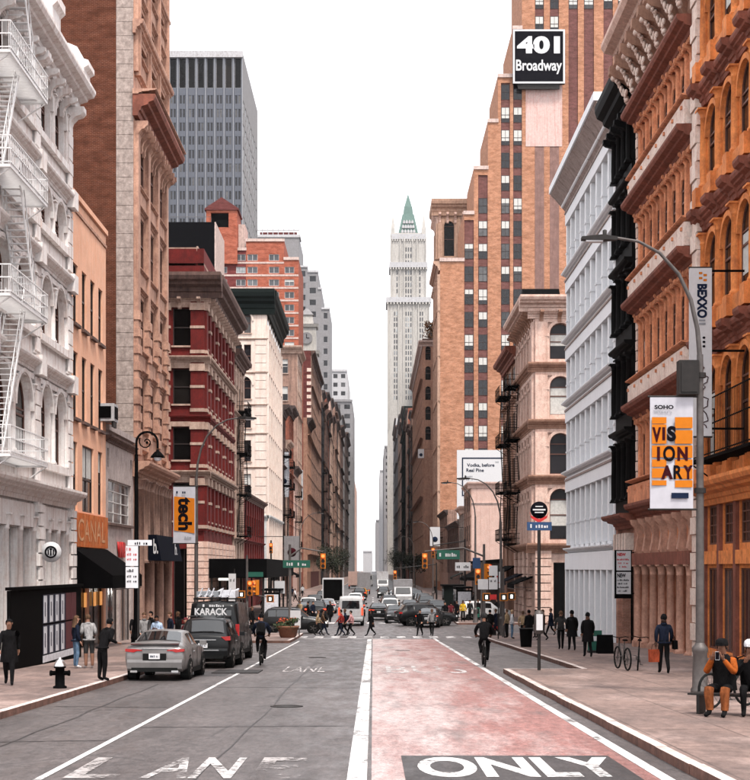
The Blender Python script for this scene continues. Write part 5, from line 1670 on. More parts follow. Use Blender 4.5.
# ================================================================== vehicles
def paint(name, col, rough=.28, metal=0.0):
    t = NT(name); a = t.noise(t.n('TexCoord').outputs['Object'], 3, 4)
    c = t.ramp(a, [(.3, cl(col,.85)), (.7, cl(col,1.12))])
    m = t.out(c, rough, .25, metal)
    t.b.inputs['Coat Weight'].default_value = .12; t.b.inputs['Coat Roughness'].default_value = .08
    t.l(t.ramp(t.noise(t.n('TexCoord').outputs['Object'], 5, 5), [(.4,(rough,)*3),(.8,(rough+.3,)*3)]), t.b.inputs['Roughness'])
    return m
CP = {'silver': paint('silver_grey_car_paint', (.21,.197,.193), .28, .5), 'black': paint('black_car_paint', (.004,.004,.0045)), 'white': paint('white_car_paint', (.62,.61,.61)),
      'charcoal': paint('charcoal_car_paint', (.016,.0155,.0165)), 'yellow': paint('taxi_yellow_paint', (.70,.30,.02)), 'maroon': paint('maroon_car_paint', (.10,.015,.015)), 'blue': paint('navy_car_paint', (.02,.03,.06)), 'palegrey': paint('pale_grey_car_paint', (.42,.41,.41))}
M['car_glass'] = plain('car_window_glass', (.008,.009,.010), .03, 1.0, 0, .3, 2)
# station: (y, z underside, z belt, z top, half width at belt, half width at top)
PROF = {
 'sedan': dict(L=4.63, wb=(.98, 3.68), wr=.33, st=[(0,.42,.80,.90,.80,.62),(.06,.30,.92,1.04,.86,.70),(.30,.26,.95,1.10,.88,.74),(.62,.24,.96,1.12,.89,.72),(1.42,.22,.96,1.43,.90,.60),(2.0,.22,.95,1.46,.90,.61),(2.55,.22,.94,1.44,.90,.60),(3.35,.22,.92,1.03,.89,.72),(3.95,.23,.86,.95,.88,.68),(4.40,.26,.74,.82,.82,.60),(4.60,.34,.60,.66,.68,.46)]),
 'suv': dict(L=4.75, wb=(.95, 3.75), wr=.37, st=[(0,.50,.95,1.06,.84,.72),(.05,.40,1.06,1.16,.91,.76),(.22,.34,1.08,1.20,.93,.76),(.62,.30,1.08,1.68,.94,.66),(1.2,.28,1.07,1.73,.94,.68),(2.2,.28,1.06,1.72,.94,.67),(2.8,.28,1.05,1.66,.94,.66),(3.45,.29,1.03,1.14,.93,.76),(4.15,.31,.97,1.06,.91,.72),(4.58,.36,.84,.92,.84,.62),(4.74,.44,.66,.74,.70,.5)]),
 'van': dict(L=5.6, wb=(1.0, 4.5), wr=.37, st=[(0,.46,1.10,1.16,.94,.86),(.04,.38,1.18,2.12,.99,.86),(.12,.34,1.20,2.26,1.0,.86),(.7,.32,1.2,2.32,1.0,.87),(2.2,.32,1.2,2.32,1.0,.87),(3.7,.32,1.2,2.30,1.0,.86),(4.1,.32,1.2,2.20,1.0,.84),(4.75,.33,1.14,1.28,.98,.80),(5.25,.36,1.0,1.08,.94,.74),(5.5,.4,.86,.94,.88,.66),(5.6,.5,.7,.76,.76,.56)]),
}
def wheel_mesh(r):
    return cached(('tyre', r), lambda: MB().lathe([(r*.62,-.10),(r*.9,-.11),(r,-.08),(r,.08),(r*.9,.11),(r*.62,.10)], 20, axis='x').mesh('tyre', M['rubber']))
def rim_mesh(r):
    def mk():
        mb = MB(); mb.lathe([(r*.62,-.09),(r*.62,.09)], 16, axis='x'); mb.lathe([(r*.58,-.02),(r*.58,.02)], 16, axis='x')
        for k in range(5):
            a = 2*math.pi*k/5
            for s in (-1, 1):
                mb.tube([(s*.085,0,0),(s*.095,math.cos(a)*r*.6,math.sin(a)*r*.6)], r*.09, 4)
        mb.lathe([(r*.14,-.105),(r*.14,.105)], 8, axis='x')
        return mb.mesh('rim', M['steel'])
    return cached(('rim', r), mk)
def car_parts(kind, pm):
    P = PROF[kind]; st = P['st']; L = P['L']
    def sec(s):
        y, zb, zbe, zt, w, wt = s
        crown = .025
        return [(w*.80,y,zb),(w*.97,y,zb+.10),(w*1.01,y,zb+(zbe-zb)*.55),(w*.985,y,zbe),(wt,y,zt-.035),(wt*.72,y,zt),(0,y,zt+crown)]
    secs = []
    for s in st:
        h = sec(s); secs.append(h + [(-p[0],p[1],p[2]) for p in h[-2::-1]])
    n = len(secs[0])
    mb = MB(); vs = [p for s in secs for p in s]; fs = []
    for i in range(len(secs)-1):
        for k in range(n-1): fs.append((i*n+k, i*n+k+1, (i+1)*n+k+1, (i+1)*n+k))
        fs.append((i*n+n-1, i*n, (i+1)*n, (i+1)*n+n-1))
    fs.append(tuple(range(n-1,-1,-1))); fs.append(tuple((len(secs)-1)*n+k for k in range(n)))
    mb.add(vs, fs, 0, True)
    body = mb.mesh('body', pm)
    try: body.shade_auto_smooth = True
    except Exception: pass
    # glass panels inset on the loft quads
    def panel(name, a, b, c, d, off, mi=.10, mj=.12, mat=None):
        a, b, c, d = map(Vector, (a, b, c, d))
        def at(u, v): return (a*(1-u)+b*u)*(1-v) + (d*(1-u)+c*u)*v
        nn = (b-a).cross(d-a).normalized()
        q = [at(mi,mj), at(1-mi,mj), at(1-mi,1-mj), at(mi,1-mj)]
        ce = sum(q, Vector())/4
        if (ce - Vector((0, L/2, .8))).dot(nn) < 0: nn = -nn
        g = MB().poly([tuple(p+nn*off) for p in q])
        return name, g.mesh(name, mat or M['car_glass'])
    out = []
    def screen(name, lo, hi):       # curved glass following the loft between two stations
        g = MB(); rowsv = []
        for t_ in (.10, .5, .90):
            row_ = []
            for k_ in range(4, n-4):
                a, b = Vector(secs[lo][k_]), Vector(secs[hi][k_])
                p = a*(1-t_) + b*t_
                if k_ in (4, n-5): p.x *= .93
                row_.append(tuple(p + Vector((0, -.014 if lo < hi else .014, .016))))
            rowsv.append(row_)
        c_ = len(rowsv[0])
        g.add([p for r_ in rowsv for p in r_], [(j*c_+i, j*c_+i+1, (j+1)*c_+i+1, (j+1)*c_+i) for j in range(2) for i in range(c_-1)], 0, True)
        return name, g.mesh(name, M['car_glass'])
    S = lambda i, k: secs[i][k]
    m = n//2
    idx = {'sedan': (3,4,6,7), 'suv': (2,3,6,7), 'van': (1,2,6,7)}[kind]
    r0, r1, f0, f1 = idx
    # rear and front screens
    if kind == 'van':
        out.append(panel('rear_window', (-.72,.035,1.36),(.72,.035,1.36),(.70,.035,2.0),(-.70,.035,2.0), .05, .02, .02))
    else:
        out.append(screen('rear_window', r0, r1))
    out.append(screen('windscreen', f1, f0))
    for side in (0, 1):
        kk = (3, 4) if side == 0 else (n-1-3, n-1-4)
        for i in range(r1, f0):
            if kind == 'van' and i < f0-1: continue
            out.append(panel('side_window', S(i,kk[0]), S(i+1,kk[0]), S(i+1,kk[1]), S(i,kk[1]), .012, .05, .14))
    return body, out
def vehicle(kind, colr, label, x, y, heading=0.0, cat=None, group=None, lit=False, name=None, detail=True, extra=None):
    """origin: middle of the rear axle line on the ground; heading 0 drives away from the camera"""
    P = PROF[kind]; L = P['L']; pm = CP[colr]
    cat = cat or {'sedan':'car','suv':'car','van':'van'}[kind]
    t = thing(name or {'sedan':'sedan_car','suv':'suv_car','van':'van'}[kind], label, cat, (x, y, zr(y)+.004), heading, group)
    if abs(heading) < .3 or abs(abs(heading)-math.pi) < .3:
        t.rotation_euler = ((zr(y+4)-zr(y))/4*math.cos(heading), 0, heading)
    body, gl = cached(('car', kind, colr), lambda: car_parts(kind, pm))
    ob('body', body, t)
    for nm, me in gl: ob(nm, me, t)
    w = P['st'][4][4]
    for wy in P['wb']:
        for s in (-1, 1):
            o = ob('wheel', wheel_mesh(P['wr']), t, (s*(w-.085), wy, P['wr']))
            ob('rim', rim_mesh(P['wr']), o)
            ob('wheel_arch', cached(('arch', P['wr']), lambda: MB().lathe([(P['wr']*1.2,-.13),(P['wr']*1.2,.12)], 20, axis='x').mesh('wheel_arch', M['rubber'])), t, (s*(w-.12), wy, P['wr']+.02))
    if not detail: return t
    zb = P['st'][1][2]; hw = P['st'][1][4]
    tm = M['tail_lit'] if lit else M['tail']
    for s in (-1, 1):
        if kind == 'sedan':
            ob('tail_light', MB().prism_y([(s*.36,.905),(s*.60,.93),(s*.855,.935),(s*.86,.86),(s*.62,.83),(s*.52,.87),(s*.36,.875)], -.03, .16).mesh('tail_light', tm), t)
            ob('head_light', MB().box(min(s*.42,s*.74), max(s*.42,s*.74), 4.38, 4.57, .60, .70).mesh('head_light', M['sign_white']), t)
        elif kind == 'suv':
            ob('tail_light', MB().prism_y([(s*.62,1.10),(s*.93,1.12),(s*.94,.98),(s*.78,.97)], -.025, .22).mesh('tail_light', tm), t)
            ob('head_light', MB().box(min(s*.42,s*.80), max(s*.42,s*.80), 4.5, 4.71, .70, .82).mesh('head_light', M['head_lit'] if lit else M['sign_white']), t)
        else:
            ob('tail_light', MB().box(min(s*.84,s*.985), max(s*.84,s*.985), -.04, .06, .85, 1.45).mesh('tail_light', tm), t)
            ob('head_light', MB().box(min(s*.5,s*.86), max(s*.5,s*.86), 5.4, 5.56, .72, .88).mesh('head_light', M['head_lit'] if lit else M['sign_white']), t)
        fy = L*.63
        ob('mirror', MB().box(min(s*(w+.0),s*(w+.2)), max(s*(w+.0),s*(w+.2)), fy-.05, fy+.08, P['st'][5][2]+.02, P['st'][5][2]+.16).mesh('mirror', pm), t)
        ob('door_handle', MB().box(min(s*(w-.01),s*(w+.03)), max(s*(w-.01),s*(w+.03)), L*.36, L*.40, P['st'][5][2]-.14, P['st'][5][2]-.11).mesh('door_handle', M['chrome']), t)
    z0 = P['st'][0][1]
    ob('rear_bumper', MB().prism_x([(.03,z0-.12),(-.05,z0-.06),(-.07,z0+.12),(-.05,z0+.2),(.03,z0+.22)], -hw*.93, hw*.93).mesh('rear_bumper', pm), t)
    ob('lower_valance', MB().box(-hw*.78, hw*.78, -.075, .02, z0-.15, z0-.03).mesh('lower_valance', M['rubber']), t)
    np_ = ob('number_plate', MB().box(-.16,.16,-.085,-.05,z0+.22,z0+.38).mesh('number_plate', M['sign_white']), t)
    ob('print_line', cached(('npl', kind), lambda: scribble(.24, .07, M['ink_blue'], 5, 7)), np_, (0,-.088,z0+.30))
    for s in (-1, 1):      # door shut lines
        for yy in (L*.30, L*.50, L*.70):
            ob('door_seam', cached(('seam', kind), lambda: MB().box(-.006,.006,-.006,.006,P['st'][5][1]+.15,P['st'][5][2]-.02).mesh('door_seam', M['rubber'])), t, (s*(w+.006), yy, 0))
        ob('sill_trim', cached(('sillt', kind), lambda: MB().box(-.012,.012,P['wb'][0]+.45,P['wb'][1]-.45,P['st'][5][1]-.02,P['st'][5][1]+.12).mesh('sill_trim', M['rubber'])), t, (s*(w-.02), 0, 0))
    ob('front_bumper', MB().box(-hw*.8,hw*.8,L-.06,L+.03,z0-.1,z0+.12).mesh('front_bumper', M['rubber']), t)
    if kind == 'sedan':
        ob('boot_lid_seam', MB().box(-.80,.80,.05,.065,1.0,1.015).box(-.36,.36,-.03,-.012,.72,.93).mesh('boot_lid_seam', pm), t)
        ob('boot_spoiler', MB().prism_x([(.02,1.045),(-.03,1.09),(.10,1.115),(.2,1.10)], -.7, .7).mesh('boot_spoiler', pm), t)
        ob('plate_recess', MB().box(-.34,.34,-.06,-.03,.60,.80).mesh('plate_recess', M['rubber']), t)
        ob('exhaust_trim', MB().box(-.70,-.5,-.08,-.02,.25,.31).box(.5,.70,-.08,-.02,.25,.31).mesh('exhaust_trim', M['chrome']), t)
        ob('roof_aerial', MB().prism_x([(1.5,1.46),(1.7,1.46),(1.52,1.53)], -.02, .02).mesh('roof_aerial', pm), t)
        ob('chrome_strip', MB().box(-.4,.4,-.05,-.02,.935,.955).mesh('chrome_strip', M['chrome']), t)
    if kind == 'suv':
        for s in (-1, 1): ob('roof_rail', MB().tube([(s*.62,.8,1.74),(s*.64,1.0,1.79),(s*.64,2.6,1.78),(s*.62,2.8,1.71)], .022, 5).mesh('roof_rail', M['dark_steel']), t)
        ob('rear_wiper', MB().box(-.02,.36,.14,.16,1.27,1.29).mesh('rear_wiper', M['rubber']), t)
        ob('chrome_strip', MB().box(-.45,.45,-.045,-.01,.98,1.01).mesh('chrome_strip', M['chrome']), t)
        ob('tailgate_seam', MB().box(-.80,.80,-.04,-.02,.66,.675).mesh('tailgate_seam', M['rubber']), t)
    return t

G_ROW = 'parked along the kerb'
vehicle('sedan', 'silver', 'silver grey sedan parked at the kerb by the people and hydrant', -6.35, 43.6, R(-1.5))
suv = vehicle('suv', 'black', 'black suv parked ahead of the silver sedan', -5.85, 51.6, R(-1))
ob('bumper_trim', MB().box(-.55,.55,-.09,-.06,.62,.66).mesh('bumper_trim', M['chrome']), suv)
van = vehicle('van', 'black', 'tall black van with white lettering and a loaded roof rack', -6.1, 57.4, R(-1))
ob('lettering', text_mesh('KARACK', 1.25, .27, M['sign_white'], .03), van, (-.1, -.06, 1.93))
ob('print_line', scribble(.85, .10, M['sign_white'], 2, 10), van, (.0, -.06, 2.16))
rack = MB()
for yy in (.6, 1.8, 3.0): rack.box(-.85,.85,yy-.03,yy+.03,2.40,2.45)
for s in (-.8,.8): rack.box(s-.02,s+.02,.3,3.4,2.38,2.46)
for yy in (.4, 3.2):
    for s in (-.8,.8): rack.box(s-.02,s+.02,yy-.02,yy+.02,2.28,2.42)
ob('roof_rack', rack.mesh('roof_rack', M['dark_steel']), van)
ld = thing('roof_load', 'pale poles and bundles tied on the black van roof rack', 'cargo', (-6.1, 57.4, zr(57.4)+2.47))
for k, (xx, ang) in enumerate(((-.6,.3),(-.35,.1),(-.15,.45),(.2,.2),(.5,.5))):
    ob('pole', MB().tube([(xx,.3,.06),(xx+ang*.3,3.2,.12+ang*.3)], .05, 6).tube([(xx,.5,.05),(xx+.12,.5,.36)], .03, 5).mesh('pole', M['poster_pale']), ld)
ob('bundle', MB().box(-.75,.1,.8,2.4,.0,.22).mesh('bundle', M['ink_grey']), ld)
ob('bundle', MB().box(.2,.78,.5,2.0,.0,.26).mesh('bundle', M['poster_pale']), ld)

# crossing traffic
vehicle('suv', 'charcoal', 'dark suv driving across the street past the planter', -7.9, 104.6, R(-90), lit=True)
vehicle('suv', 'black', 'black suv crossing in front of the white pickup', 1.9, 118.5, R(-78))
vehicle('sedan', 'charcoal', 'dark sedan waiting at the crossing beside the black suv', 4.1, 114.5, R(-8), lit=True)
wp = vehicle('suv', 'white', 'white pickup truck turning at the far corner', 7.2, 128.0, R(-80))
# traffic down the street
V1 = vehicle('van', 'palegrey', 'silver grey van with red lights waiting beyond the crossing', -1.75, 118.0, 0, lit=True)
vehicle('sedan', 'black', 'black car beside the silver grey van', 1.0-3.6+2.9+.2, 131, 0, lit=True)
lab = ['white taxi heading this way along the far lane', 'dark car following the white taxi', 'pale car halfway down the far street', 'white car with dark windows behind the pale car',
       'black car at the far kerb below the billboard', 'maroon car far down the street', 'grey car far down the street by the trees', 'yellow cab far down the street']
far = [('suv','white',1.6,143,R(180)),('sedan','charcoal',3.6,150,R(180)),('sedan','palegrey',-4.6,150,0),('suv','white',-2.0,168,0),('suv','black',5.6,160,R(180)),('sedan','maroon',-4.8,190,0),('sedan','palegrey',2.6,205,R(180)),('sedan','yellow',-1.8,232,0)]
for (k, c, x, y, h), l in zip(far, lab): vehicle(k, c, l, x, y, h, lit=True)
LMK = {-1: [(140,'outside the pavement shed'),(150,'by the pinkish cream fire escapes'),(165,'beside the low dark red building'),(180,'past the low dark red building'),(193,'at the gap before the cream building'),(210,'beside the cream stone building'),(224,'at the end of the cream building'),(241,'below the brown stone fire escapes'),(262,'before the dark rust front'),(280,'below the orange red apartment block'),(900,'past the apartment block')],
        1: [(140,'behind the beige corner building'),(150,'by the weathered sandstone front'),(165,'outside the low dark shops'),(180,'along the low dark shops'),(195,'at the end of the low dark shops'),(208,'below the pink blank wall'),(224,'by the small tan house front'),(241,'under the white billboard'),(262,'before the brown shop row'),(280,'near the foot of the brick tower'),(900,'past the brick tower')]}
def where(x, y):
    for lim, w_ in LMK[-1 if x < 0 else 1]:
        if y < lim: return w_
gname = 'cars parked along the far street'
i = 0
for y in (136, 143, 158, 172, 186, 200, 216, 232, 250, 270):
    for x, cc in ((-6.2, ('black','charcoal','white','blue')[i % 4]), (5.7, ('charcoal','black','palegrey','black')[(i+1) % 4])):
        if x > 0 and y == 158: i += 1; continue
        kd_ = 'suv' if i % 3 else 'sedan'
        vehicle(kd_, cc, '%s %s parked %s' % ({'blue':'navy','palegrey':'pale grey'}.get(cc, cc), kd_, where(x, y)), x, y, 0 if x < 0 else R(180), group=gname, detail=False)
        i += 1
def truck(x, y, heading, label, box, lit=False, h=3.2, w=2.3, L=6.0, panel=None, cabcol='white'):
    t = thing('box_truck', label, 'truck', (x, y, zr(y)+.004), heading)
    ob('cargo_box', MB().box(-w/2,w/2,0,L-1.8,.75,h).mesh('cargo_box', box), t)
    ob('rear_door', MB().box(-w/2+.12,w/2-.12,-.03,-.005,.85,h-.15).mesh('rear_door', panel or box), t)
    ob('cab', MB().prism_x([(L-1.7,.5),(L+.2,.5),(L+.25,1.2),(L-.25,1.45),(L-.75,2.25),(L-1.7,2.3)], -w/2+.1, w/2-.1).mesh('cab', CP[cabcol]), t)
    ob('windscreen', MB().add([(-w/2+.25,L-.26,1.5),(w/2-.25,L-.26,1.5),(w/2-.32,L-.70,2.18),(-w/2+.32,L-.70,2.18)], [(0,1,2,3)]).mesh('windscreen', M['car_glass']), t, (0,.06,.04))
    ob('chassis', MB().box(-.5,.5,.1,L,.45,.74).mesh('chassis', M['rubber']), t)
    for wy in (1.0, L-.9):
        for s in (-1, 1):
            o = ob('wheel', wheel_mesh(.42), t, (s*(w/2-.18), wy, .42)); ob('rim', rim_mesh(.42), o)
    for s in (-1, 1):
        ob('tail_light', MB().box(s*w*.4-.08,s*w*.4+.08,-.06,-.02,.6,.72).mesh('tail_light', M['tail_lit']), t)
        ob('head_light', MB().box(s*w*.33-.12,s*w*.33+.12,L+.2,L+.27,.7,.86).mesh('head_light', M['head_lit'] if lit else M['sign_white']), t)
    return t
truck(-4.6, 172, 0, 'delivery truck with a black rear door in a white frame', M['sign_white'], panel=M['black'], w=2.4, h=3.4)
truck(3.6, 185, R(180), 'grey delivery truck heading this way behind the taxi', M['grey_mid'], True, cabcol='palegrey')
truck(-1.6, 262, 0, 'tall grey box truck in the far lane', M['grey_mid'], h=3.8)
truck(1.9, 300, R(180), 'pale truck coming up the far street', M['grey_light'], True, h=3.9)
truck(-4.3, 330, 0, 'pinkish grey truck far down the street', M['pink_wall'], h=3.8)
bus = thing('city_bus', 'white city bus with dark windows far down the street', 'bus', (-1.4, 380, zr(380)))
ob('body', MB().box(-1.3,1.3,0,12,.4,3.1).mesh('body', CP['white']), bus); ob('rear_window', MB().box(-1.1,1.1,-.04,-.01,1.7,2.6).mesh('rear_window', M['car_glass']), bus)
for s in (-1,1):
    ob('side_window', MB().box(s*1.31-.01,s*1.31+.01,.5,11.5,1.6,2.6).mesh('side_window', M['car_glass']), bus)
    for wy in (2.5, 9): ob('wheel', wheel_mesh(.48), bus, (s*1.2, wy, .48))

# ================================================================== street furniture
def cobra_lamp(x, y, label, H=10.8, reach=1.95, side=-1, group='cobra head street lamps'):
    t = thing('street_lamp', label, 'street lamp', (x, y, zr(y)+SW), 0, group)
    ob('base', cached(('lbase',), lambda: MB().lathe([(.22,0),(.22,.1),(.185,.16),(.17,.95),(.19,1.0),(.19,1.08),(.14,1.14),(.105,1.2)], 8).mesh('base', M['steel'])), t)
    ob('pole', cached(('lpole', H), lambda: MB().tube([(0,0,1.0),(0,0,H*.45),(0,0,H-2.8)], [.105,.09,.075], 8).mesh('pole', M['steel'])), t)
    pts = [(0,0,H-2.9),(side*.06,0,H-2.2),(side*.22,0,H-1.5),(side*.5,0,H-.9),(side*.95,0,H-.4),(side*1.45,0,H-.13),(side*reach,0,H-.05)]
    ob('arm', cached(('larm', H, reach, side), lambda: MB().tube(pts, [.06,.055,.05,.045,.04,.035,.032], 7).mesh('arm', M['steel'])), t)
    h = ob('lamp_head', cached(('lhead', side), lambda: MB().add([(side*a,b,c) for a,b,c in ((0,-.06,.03),(0,.06,.03),(0,.06,-.05),(0,-.06,-.05),(.35,-.15,.06),(.35,.15,.06),(.35,.15,-.06),(.35,-.15,-.06),(.85,-.11,.02),(.85,.11,.02),(.85,.11,-.05),(.85,-.11,-.05))],
        [(0,1,2,3),(0,4,5,1),(1,5,6,2),(2,6,7,3),(3,7,4,0),(4,8,9,5),(5,9,10,6),(6,10,11,7),(7,11,8,4),(8,11,10,9)]).mesh('lamp_head', M['dark_steel'])), t, (side*reach,0,H-.05))
    ob('lens', cached(('llens', side), lambda: MB().box(min(side*.35,side*.75),max(side*.35,side*.75),-.09,.09,-.10,-.06).mesh('lens', M['sign_white'])), h)
    ob('photocell', cached(('pcell',), lambda: MB().lathe([(.05,0),(.05,.12),(.02,.14)], 8).mesh('photocell', M['dark_steel'])), h, (side*.3,0,.06))
    return t
LP = cobra_lamp(7.72, 35.4, 'grey street lamp carrying the VISIONARY banner beside the seated person')
for s in (-1, 1): ob('clamp', MB().lathe([(.14,-.06),(.14,.06)], 8).mesh('clamp', M['dark_steel']), LP, (0,0,6.15+s*1.36))
cb = ob('control_box', MB().box(-.52,-.06,-.18,.18,0,.8).mesh('control_box', M['dark_steel']), LP, (0,0,7.05))
ob('door', MB().box(-.48,-.1,-.20,-.182,.05,.75).mesh('door', M['dark_steel']), cb)
cobra_lamp(-8.25, 70.0, 'grey street lamp carrying the tech banner before the red building', side=1)
cobra_lamp(8.1, 95.0, 'grey street lamp at the corner by the traffic signals', H=10.0)
cobra_lamp(8.3, 103.6+18, 'grey street lamp on the far corner by the beige building', H=11.4)
for y, sd, x in ((172,1,-8.4),(205,-1,8.2),(262,1,-8.4),(300,-1,8.2),(360,1,-8.4),(420,-1,8.2)):
    cobra_lamp(x, y, 'grey street lamp standing ' + {172:'beside the low dark red building',205:'below the pink blank wall',262:'before the pinkish low building',300:'at the brick tower',360:'beside the maroon brick building',420:'beside the arched building with roof shrub'}[y], side=sd, group='street lamps along the far street')

def crook_lamp(x, y):
    t = thing('street_lamp', 'black bishop crook street lamp with a scroll and bell shade', 'street lamp', (x, y, zr(y)+SW))
    H = 7.55; cr_ = .36
    ob('base', MB().lathe([(.3,0),(.3,.3),(.22,.4),(.18,.9),(.2,.95),(.12,1.1)], 10).mesh('base', M['black']), t)
    ob('pole', MB().lathe([(.10,1.0),(.085,3.5),(.11,3.55),(.08,3.6),(.06,H-.4)], 8).mesh('pole', M['black']), t)
    pts = [(0,0,H-.4)] + [(cr_-cr_*math.cos(a),0,H+cr_*math.sin(a)) for a in [k*math.pi/12 for k in range(13)]] + [(2*cr_,0,H-.2)]
    ob('crook', MB().tube(pts, .04, 7).mesh('crook', M['black']), t)
    sp = [(.33+(.25-.017*k)*math.cos(.55*k+2.6),0,H+.02+(.25-.017*k)*math.sin(.55*k+2.6)) for k in range(13)]
    ob('scroll', MB().tube(sp, .024, 6).ball((.36,0,H),.05).mesh('scroll', M['black']), t)
    s = ob('shade', MB().lathe([(.05,.22),(.09,.12),(.14,.1),(.3,-.08),(.36,-.18),(.33,-.18)], 12).mesh('shade', M['black']), t, (2*cr_,0,H-.38)); s.scale = (.7,.7,.7)
    ob('globe', MB().ball((0,0,-.2),(.2,.2,.16)).mesh('globe', M['poster_pale']), s)
crook_lamp(-8.0, 50.7)

def banner(x, y, z, w, h, label, parts, side=-1):
    """x,z: top inner corner at the pole"""
    t = thing('banner', label, 'banner', (x, y, z))
    x0 = -w if side < 0 else 0
    mb = MB(); n = 8                              # slightly billowed cloth
    for face in (0, 1):
        vs = []; 
        for j in range(n+1):
            for i in range(n+1):
                u, v = i/n, j/n
                vs.append((x0+w*u, (.02 if face else -.02)+.03*math.sin(u*3.1)*math.sin(v*6.3), -h*v))
        mb.add(vs, [(j*(n+1)+i, j*(n+1)+i+1, (j+1)*(n+1)+i+1, (j+1)*(n+1)+i) for j in range(n) for i in range(n)], 0, True)
    ob('cloth', mb.mesh('cloth', M['banner_white']), t)
    for zz in (.02, -h-.02): ob('rod', MB().tube([(-w-.05 if side < 0 else -.15,0,zz),(.15 if side < 0 else w+.05,0,zz)], .025, 6).mesh('rod', M['dark_steel']), t)
    for p in parts: 
        o = ob(p[0], p[1], t, (x0+p[2], -.062 if p[0] == 'orange_block' else -.070, -p[3]), p[4] if len(p) > 4 else 0)
    return t
k = 35.4/F
def blk(u0, u1, v0, v1): return ('orange_block', MB().box(0,(u1-u0)*k,0,.01,-(v1-v0)*k,0).mesh('orange_block', M['banner_orange']), u0*k, v0*k)
vis = []
for (u0,u1,v0,v1) in ((1.5,16,20,26.5),(24.5,42,20,31),(1.5,16,27.2,46.5),(24.5,42,33,46.5),(1.5,16,48.2,60),(24.5,42,48.2,60.6),(16,24.5,48.2,60),(1.5,16,62.2,69.5),(24.5,42,62.2,69.5),(1.5,16,71,80.5),(24.5,42,71,81.5),(1.5,16,83,88),(24.5,42,83,90)):
    vis.append(blk(u0,u1,v0,v1))
def lt(txt, u, v, w, h, mat='ink', b=.03, rot=0): return ('lettering', text_mesh(txt, w*k, h*k, M[mat], b), u*k, v*k, (0, R(rot), 0))
vis += [('lettering', me, u, v, r) for (_, me, u, v, r) in (lt('SOHO', 13.5, 10, 19, 4.2, 'ink', .04), ('lettering', scribble(18*k, 1.6*k, M['ink_grey'], 5, 13), 13*k, 14.8*k, (0,0,0)))]
vis += [('lettering', text_mesh(tx, w*k, h*k, M[mt], b), u*k, v*k) for tx, u, v, w, h, mt, b in
        (('V',6.2,37.5,9,15,'ink_maroon',.05),('I',13.2,36.5,2.9,13,'ink_maroon',.06),('S',21.0,36.5,9,15.5,'ink',.06),('I',8.0,56.5,2.9,14,'ink_maroon',.06),('O',18.6,56.5,12,15.5,'ink',.03),('N',32,56.5,10.5,14,'ink_maroon',.05),('A',16.5,75,12,14,'ink_maroon',.06),('R',27.5,75,9,14,'ink',.03),('Y',37.5,75,9.5,14,'ink_maroon',.05))]
vis.append(('printed_bar', MB().box(0,17*k,0,.01,-5.5*k,0).mesh('printed_bar', M['ink_blue']), 21*k, 95.5*k))
banner(7.72-.17, 35.4-.02, wz(397.5,35.4), 43*k, 111*k, 'white and orange banner reading SOHO VISIONARY on the lamp post', vis)
k2 = 70.0/F
tech = [('orange_block', MB().prism_y([(0,0),(20.5*k2,-2*k2),(20.5*k2,-37*k2),(0,-34*k2)], 0, .01).mesh('orange_block', M['banner_orange']), .9*k2, 9.5*k2),
        ('lettering', text_mesh('tech', 33*k2, 14*k2, M['ink'], .04), 12*k2, 27*k2, (0, R(90), 0)),
        ('print_line', scribble(10*k2, 2.4*k2, M['ink_blue'], 2, 5), 8*k2, 5.5*k2),
        ('print_line', scribble(7*k2, 2.2*k2, M['ink_grey'], 6, 5), 15*k2, 50.5*k2)]
banner(wx(195.5,70), 69.9, wz(487,70), 22*k2, 56*k2, 'white and orange banner reading tech on the lamp post before the red building', tech)
# long vertical sign on the rust orange building
d = 52.0; kk = d/F
vs_ = thing('blade_sign', 'long white vertical blade sign with navy and red lettering on the rust orange front', 'sign', (wx(690,d), d, wz(268,d)))
ob('panel', MB().box(0, 22*kk, 0, .16, -168*kk, 0).mesh('panel', M['sign_white']), vs_)
ob('border', MB().box(-.03, 22*kk+.03, .02, .14, 0, .05).box(-.03, 22*kk+.03, .02, .14, -168*kk-.05, -168*kk).mesh('border', M['dark_steel']), vs_)
for (u, v) in ((9,4),(13.5,6),(9,9),(13.5,11)): ob('logo_bar', MB().box(u*kk,(u+3.4)*kk,-.012,-.003,-(v+2.2)*kk,-v*kk).mesh('logo_bar', M['banner_orange']), vs_)
ob('lettering', text_mesh('BEXXO', 34*kk, 10*kk, M['ink_blue'], .05), vs_, (12.2*kk,-.012,-33*kk), (0,R(90),0))
ob('print_line', scribble(13*kk, 8*kk, M['ink_grey'], 3, 4), vs_, (13*kk,-.012,-58*kk), (0,R(90),0))
ob('lettering', text_mesh('• • •', 11*kk, 3*kk, M['ink'], .05), vs_, (14*kk,-.012,-74*kk), (0,R(90),0))
sg_ = random.Random(4)
ob('script_print', MB().tube([((15+sg_.uniform(-4,4))*kk, -.012, -(95+2.4*q_)*kk) for q_ in range(28)], .02, 4).mesh('script_print', M['ink_maroon']), vs_)
for v in (2, 82, 160): ob('bracket', MB().box(22*kk, RX-wx(690,d)-.2, .05, .11, -v*kk-.05, -v*kk+.02).mesh('bracket', M['black']), vs_)

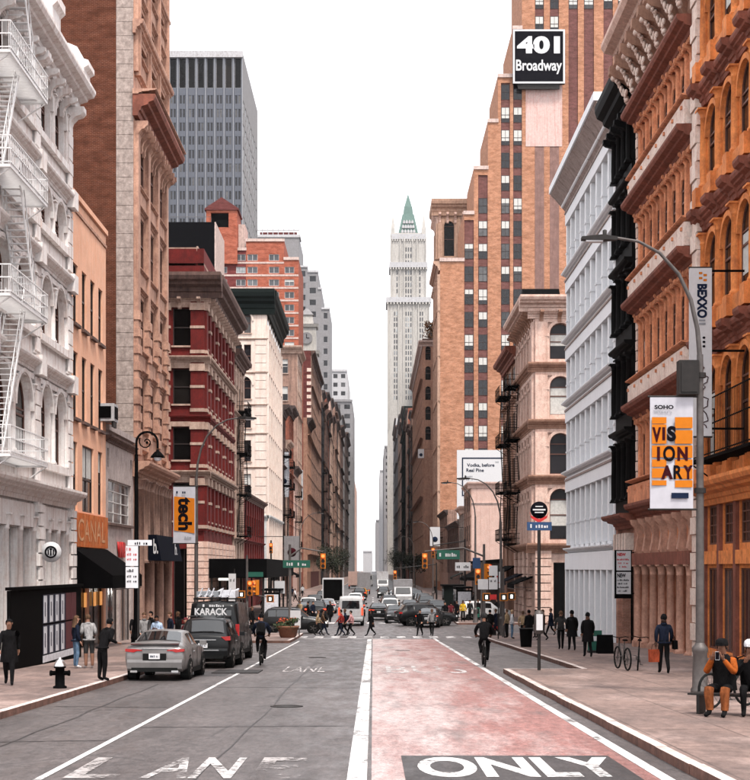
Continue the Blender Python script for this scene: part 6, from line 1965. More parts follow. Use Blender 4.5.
def signal(parent, x, y, z, rz=0, lit=True):
    s = ob('signal_head', cached(('sig',), lambda: MB().box(-.17,.17,-.12,.12,-.5,.5).mesh('signal_head', M['signal_yellow'])), parent, (x,y,z), rz)
    for i, zz in enumerate((.33, 0, -.33)):
        ob('lens', cached(('sl', i if not (lit and i == 0) else 9), lambda: MB().lathe([(.115,-.14),(.115,-.115)], 12, axis='y').mesh('lens', M['lamp_red'] if (i == 0 and lit) else M['lens_dark'])), s, (0,0,zz))
        ob('visor', cached(('sv',), lambda: MB().add([(.13*math.cos(a),yy,.13*math.sin(a)) for yy in (-.12,-.30) for a in [math.pi*q/8 for q in range(9)]], [(q,q+1,q+10,q+9) for q in range(8)]).mesh('visor', M['signal_yellow'])), s, (0,0,zz))
    return s
def walk_signal(parent, x, y, z):
    s = ob('walk_signal', cached(('ws',), lambda: MB().box(-.24,.24,-.12,.12,-.24,.24).mesh('walk_signal', M['signal_yellow'])), parent, (x,y,z))
    ob('walk_lens', cached(('wl',), lambda: MB().box(-.19,.19,-.13,-.122,-.19,.19).mesh('walk_lens', M['lens_dark'])), s)
    ob('walk_figure', cached(('wf',), lambda: MB().box(-.07,.07,-.14,-.132,-.13,.09).mesh('walk_figure', M['lamp_white'])), s)
def mast(x, y, reach, side, label, H=5.6, heads=(1.0,), rise=.9, extra=()):
    t = thing('traffic_signal', label, 'traffic signal', (x, y, zr(y)+SW), 0)
    ob('pole', MB().lathe([(.18,0),(.18,.5),(.11,.6),(.085,H)], 8).mesh('pole', M['steel']), t)
    ob('mast_arm', MB().tube([(0,0,H-.8),(side*reach*.35,0,H-.25),(side*reach,0,H-.8+rise*.35)], [.07,.055,.04], 7).mesh('mast_arm', M['steel']), t)
    for f in heads: signal(t, side*reach*f, -.12, H-.8+rise*.35*f-.62)
    return t
tl = mast(-5.5, 99.2, 2.2, 1, 'traffic signal on a mast arm by the planter corner', 5.9)
ob('street_name_sign', MB().box(-.45,1.35,-.14,-.11,4.35,4.85).mesh('street_name_sign', M['sign_green']), tl)
ob('print_line', scribble(1.3, .22, M['sign_white'], 1, 9), tl, (.45,-.15,4.6))
tr = mast(7.3, 98.6, 3.9, -1, 'traffic signal on a long mast arm over the bus lane', 5.9)
ob('street_name_sign', MB().box(-3.1,-1.6,-.14,-.11,4.9,5.5).mesh('street_name_sign', M['sign_green']), tr)
ob('print_line', scribble(1.2, .24, M['sign_white'], 2, 9), tr, (-2.35,-.15,5.2))
ob('turn_sign', MB().box(-1.9,-.9,-.14,-.11,4.15,4.7).mesh('turn_sign', M['sign_white']), tr)
ob('print_line', scribble(.8, .2, M['ink'], 3, 7), tr, (-1.4,-.15,4.42))
ob('blue_sign', MB().box(-.75,-.25,-.14,-.11,4.3,5.0).mesh('blue_sign', M['sign_blue']), tr)
tp = thing('traffic_signal', 'short signal pole with twin yellow heads and a lit walk signal at the corner', 'traffic signal', (6.75, 93.0, zr(93)+SW+.01))
ob('pole', MB().lathe([(.16,0),(.16,.5),(.09,.6),(.075,4.6)], 8).mesh('pole', M['steel']), tp)
signal(tp, -.25, -.1, 4.0-.3); signal(tp, .35, .1, 4.2-.2, R(40)); walk_signal(tp, .28, -.1, 2.45)
tq = thing('traffic_signal', 'orange walk signal fixed to a pole beside the beige corner building', 'traffic signal', (8.0, 92.0, zr(92)+SW))
ob('pole', MB().lathe([(.1,0),(.06,4.2)], 8).mesh('pole', M['steel']), tq); walk_signal(tq, .0, -.12, 2.45); walk_signal(tq, .5, .1, 2.5)
ob('parking_sign', MB().box(-.55,-.2,-.05,-.03,3.0,4.0).mesh('parking_sign', M['sign_white']), tq)
ob('parking_sign_arrow', MB().box(-.5,-.25,-.06,-.052,3.3,3.36).box(-.42,-.33,-.06,-.052,3.55,3.8).mesh('parking_sign_arrow', M['ink_red']), tq)
tk = thing('traffic_signal', 'signal pole with orange walk signals under the black pavement shed', 'traffic signal', (-8.4, 100.0, zr(100)+SW))
ob('pole', MB().lathe([(.16,0),(.16,.5),(.09,.6),(.075,5.2)], 8).mesh('pole', M['steel']), tk)
signal(tk, .2, -.1, 3.0); walk_signal(tk, -.35, -.12, 2.6); signal(tk, .62, .0, 3.05, R(-60)); walk_signal(tk, 1.55, .0, 2.3); ob('cross_bar', MB().tube([(-.4,0,2.6),(1.7,0,2.4)], .03, 6).mesh('cross_bar', M['steel']), tk)
tk2 = thing('traffic_signal', 'yellow signal hanging high on a dark pole before the cream building', 'traffic signal', (-10.2, 150.0, zr(150)+SW))
ob('pole', MB().lathe([(.12,0),(.08,7.2)], 8).mesh('pole', M['dark_steel']), tk2); signal(tk2, 0, -.14, 6.4)
for (px_, py_, dd, lbl) in ((433,553,150,'yellow signal hanging over the far lane beside the dark street name board'),(395,575,170,'small yellow signal far down the street')):
    q = thing('traffic_signal', lbl, 'traffic signal', (wx(px_,dd)+3.2 if px_ > 430 else 7.2, dd, zr(dd)+SW))
    bx = q.location.x
    hz = wz(py_, dd)-zr(dd)-SW
    ob('pole', MB().lathe([(.12,0),(.08,hz+1.4)], 8).mesh('pole', M['dark_steel']), q)
    ob('mast_arm', MB().tube([(0,0,hz+1.2),(wx(px_,dd)-bx,0,hz+.75)], .05, 6).mesh('mast_arm', M['dark_steel']), q)
    signal(q, wx(px_,dd)-bx, -.1, hz)

def bus_stop():
    y = 49.0; x = 7.95*(y/49.0)
    x = wx(534, y); t = thing('bus_stop_sign', 'bus stop pole with a round dark disc and blue route plate', 'sign', (x, y-1.5, zr(y-1.5)+SW))
    g = zr(y-1.5)+SW; q = lambda py: wz(py, y-1.5)-g
    ob('pole', MB().tube([(0,0,0),(0,0,q(530))], .055, 8).mesh('pole', M['dark_steel']), t)
    ob('disc', MB().lathe([(.02,-.03),(.27,-.03),(.27,.03),(.02,.03)], 24, axis='y', cz=q(510)).mesh('disc', M['ink']), t)
    ob('disc_rim', MB().prism_y([(-.30,q(512)),(-.25,q(518)),(0,q(523)),(.25,q(518)),(.30,q(512)),(.25,q(515.5)),(0,q(519)),(-.25,q(515.5))], -.025, .025).mesh('disc_rim', M['sign_red']), t)
    ob('disc_print', MB().box(-.2,.2,-.05,-.035,q(510.5),q(509)).box(-.14,.14,-.05,-.035,q(513),q(512)).box(-.12,.12,-.05,-.035,q(507),q(506)).mesh('disc_print', M['sign_white']), t)
    ob('route_plate', MB().box(-.38,.4,-.03,.03,q(530.5),q(522)).mesh('route_plate', M['sign_blue']), t)
    ob('print_line', scribble(.6, .12, M['sign_white'], 8, 7), t, (.02,-.04,q(526)))
    ob('timetable_box', MB().lathe([(.05,q(634)),(.15,q(633)),(.15,q(612)),(.05,q(610))], 12).mesh('timetable_box', M['steel']), t)
    ob('timetable', MB().box(-.1,.1,-.155,-.148,q(630),q(614)).mesh('timetable', M['sign_white']), t)
bus_stop()
def sign_post(x, y, label, H, panels, group=None):
    t = thing('sign_post', label, 'sign', (x, y, zr(y)+SW), 0, group)
    ob('post', MB().tube([(0,0,0),(0,0,H)], .04, 6).mesh('post', M['dark_steel']), t)
    for (a, b_, c, d_, mt, txts) in panels:
        ob('panel', MB().box(a,b_,-.08,-.05,c,d_).mesh('panel', M[mt]), t)
        for (tx, u, v, w, h, m2) in txts: ob('print_line', scribble(w, h, M[m2], len(tx), 6), t, (u,-.09,v))
    return t
g46 = zr(46)+SW
q = lambda py: wz(py, 46)-g46
sign_post(wx(138.4,46), 46, 'two white parking rule plates on a post by the navy fascia', q(541), [(-.38,.0,q(566),q(546),'sign_white',[('NO',-.28,q(549),.14,.1,'ink_red'),('PARKING',-.19,q(554),.3,.1,'ink_red'),('8AM-7PM',-.19,q(559),.3,.08,'ink_red')]),
    (-.38,.0,q(588),q(567),'sign_white',[('2 HR',-.24,q(570.5),.2,.1,'ink'),('METERED',-.19,q(576),.3,.09,'ink'),('PARKING',-.19,q(581),.3,.08,'ink')]),(-.32,.42,q(545.6),q(540),'sign_white',[('ONE WAY',.1,q(543),.4,.1,'ink')])])
sign_post(7.35, 88, 'white notice plates stacked on a post near the walk signals', 4.4, [(-.55,-.05,2.9,3.6,'sign_white',[('BUS',-.3,3.4,.35,.15,'ink')]),(-.55,-.05,3.7,4.3,'sign_white',[]),(-1.2,-.6,2.9,3.5,'sign_white',[]),(-.5,-.1,2.3,2.6,'sign_red',[])])
sign_post(-8.6, 93, 'white bus route plates on a post before the red building', 4.2, [(-.35,.1,2.2,3.9,'sign_white',[('BUS',-.12,3.5,.3,.2,'ink')])])
sign_post(-8.2, 131, 'white plates on a far post under the green street sign', 3.6, [(-.4,.5,2.2,3.3,'sign_white',[])])
# blade signs on far buildings
for (x0,x1,y0,y1,dd,mt,lb) in ((280,289,452,497,235,'poster_pale','tall pale blade sign on the brown stone fire escape building'),(284,300,536,561,180,'grey_side','grey cloth flag with a dark emblem over the far pavement'),(296,303,470,500,290,'grey_light','small white blade sign below the apartment block'),(418,424,449,458,330,'sign_white','small white square sign on the palazzo side'),(430,440,527,546,215,'sign_white','white projecting shop sign near the tan house front')):
    t = thing('blade_sign', lb, 'sign', (wx(x0,dd), dd, wz(y1,dd)))
    w_, h_ = (x1-x0)*dd/F, (y1-y0)*dd/F
    ob('panel', MB().box(0,w_,0,.15,0,h_).mesh('panel', M[mt]), t)
    ob('emblem', MB().lathe([(.02,-.01),(w_*.28,-.01),(w_*.28,.0)], 14, axis='y', cz=h_*.35, cx=w_/2, cy=-.01).mesh('emblem', M['ink_maroon'] if 'flag' in lb else M['ink_blue']), t)
    side = LX-wx(x0,dd) if x0 < VX else RX-wx(x0,dd)
    ob('bracket', MB().box(min(side,0 if x0<VX else w_), max(0 if x0<VX else w_, side), .05,.1,h_-.1,h_-.02).mesh('bracket', M['dark_steel']), t)
sh = building('black pavement shed roof standing in front of the deep red corner building', -13.7, 124.2, zr(124)+SW, 'scaffold', 'pavement_shed')
ob('deck', MB().box(0,4.9,0,42,3.6,5.2).mesh('deck', M['black']), sh)
for yy in (0.3, 7, 14, 21, 28, 35, 41.5):
    for xx in (.3, 4.6): ob('post', cached(('shp',), lambda: MB().box(-.08,.08,-.08,.08,0,3.6).mesh('post', M['dark_steel'])), sh, (xx,yy,0))
ob('deck_sign', MB().box(3.2,4.6,-.06,-.01,3.7,4.1).mesh('deck_sign', M['sign_green']), sh)
ob('shed_light', MB().box(.8,1.6,1.0,1.2,3.4,3.58).mesh('shed_light', M['lamp_white']), sh)

def hydrant(x, y):
    t = thing('fire_hydrant', 'black fire hydrant with a silver dome at the kerb edge', 'fire hydrant', (x, y, zr(y)+SW))
    ob('barrel', MB().lathe([(.17,0),(.17,.05),(.12,.07),(.115,.5),(.15,.51),(.15,.55)], 14).mesh('barrel', M['black']), t)
    ob('bonnet', MB().lathe([(.15,.55),(.15,.58),(.135,.62),(.09,.70),(.04,.73),(.035,.77),(.0,.78)], 14).mesh('bonnet', M['chrome']), t)
    for rz in (0, R(90), R(180)): ob('nozzle', cached(('noz',), lambda: MB().lathe([(.06,0),(.06,.1),(.075,.1),(.075,.15),(.03,.16)], 8, axis='x', cx=.1, cz=.38).mesh('nozzle', M['black'])), t, (0,0,0), rz)
hydrant(-7.85, 37.6)
def planter(x, y):
    t = thing('planter', 'wide clay planter with orange flowers at the kerb corner', 'planter', (x, y, zr(y)+SW))
    ob('pot', MB().lathe([(.42,0),(.5,.08),(.62,.55),(.70,.62),(.70,.72),(.62,.72),(.58,.62)], 14).mesh('pot', M['terracotta_pot']), t)
    leaf_cloud(t, 'foliage', (0,0,.85), (.75,.75,.4), 400, .09, M['leaf'], 5); leaf_cloud(t, 'blossom', (0,0,.98), (.7,.7,.35), 160, .06, M['flower'], 6)
planter(wx(288,90.5), 90.5)
pl = thing('notice_panel', 'white framed notice panel standing behind the clay planter', 'sign', (wx(299,94), 94, zr(94)+SW))
ob('panel', MB().box(-.55,.1,0,.08,.5,1.6).mesh('panel', M['sign_white']), pl); ob('leg', MB().box(-.5,-.42,.01,.07,0,.5).mesh('leg', M['steel']), pl); ob('leg', MB().box(-.03,.05,.01,.07,0,.5).mesh('leg', M['steel']), pl)

def wheel_bike(r=.34):
    def mk():
        mb = MB(); mb.tube([(0,r*math.cos(a),r*math.sin(a)) for a in [2*math.pi*q/22 for q in range(22)]], .028, 6, closed=True)
        return mb.mesh('tyre', M['rubber'])
    return cached(('bw', r), mk)
def spokes(r=.34):
    def mk():
        mb = MB()
        for q in range(14):
            a = 2*math.pi*q/14; mb.tube([(0,0,0),(0,r*.95*math.cos(a),r*.95*math.sin(a))], .005, 4)
        mb.lathe([(.03,-.05),(.03,.05)], 8, axis='x'); return mb.mesh('spokes', M['steel'])
    return cached(('bs', r), mk)
def bicycle(x, y, heading, label, frame='dark_steel', z=SW, name='bicycle', lean=0.0, group=None):
    t = thing(name, label, 'bicycle', (x, y, zr(y)+z), 0, group)
    t.rotation_euler = (0, lean, heading)
    for yy in (0, 1.04):
        w = ob('wheel', wheel_bike(), t, (0,yy,.37)); ob('spokes', spokes(), w)
    fm = cached(('bf', frame), lambda: MB().tube([(0,0,.37),(0,.42,.31),(0,.88,.80),(0,.36,.78),(0,.42,.31)], .02, 6).tube([(0,0,.37),(0,.34,.82)], .014, 5).tube([(0,.86,.92),(0,.93,.66),(0,1.04,.37)], .02, 6).tube([(0,.40,.31),(0,.31,.92)], .016, 6).mesh('frame', M[frame]))
    ob('frame', fm, t)
    ob('handlebar', cached(('bh',), lambda: MB().tube([(-.28,.78,1.02),(-.2,.84,1.04),(0,.87,1.0),(.2,.84,1.04),(.28,.78,1.02)], .014, 6).tube([(0,.86,.9),(0,.87,1.0)], .018, 6).mesh('handlebar', M['black'])), t)
    ob('saddle', cached(('bsd',), lambda: MB().prism_y([(-.07,.93),(.07,.93),(.05,.98),(-.05,.98)], .18, .32).prism_y([(-.03,.93),(.03,.93),(.02,.97),(-.02,.97)], .32, .46).mesh('saddle', M['black'])), t)
    ob('crank', cached(('bc',), lambda: MB().lathe([(.08,-.01),(.08,.01)], 12, axis='x', cx=.04, cy=.42, cz=.31).tube([(.06,.42,.31),(.08,.5,.17)], .012, 5).tube([(-.06,.42,.31),(-.08,.34,.45)], .012, 5).box(.06,.16,.46,.54,.155,.175).box(-.16,-.06,.30,.38,.44,.46).mesh('crank', M['steel'])), t)
    return t
bicycle(wx(625,47.5), 47.0, R(8), 'bicycle parked on the pavement with a pale frame, beside a matching dark one', 'palegrey_frame' if False else 'steel')
bicycle(wx(636,47.5), 47.2, R(-10), 'dark bicycle parked upright next to the pale framed bicycle', 'black', lean=R(4))
bicycle(wx(712,30.3), 30.3, R(-55), 'black bicycle leaning behind the seated person by the lamp post', 'black', lean=R(-5))
ab = thing('sandwich_board', 'black folding sandwich board on the pavement by the white iron front', 'sign', (wx(605,63), 63, zr(63)+SW)); ab.scale = (.75,.75,.75)
for s in (-1, 1): ob('board', MB().add([(-.45,s*.32,0),(.45,s*.32,0),(.45,s*.03,1.05),(-.45,s*.03,1.05),(-.45,s*.28,0),(.45,s*.28,0),(.45,s*.0,1.05),(-.45,s*.0,1.05)], [(0,1,2,3),(4,7,6,5),(0,4,5,1),(1,5,6,2),(2,6,7,3),(3,7,4,0)]).mesh('board', M['black']), ab)
gb = thing('sign_stand', 'small green and white sign stand next to the black sandwich board', 'sign', (wx(595,64), 64, zr(64)+SW))
ob('panel', MB().box(-.3,.3,0,.05,.1,.95).mesh('panel', M['sign_green']), gb); ob('print', MB().box(-.18,.18,-.012,-.003,.5,.7).mesh('print', M['sign_white']), gb); ob('foot', MB().box(-.3,.3,-.2,.25,0,.1).mesh('foot', M['dark_steel']), gb)
# hoarding with posters by the white building
hb = thing('hoarding', 'black timber hoarding pasted with blue and maroon posters before the white building', 'hoarding', (-11.6, 47.5, zr(58)+SW))
hl = zr(47.5)-zr(58)
ob('panel', MB().box(0,.12,0,11.5,-.1,2.75).mesh('panel', M['wood_black']), hb)
ob('end_panel', MB().box(-2.2,0,11.4,11.5,-.1,2.75).mesh('end_panel', M['wood_black']), hb)
for r_ in range(2):
    for c_ in range(6):
        y_ = 4.6+c_*.98; z_ = .45+r_*1.08
        mt = 'poster_dark' if c_ < 4 else 'poster_red'
        p = ob('poster', MB().box(.125,.135,0,.92,0,1.02).mesh('poster', M[mt]), hb, (0,y_,z_))
        if c_ < 4:
            ob('poster_stripe', MB().box(.136,.142,.1,.62,.03,.98).mesh('poster_stripe', M['poster_pale']), p)
            ob('poster_print', MB().box(.143,.148,.24,.36,.25,.75).mesh('poster_print', M['poster_dark']), p)
ob('poster_strip', MB().box(.125,.14,4.6,10.4,.18,.42).mesh('poster_strip', M['poster_pale']), hb)
ob('cap_rail', MB().box(-.05,.2,-.02,11.55,2.76,2.86).mesh('cap_rail', M['wood_black']), hb)
# round coffee sign
cs = thing('round_sign', 'round white sign with a dark ringed emblem on the white building', 'sign', (wx(51,61.5), 61.5, wz(552,61.5)))
ob('disc', MB().lathe([(.02,-.05),(.42,-.05),(.42,.05),(.02,.05)], 24, axis='y').mesh('disc', M['sign_white']), cs)
ob('emblem_ring', MB().tube([(.22*math.cos(a),-.058,.22*math.sin(a)) for a in [2*math.pi*q/24 for q in range(24)]], .045, 4, closed=True).mesh('emblem_ring', M['ink']), cs)
ob('emblem_figure', MB().box(-.03,.03,-.06,-.052,-.15,.06).box(-.13,-.08,-.06,-.052,-.12,.1).box(.08,.13,-.06,-.052,-.12,.1).ball((0,-.055,.11),(.05,.006,.05)).mesh('emblem_figure', M['ink']), cs)
ob('bracket', MB().box(LX-wx(51,61.5),-.34,-.02,.02,-.02,.02).mesh('bracket', M['black']), cs)

def shop_awning(side, y, w, z, label, mat='awning', out=1.6, drop=.9):
    t = thing('awning', label, 'awning', (LX if side < 0 else RX, y, zr(y)))
    g = Fac(t, (0,0,0), 1, w, 3, M[mat]) if side < 0 else Fac(t, (0,w,0), -1, w, 3, M[mat])
    g.add('canvas', MB().prism_x([(.0,z+drop),(-.08,z+drop),(-out,z+.25),(-out,z-.1),(-out+.04,z-.1),(-out+.04,z+.2),(0,z+drop-.1)], 0, w).mesh('canvas', M[mat]))
    g.add('valance_bar', MB().tube([(0,-out+.02,z-.12),(w,-out+.02,z-.12)], .03, 5).mesh('valance_bar', M['steel']))
    g.add('strut', MB().tube([(.1,0,z),(.1,-out,z-.05)], .02, 5).tube([(w-.1,0,z),(w-.1,-out,z-.05)], .02, 5).mesh('strut', M['steel']))
shop_awning(1, 122.5, 6, 3.0, 'black awning at the corner of the beige stone building')
shop_awning(1, 130.5, 5, 3.2, 'navy awning further along the beige stone building', 'navy')
shop_awning(1, 138, 10, 3.4, 'long black awning on the weathered sandstone building', 'awning', 2.2, 1.4)
shop_awning(1, 155, 16, 3.3, 'very long black awning on the low dark shops', 'awning', 2.4, 1.6)
shop_awning(1, 178, 14, 3.1, 'black awning with a deep drop on the low dark shops', 'awning', 2.0, 1.2)
shop_awning(1, 218, 6, 3.0, 'dark green awning on the small tan house front', 'green_metal')
shop_awning(-1, 176, 12, 3.2, 'black awning on the low dark red building', 'awning', 2.0, 1.2)
shop_awning(-1, 206, 14, 3.6, 'dark green awning at the foot of the cream stone building', 'green_metal', 2.0, 1.2)
shop_awning(-1, 232, 12, 3.2, 'black awning on the brown stone fire escape building', 'awning', 2.0, 1.2)

# corner clutter: bins, boxes, shelter, kiosk
def litter_bin(x, y, label):
    t = thing('litter_bin', label, 'litter bin', (x, y, zr(y)+SW))
    ob('basket', MB().lathe([(.26,0),(.32,.85),(.34,.88),(.30,.88),(.25,.05)], 12).mesh('basket', M['black']), t)
    ob('rim', MB().tube([(.33*math.cos(a),.33*math.sin(a),.89) for a in [2*math.pi*q/14 for q in range(14)]], .02, 5, closed=True).mesh('rim', M['dark_steel']), t)
def news_box(x, y, label, col):
    t = thing('newspaper_box', label, 'newspaper box', (x, y, zr(y)+SW))
    ob('casing', MB().box(-.22,.22,-.2,.2,.35,1.15).mesh('casing', M[col]), t); ob('window', MB().box(-.17,.17,-.215,-.203,.65,1.05).mesh('window', M['car_glass']), t)
    ob('pedestal', MB().box(-.12,.12,-.12,.12,0,.35).mesh('pedestal', M['dark_steel']), t)
litter_bin(7.7, 97.2, 'black wire litter bin at the corner by the long mast arm signal')
litter_bin(-8.6, 97.0, 'black wire litter bin under the pavement shed signals')
litter_bin(7.35, 72.0, 'black wire litter bin at the kerb past the bus stop')
news_box(7.75, 95.9, 'red newspaper box beside the corner litter bin', 'sign_red'); news_box(8.3, 96.6, 'blue newspaper box next to the red one', 'sign_blue'); news_box(8.6, 124.5, 'green newspaper box on the far corner', 'sign_green')
def shelter(x, y, L, label):
    t = thing('bus_shelter', label, 'bus shelter', (x, y, zr(y)+SW))
    ob('roof', MB().box(-.8,.8,0,L,2.5,2.66).mesh('roof', M['black']), t)
    ob('back_pane', MB().box(-.78,-.74,.1,L-.1,.3,2.4).mesh('back_pane', M['car_glass']), t)
    p = ob('advert_panel', MB().box(-.75,.75,.0,.14,.2,2.35).mesh('advert_panel', M['black']), t); ob('poster', MB().box(-.62,.62,-.02,-.005,.35,2.2).mesh('poster', M['poster_pale']), p)
    for yy in (.2, L-.2):
        for xx in (-.72,.72): ob('post', cached(('bsp',), lambda: MB().box(-.05,.05,-.05,.05,0,2.5).mesh('post', M['black'])), t, (xx,yy,0))
    ob('bench_seat', MB().box(-.6,-.2,1,L-1,.42,.48).mesh('bench_seat', M['dark_steel']), t)
shelter(-8.6, 126.5, 5, 'black bus shelter with a pale poster beyond the planter corner')
shelter(8.6, 141.0, 5, 'black bus shelter on the far pavement by the sandstone building')
kt = thing('newsstand', 'dark green newsstand kiosk on the pavement under the billboard side', 'kiosk', (8.9, 165, zr(165)+SW))
ob('cabin', MB().box(-1.1,1.1,0,4.2,0,2.4).mesh('cabin', M['green_metal']), kt); ob('roof', MB().box(-1.3,1.3,-.25,4.5,2.4,2.6).mesh('roof', M['black']), kt); ob('hatch', MB().box(-1.13,-1.101,.4,3.6,.9,2.1).mesh('hatch', M['car_glass']), kt); ob('shelf', MB().box(-1.5,-1.1,.3,3.7,.75,.85).mesh('shelf', M['dark_steel']), kt)
for (x_, y_, k_, c_, h_, l_) in ((-4.9, 128, 'suv', 'black', 0, 'black suv waiting at the far crossing beside the bus shelter'), (1.9, 128.5, 'sedan', 'charcoal', R(180), 'charcoal sedan facing the far crossing'), (-1.7, 141, 'suv', 'black', 0, 'black suv queued behind the silver grey van'), (-4.7, 139, 'sedan', 'blue', 0, 'navy sedan queued behind the black suv'), (1.7, 160, 'suv', 'black', R(180), 'black suv coming up behind the white taxi'), (-2.0, 190, 'sedan', 'charcoal', 0, 'charcoal sedan following the white car down the street'), (-1.9, 212, 'suv', 'black', 0, 'black suv in the far lane before the yellow cab'), (1.6, 232, 'suv', 'charcoal', R(180), 'charcoal suv coming up the far lane')):
    vehicle(k_, c_, l_, x_, y_, h_, lit=True)
# ================================================================== people
def pose_joints(pose, ph=1.0):
    J = {'pelvis':(0,0,.93),'spine':(0,.0,1.10),'chest':(0,.0,1.30),'neck':(0,.0,1.47),'head0':(0,.015,1.56),'head1':(0,.02,1.64),'head2':(0,.01,1.71)}
    for s, n in ((-1,'l'),(1,'r')):
        J['sho'+n] = (s*.175,0,1.41); J['elb'+n] = (s*.225,-.03,1.14); J['wri'+n] = (s*.235,.06,.90)
        J['hip'+n] = (s*.09,0,.87); J['kne'+n] = (s*.10,.02,.48); J['ank'+n] = (s*.105,-.02,.09); J['toe'+n] = (s*.115,.15,.035)
    if pose == 'walk':
        for s, n, f in ((-1,'l',ph),(1,'r',-ph)):
            J['kne'+n] = (s*.09,.16*f if f > 0 else .02,.50); J['ank'+n] = (s*.09,.30*f if f > 0 else -.28,.09 if f > 0 else .16); J['toe'+n] = (s*.10,(.30*f if f > 0 else -.28)+.16,.05 if f > 0 else .045)
            J['elb'+n] = (s*.24,-.12*f-.03,1.15); J['wri'+n] = (s*.23,-.22*f+.08,.93)
    if pose == 'phone':
        J['head0'] = (0,.05,1.55); J['head1'] = (0,.08,1.62); J['head2'] = (0,.09,1.69)
        for s, n in ((-1,'l'),(1,'r')): J['elb'+n] = (s*.23,.02,1.13); J['wri'+n] = (s*.08,.27,1.20)
    if pose == 'lean':
        for k_ in ('spine','chest','neck','head0','head1','head2'):
            x, y, z = J[k_]; J[k_] = (x, y+(z-.93)*.38, z-.03*(z-.93)/.7)
        for n in 'lr':
            for k_ in ('sho','elb','wri'):
                x, y, z = J[k_+n]; J[k_+n] = (x, y+(z-.75)*.36+(.22 if k_ == 'wri' else 0), z+(.15 if k_ == 'wri' else 0))
    if pose == 'sit':
        dz = -.44
        for k_ in ('pelvis','spine','chest','neck','head0','head1','head2'):
            x, y, z = J[k_]; J[k_] = (x, y+(z-.93)*.22, z+dz)
        for s, n in ((-1,'l'),(1,'r')):
            J['sho'+n] = (s*.18,.11,1.41+dz); J['elb'+n] = (s*.25,.26,1.18+dz); J['wri'+n] = (s*.10,.40,1.42+dz)
            J['hip'+n] = (s*.10,.02,.46); J['kne'+n] = (s*.14,.44,.50); J['ank'+n] = (s*.13,.44,.09); J['toe'+n] = (s*.15,.62,.04)
    if pose == 'cycle':
        for k_ in ('pelvis','spine','chest','neck','head0','head1','head2'):
            x, y, z = J[k_]; J[k_] = (x, y+(z-.93)*.40, z+.06)
        for s, n in ((-1,'l'),(1,'r')):
            J['sho'+n] = (s*.19,.21,1.45); J['elb'+n] = (s*.30,.34,1.20); J['wri'+n] = (s*.26,.50,1.06)
            J['hip'+n] = (s*.10,.02,.94); J['kne'+n] = (s*.14,.33 if s > 0 else .26,.62 if s > 0 else .78); J['ank'+n] = (s*.12,.22 if s > 0 else .06,.24 if s > 0 else .52); J['toe'+n] = (s*.13,.36 if s > 0 else .20,.18 if s > 0 else .45)
    return J
RAD = {'pelvis':(.175,.135),'spine':(.172,.135),'chest':(.195,.15),'neck':(.055,.058),'head0':(.075,.085),'head1':(.082,.098),'head2':(.05,.06),'sho':(.088,.088),'elb':(.062,.062),'wri':(.042,.042),'hip':(.095,.10),'kne':(.075,.075),'ank':(.046,.05),'toe':(.042,.036)}
EDG = [('pelvis','spine'),('spine','chest'),('chest','neck'),('neck','head0'),('head0','head1'),('head1','head2')] + [e for n in 'lr' for e in (('chest','sho'+n),('sho'+n,'elb'+n),('elb'+n,'wri'+n),('pelvis','hip'+n),('hip'+n,'kne'+n),('kne'+n,'ank'+n),('ank'+n,'toe'+n))]
def body_mesh(pose, ph, short):
    """continuous skinned body; material slots: 0 top, 1 trousers, 2 skin, 3 shoes"""
    def mk():
        J = pose_joints(pose, ph); names = list(J); ix = {n: i for i, n in enumerate(names)}
        me = bpy.data.meshes.new('body_skeleton'); me.from_pydata([J[n] for n in names], [(ix[a],ix[b]) for a,b in EDG], [])
        o = bpy.data.objects.new('body_skeleton', me); COL.objects.link(o)
        md = o.modifiers.new('s', 'SKIN'); md.use_smooth_shade = True; md.branch_smoothing = .6
        sub = o.modifiers.new('d', 'SUBSURF'); sub.levels = 1
        sv = me.skin_vertices[0].data
        for n in names:
            r = RAD[n if n in RAD else n[:-1]]; sv[ix[n]].radius = r; sv[ix[n]].use_root = (n == 'pelvis')
        dg = bpy.context.evaluated_depsgraph_get()
        m2 = bpy.data.meshes.new_from_object(o.evaluated_get(dg))
        bpy.data.objects.remove(o); bpy.data.meshes.remove(me)
        for _ in range(4): m2.materials.append(None)
        segs = []
        for a, b in EDG:
            s = 0
            if a in ('neck','head0','head1'): s = 2
            if a[:3] in ('hip','kne') : s = 1
            if a == 'pelvis' and b[:3] == 'hip': s = 1
            if a[:3] == 'ank': s = 3
            if short == 'shorts' and a[:3] == 'kne': s = 2
            if short == 'tee' and a[:3] == 'elb': s = 2
            segs.append((Vector(J[a]), Vector(J[b]), s))
        for p in m2.polygons:
            c = p.center; best = 9; bs = 0
            for a, b, s in segs:
                ab = b-a; t = max(0, min(1, (c-a).dot(ab)/max(1e-6, ab.length_squared))); dd = (a+ab*t-c).length
                if dd < best: best, bs = dd, s
            p.material_index = bs; p.use_smooth = True
        return m2
    return cached(('body', pose, ph, short), mk)
def cloth_mat(name, col):
    def mk():
        t = NT(name); tc = t.n('TexCoord').outputs['Object']
        fold = t.noise(t.scaled(tc, (1,1,.45)), 11, 4, .6)
        c = t.ramp(fold, [(.3, cl(col,.55)), (.7, cl(col,1.5))])
        t.bump(fold, .9, .05)
        return t.out(c, .9, .1)
    return cached(('cm', name), mk)
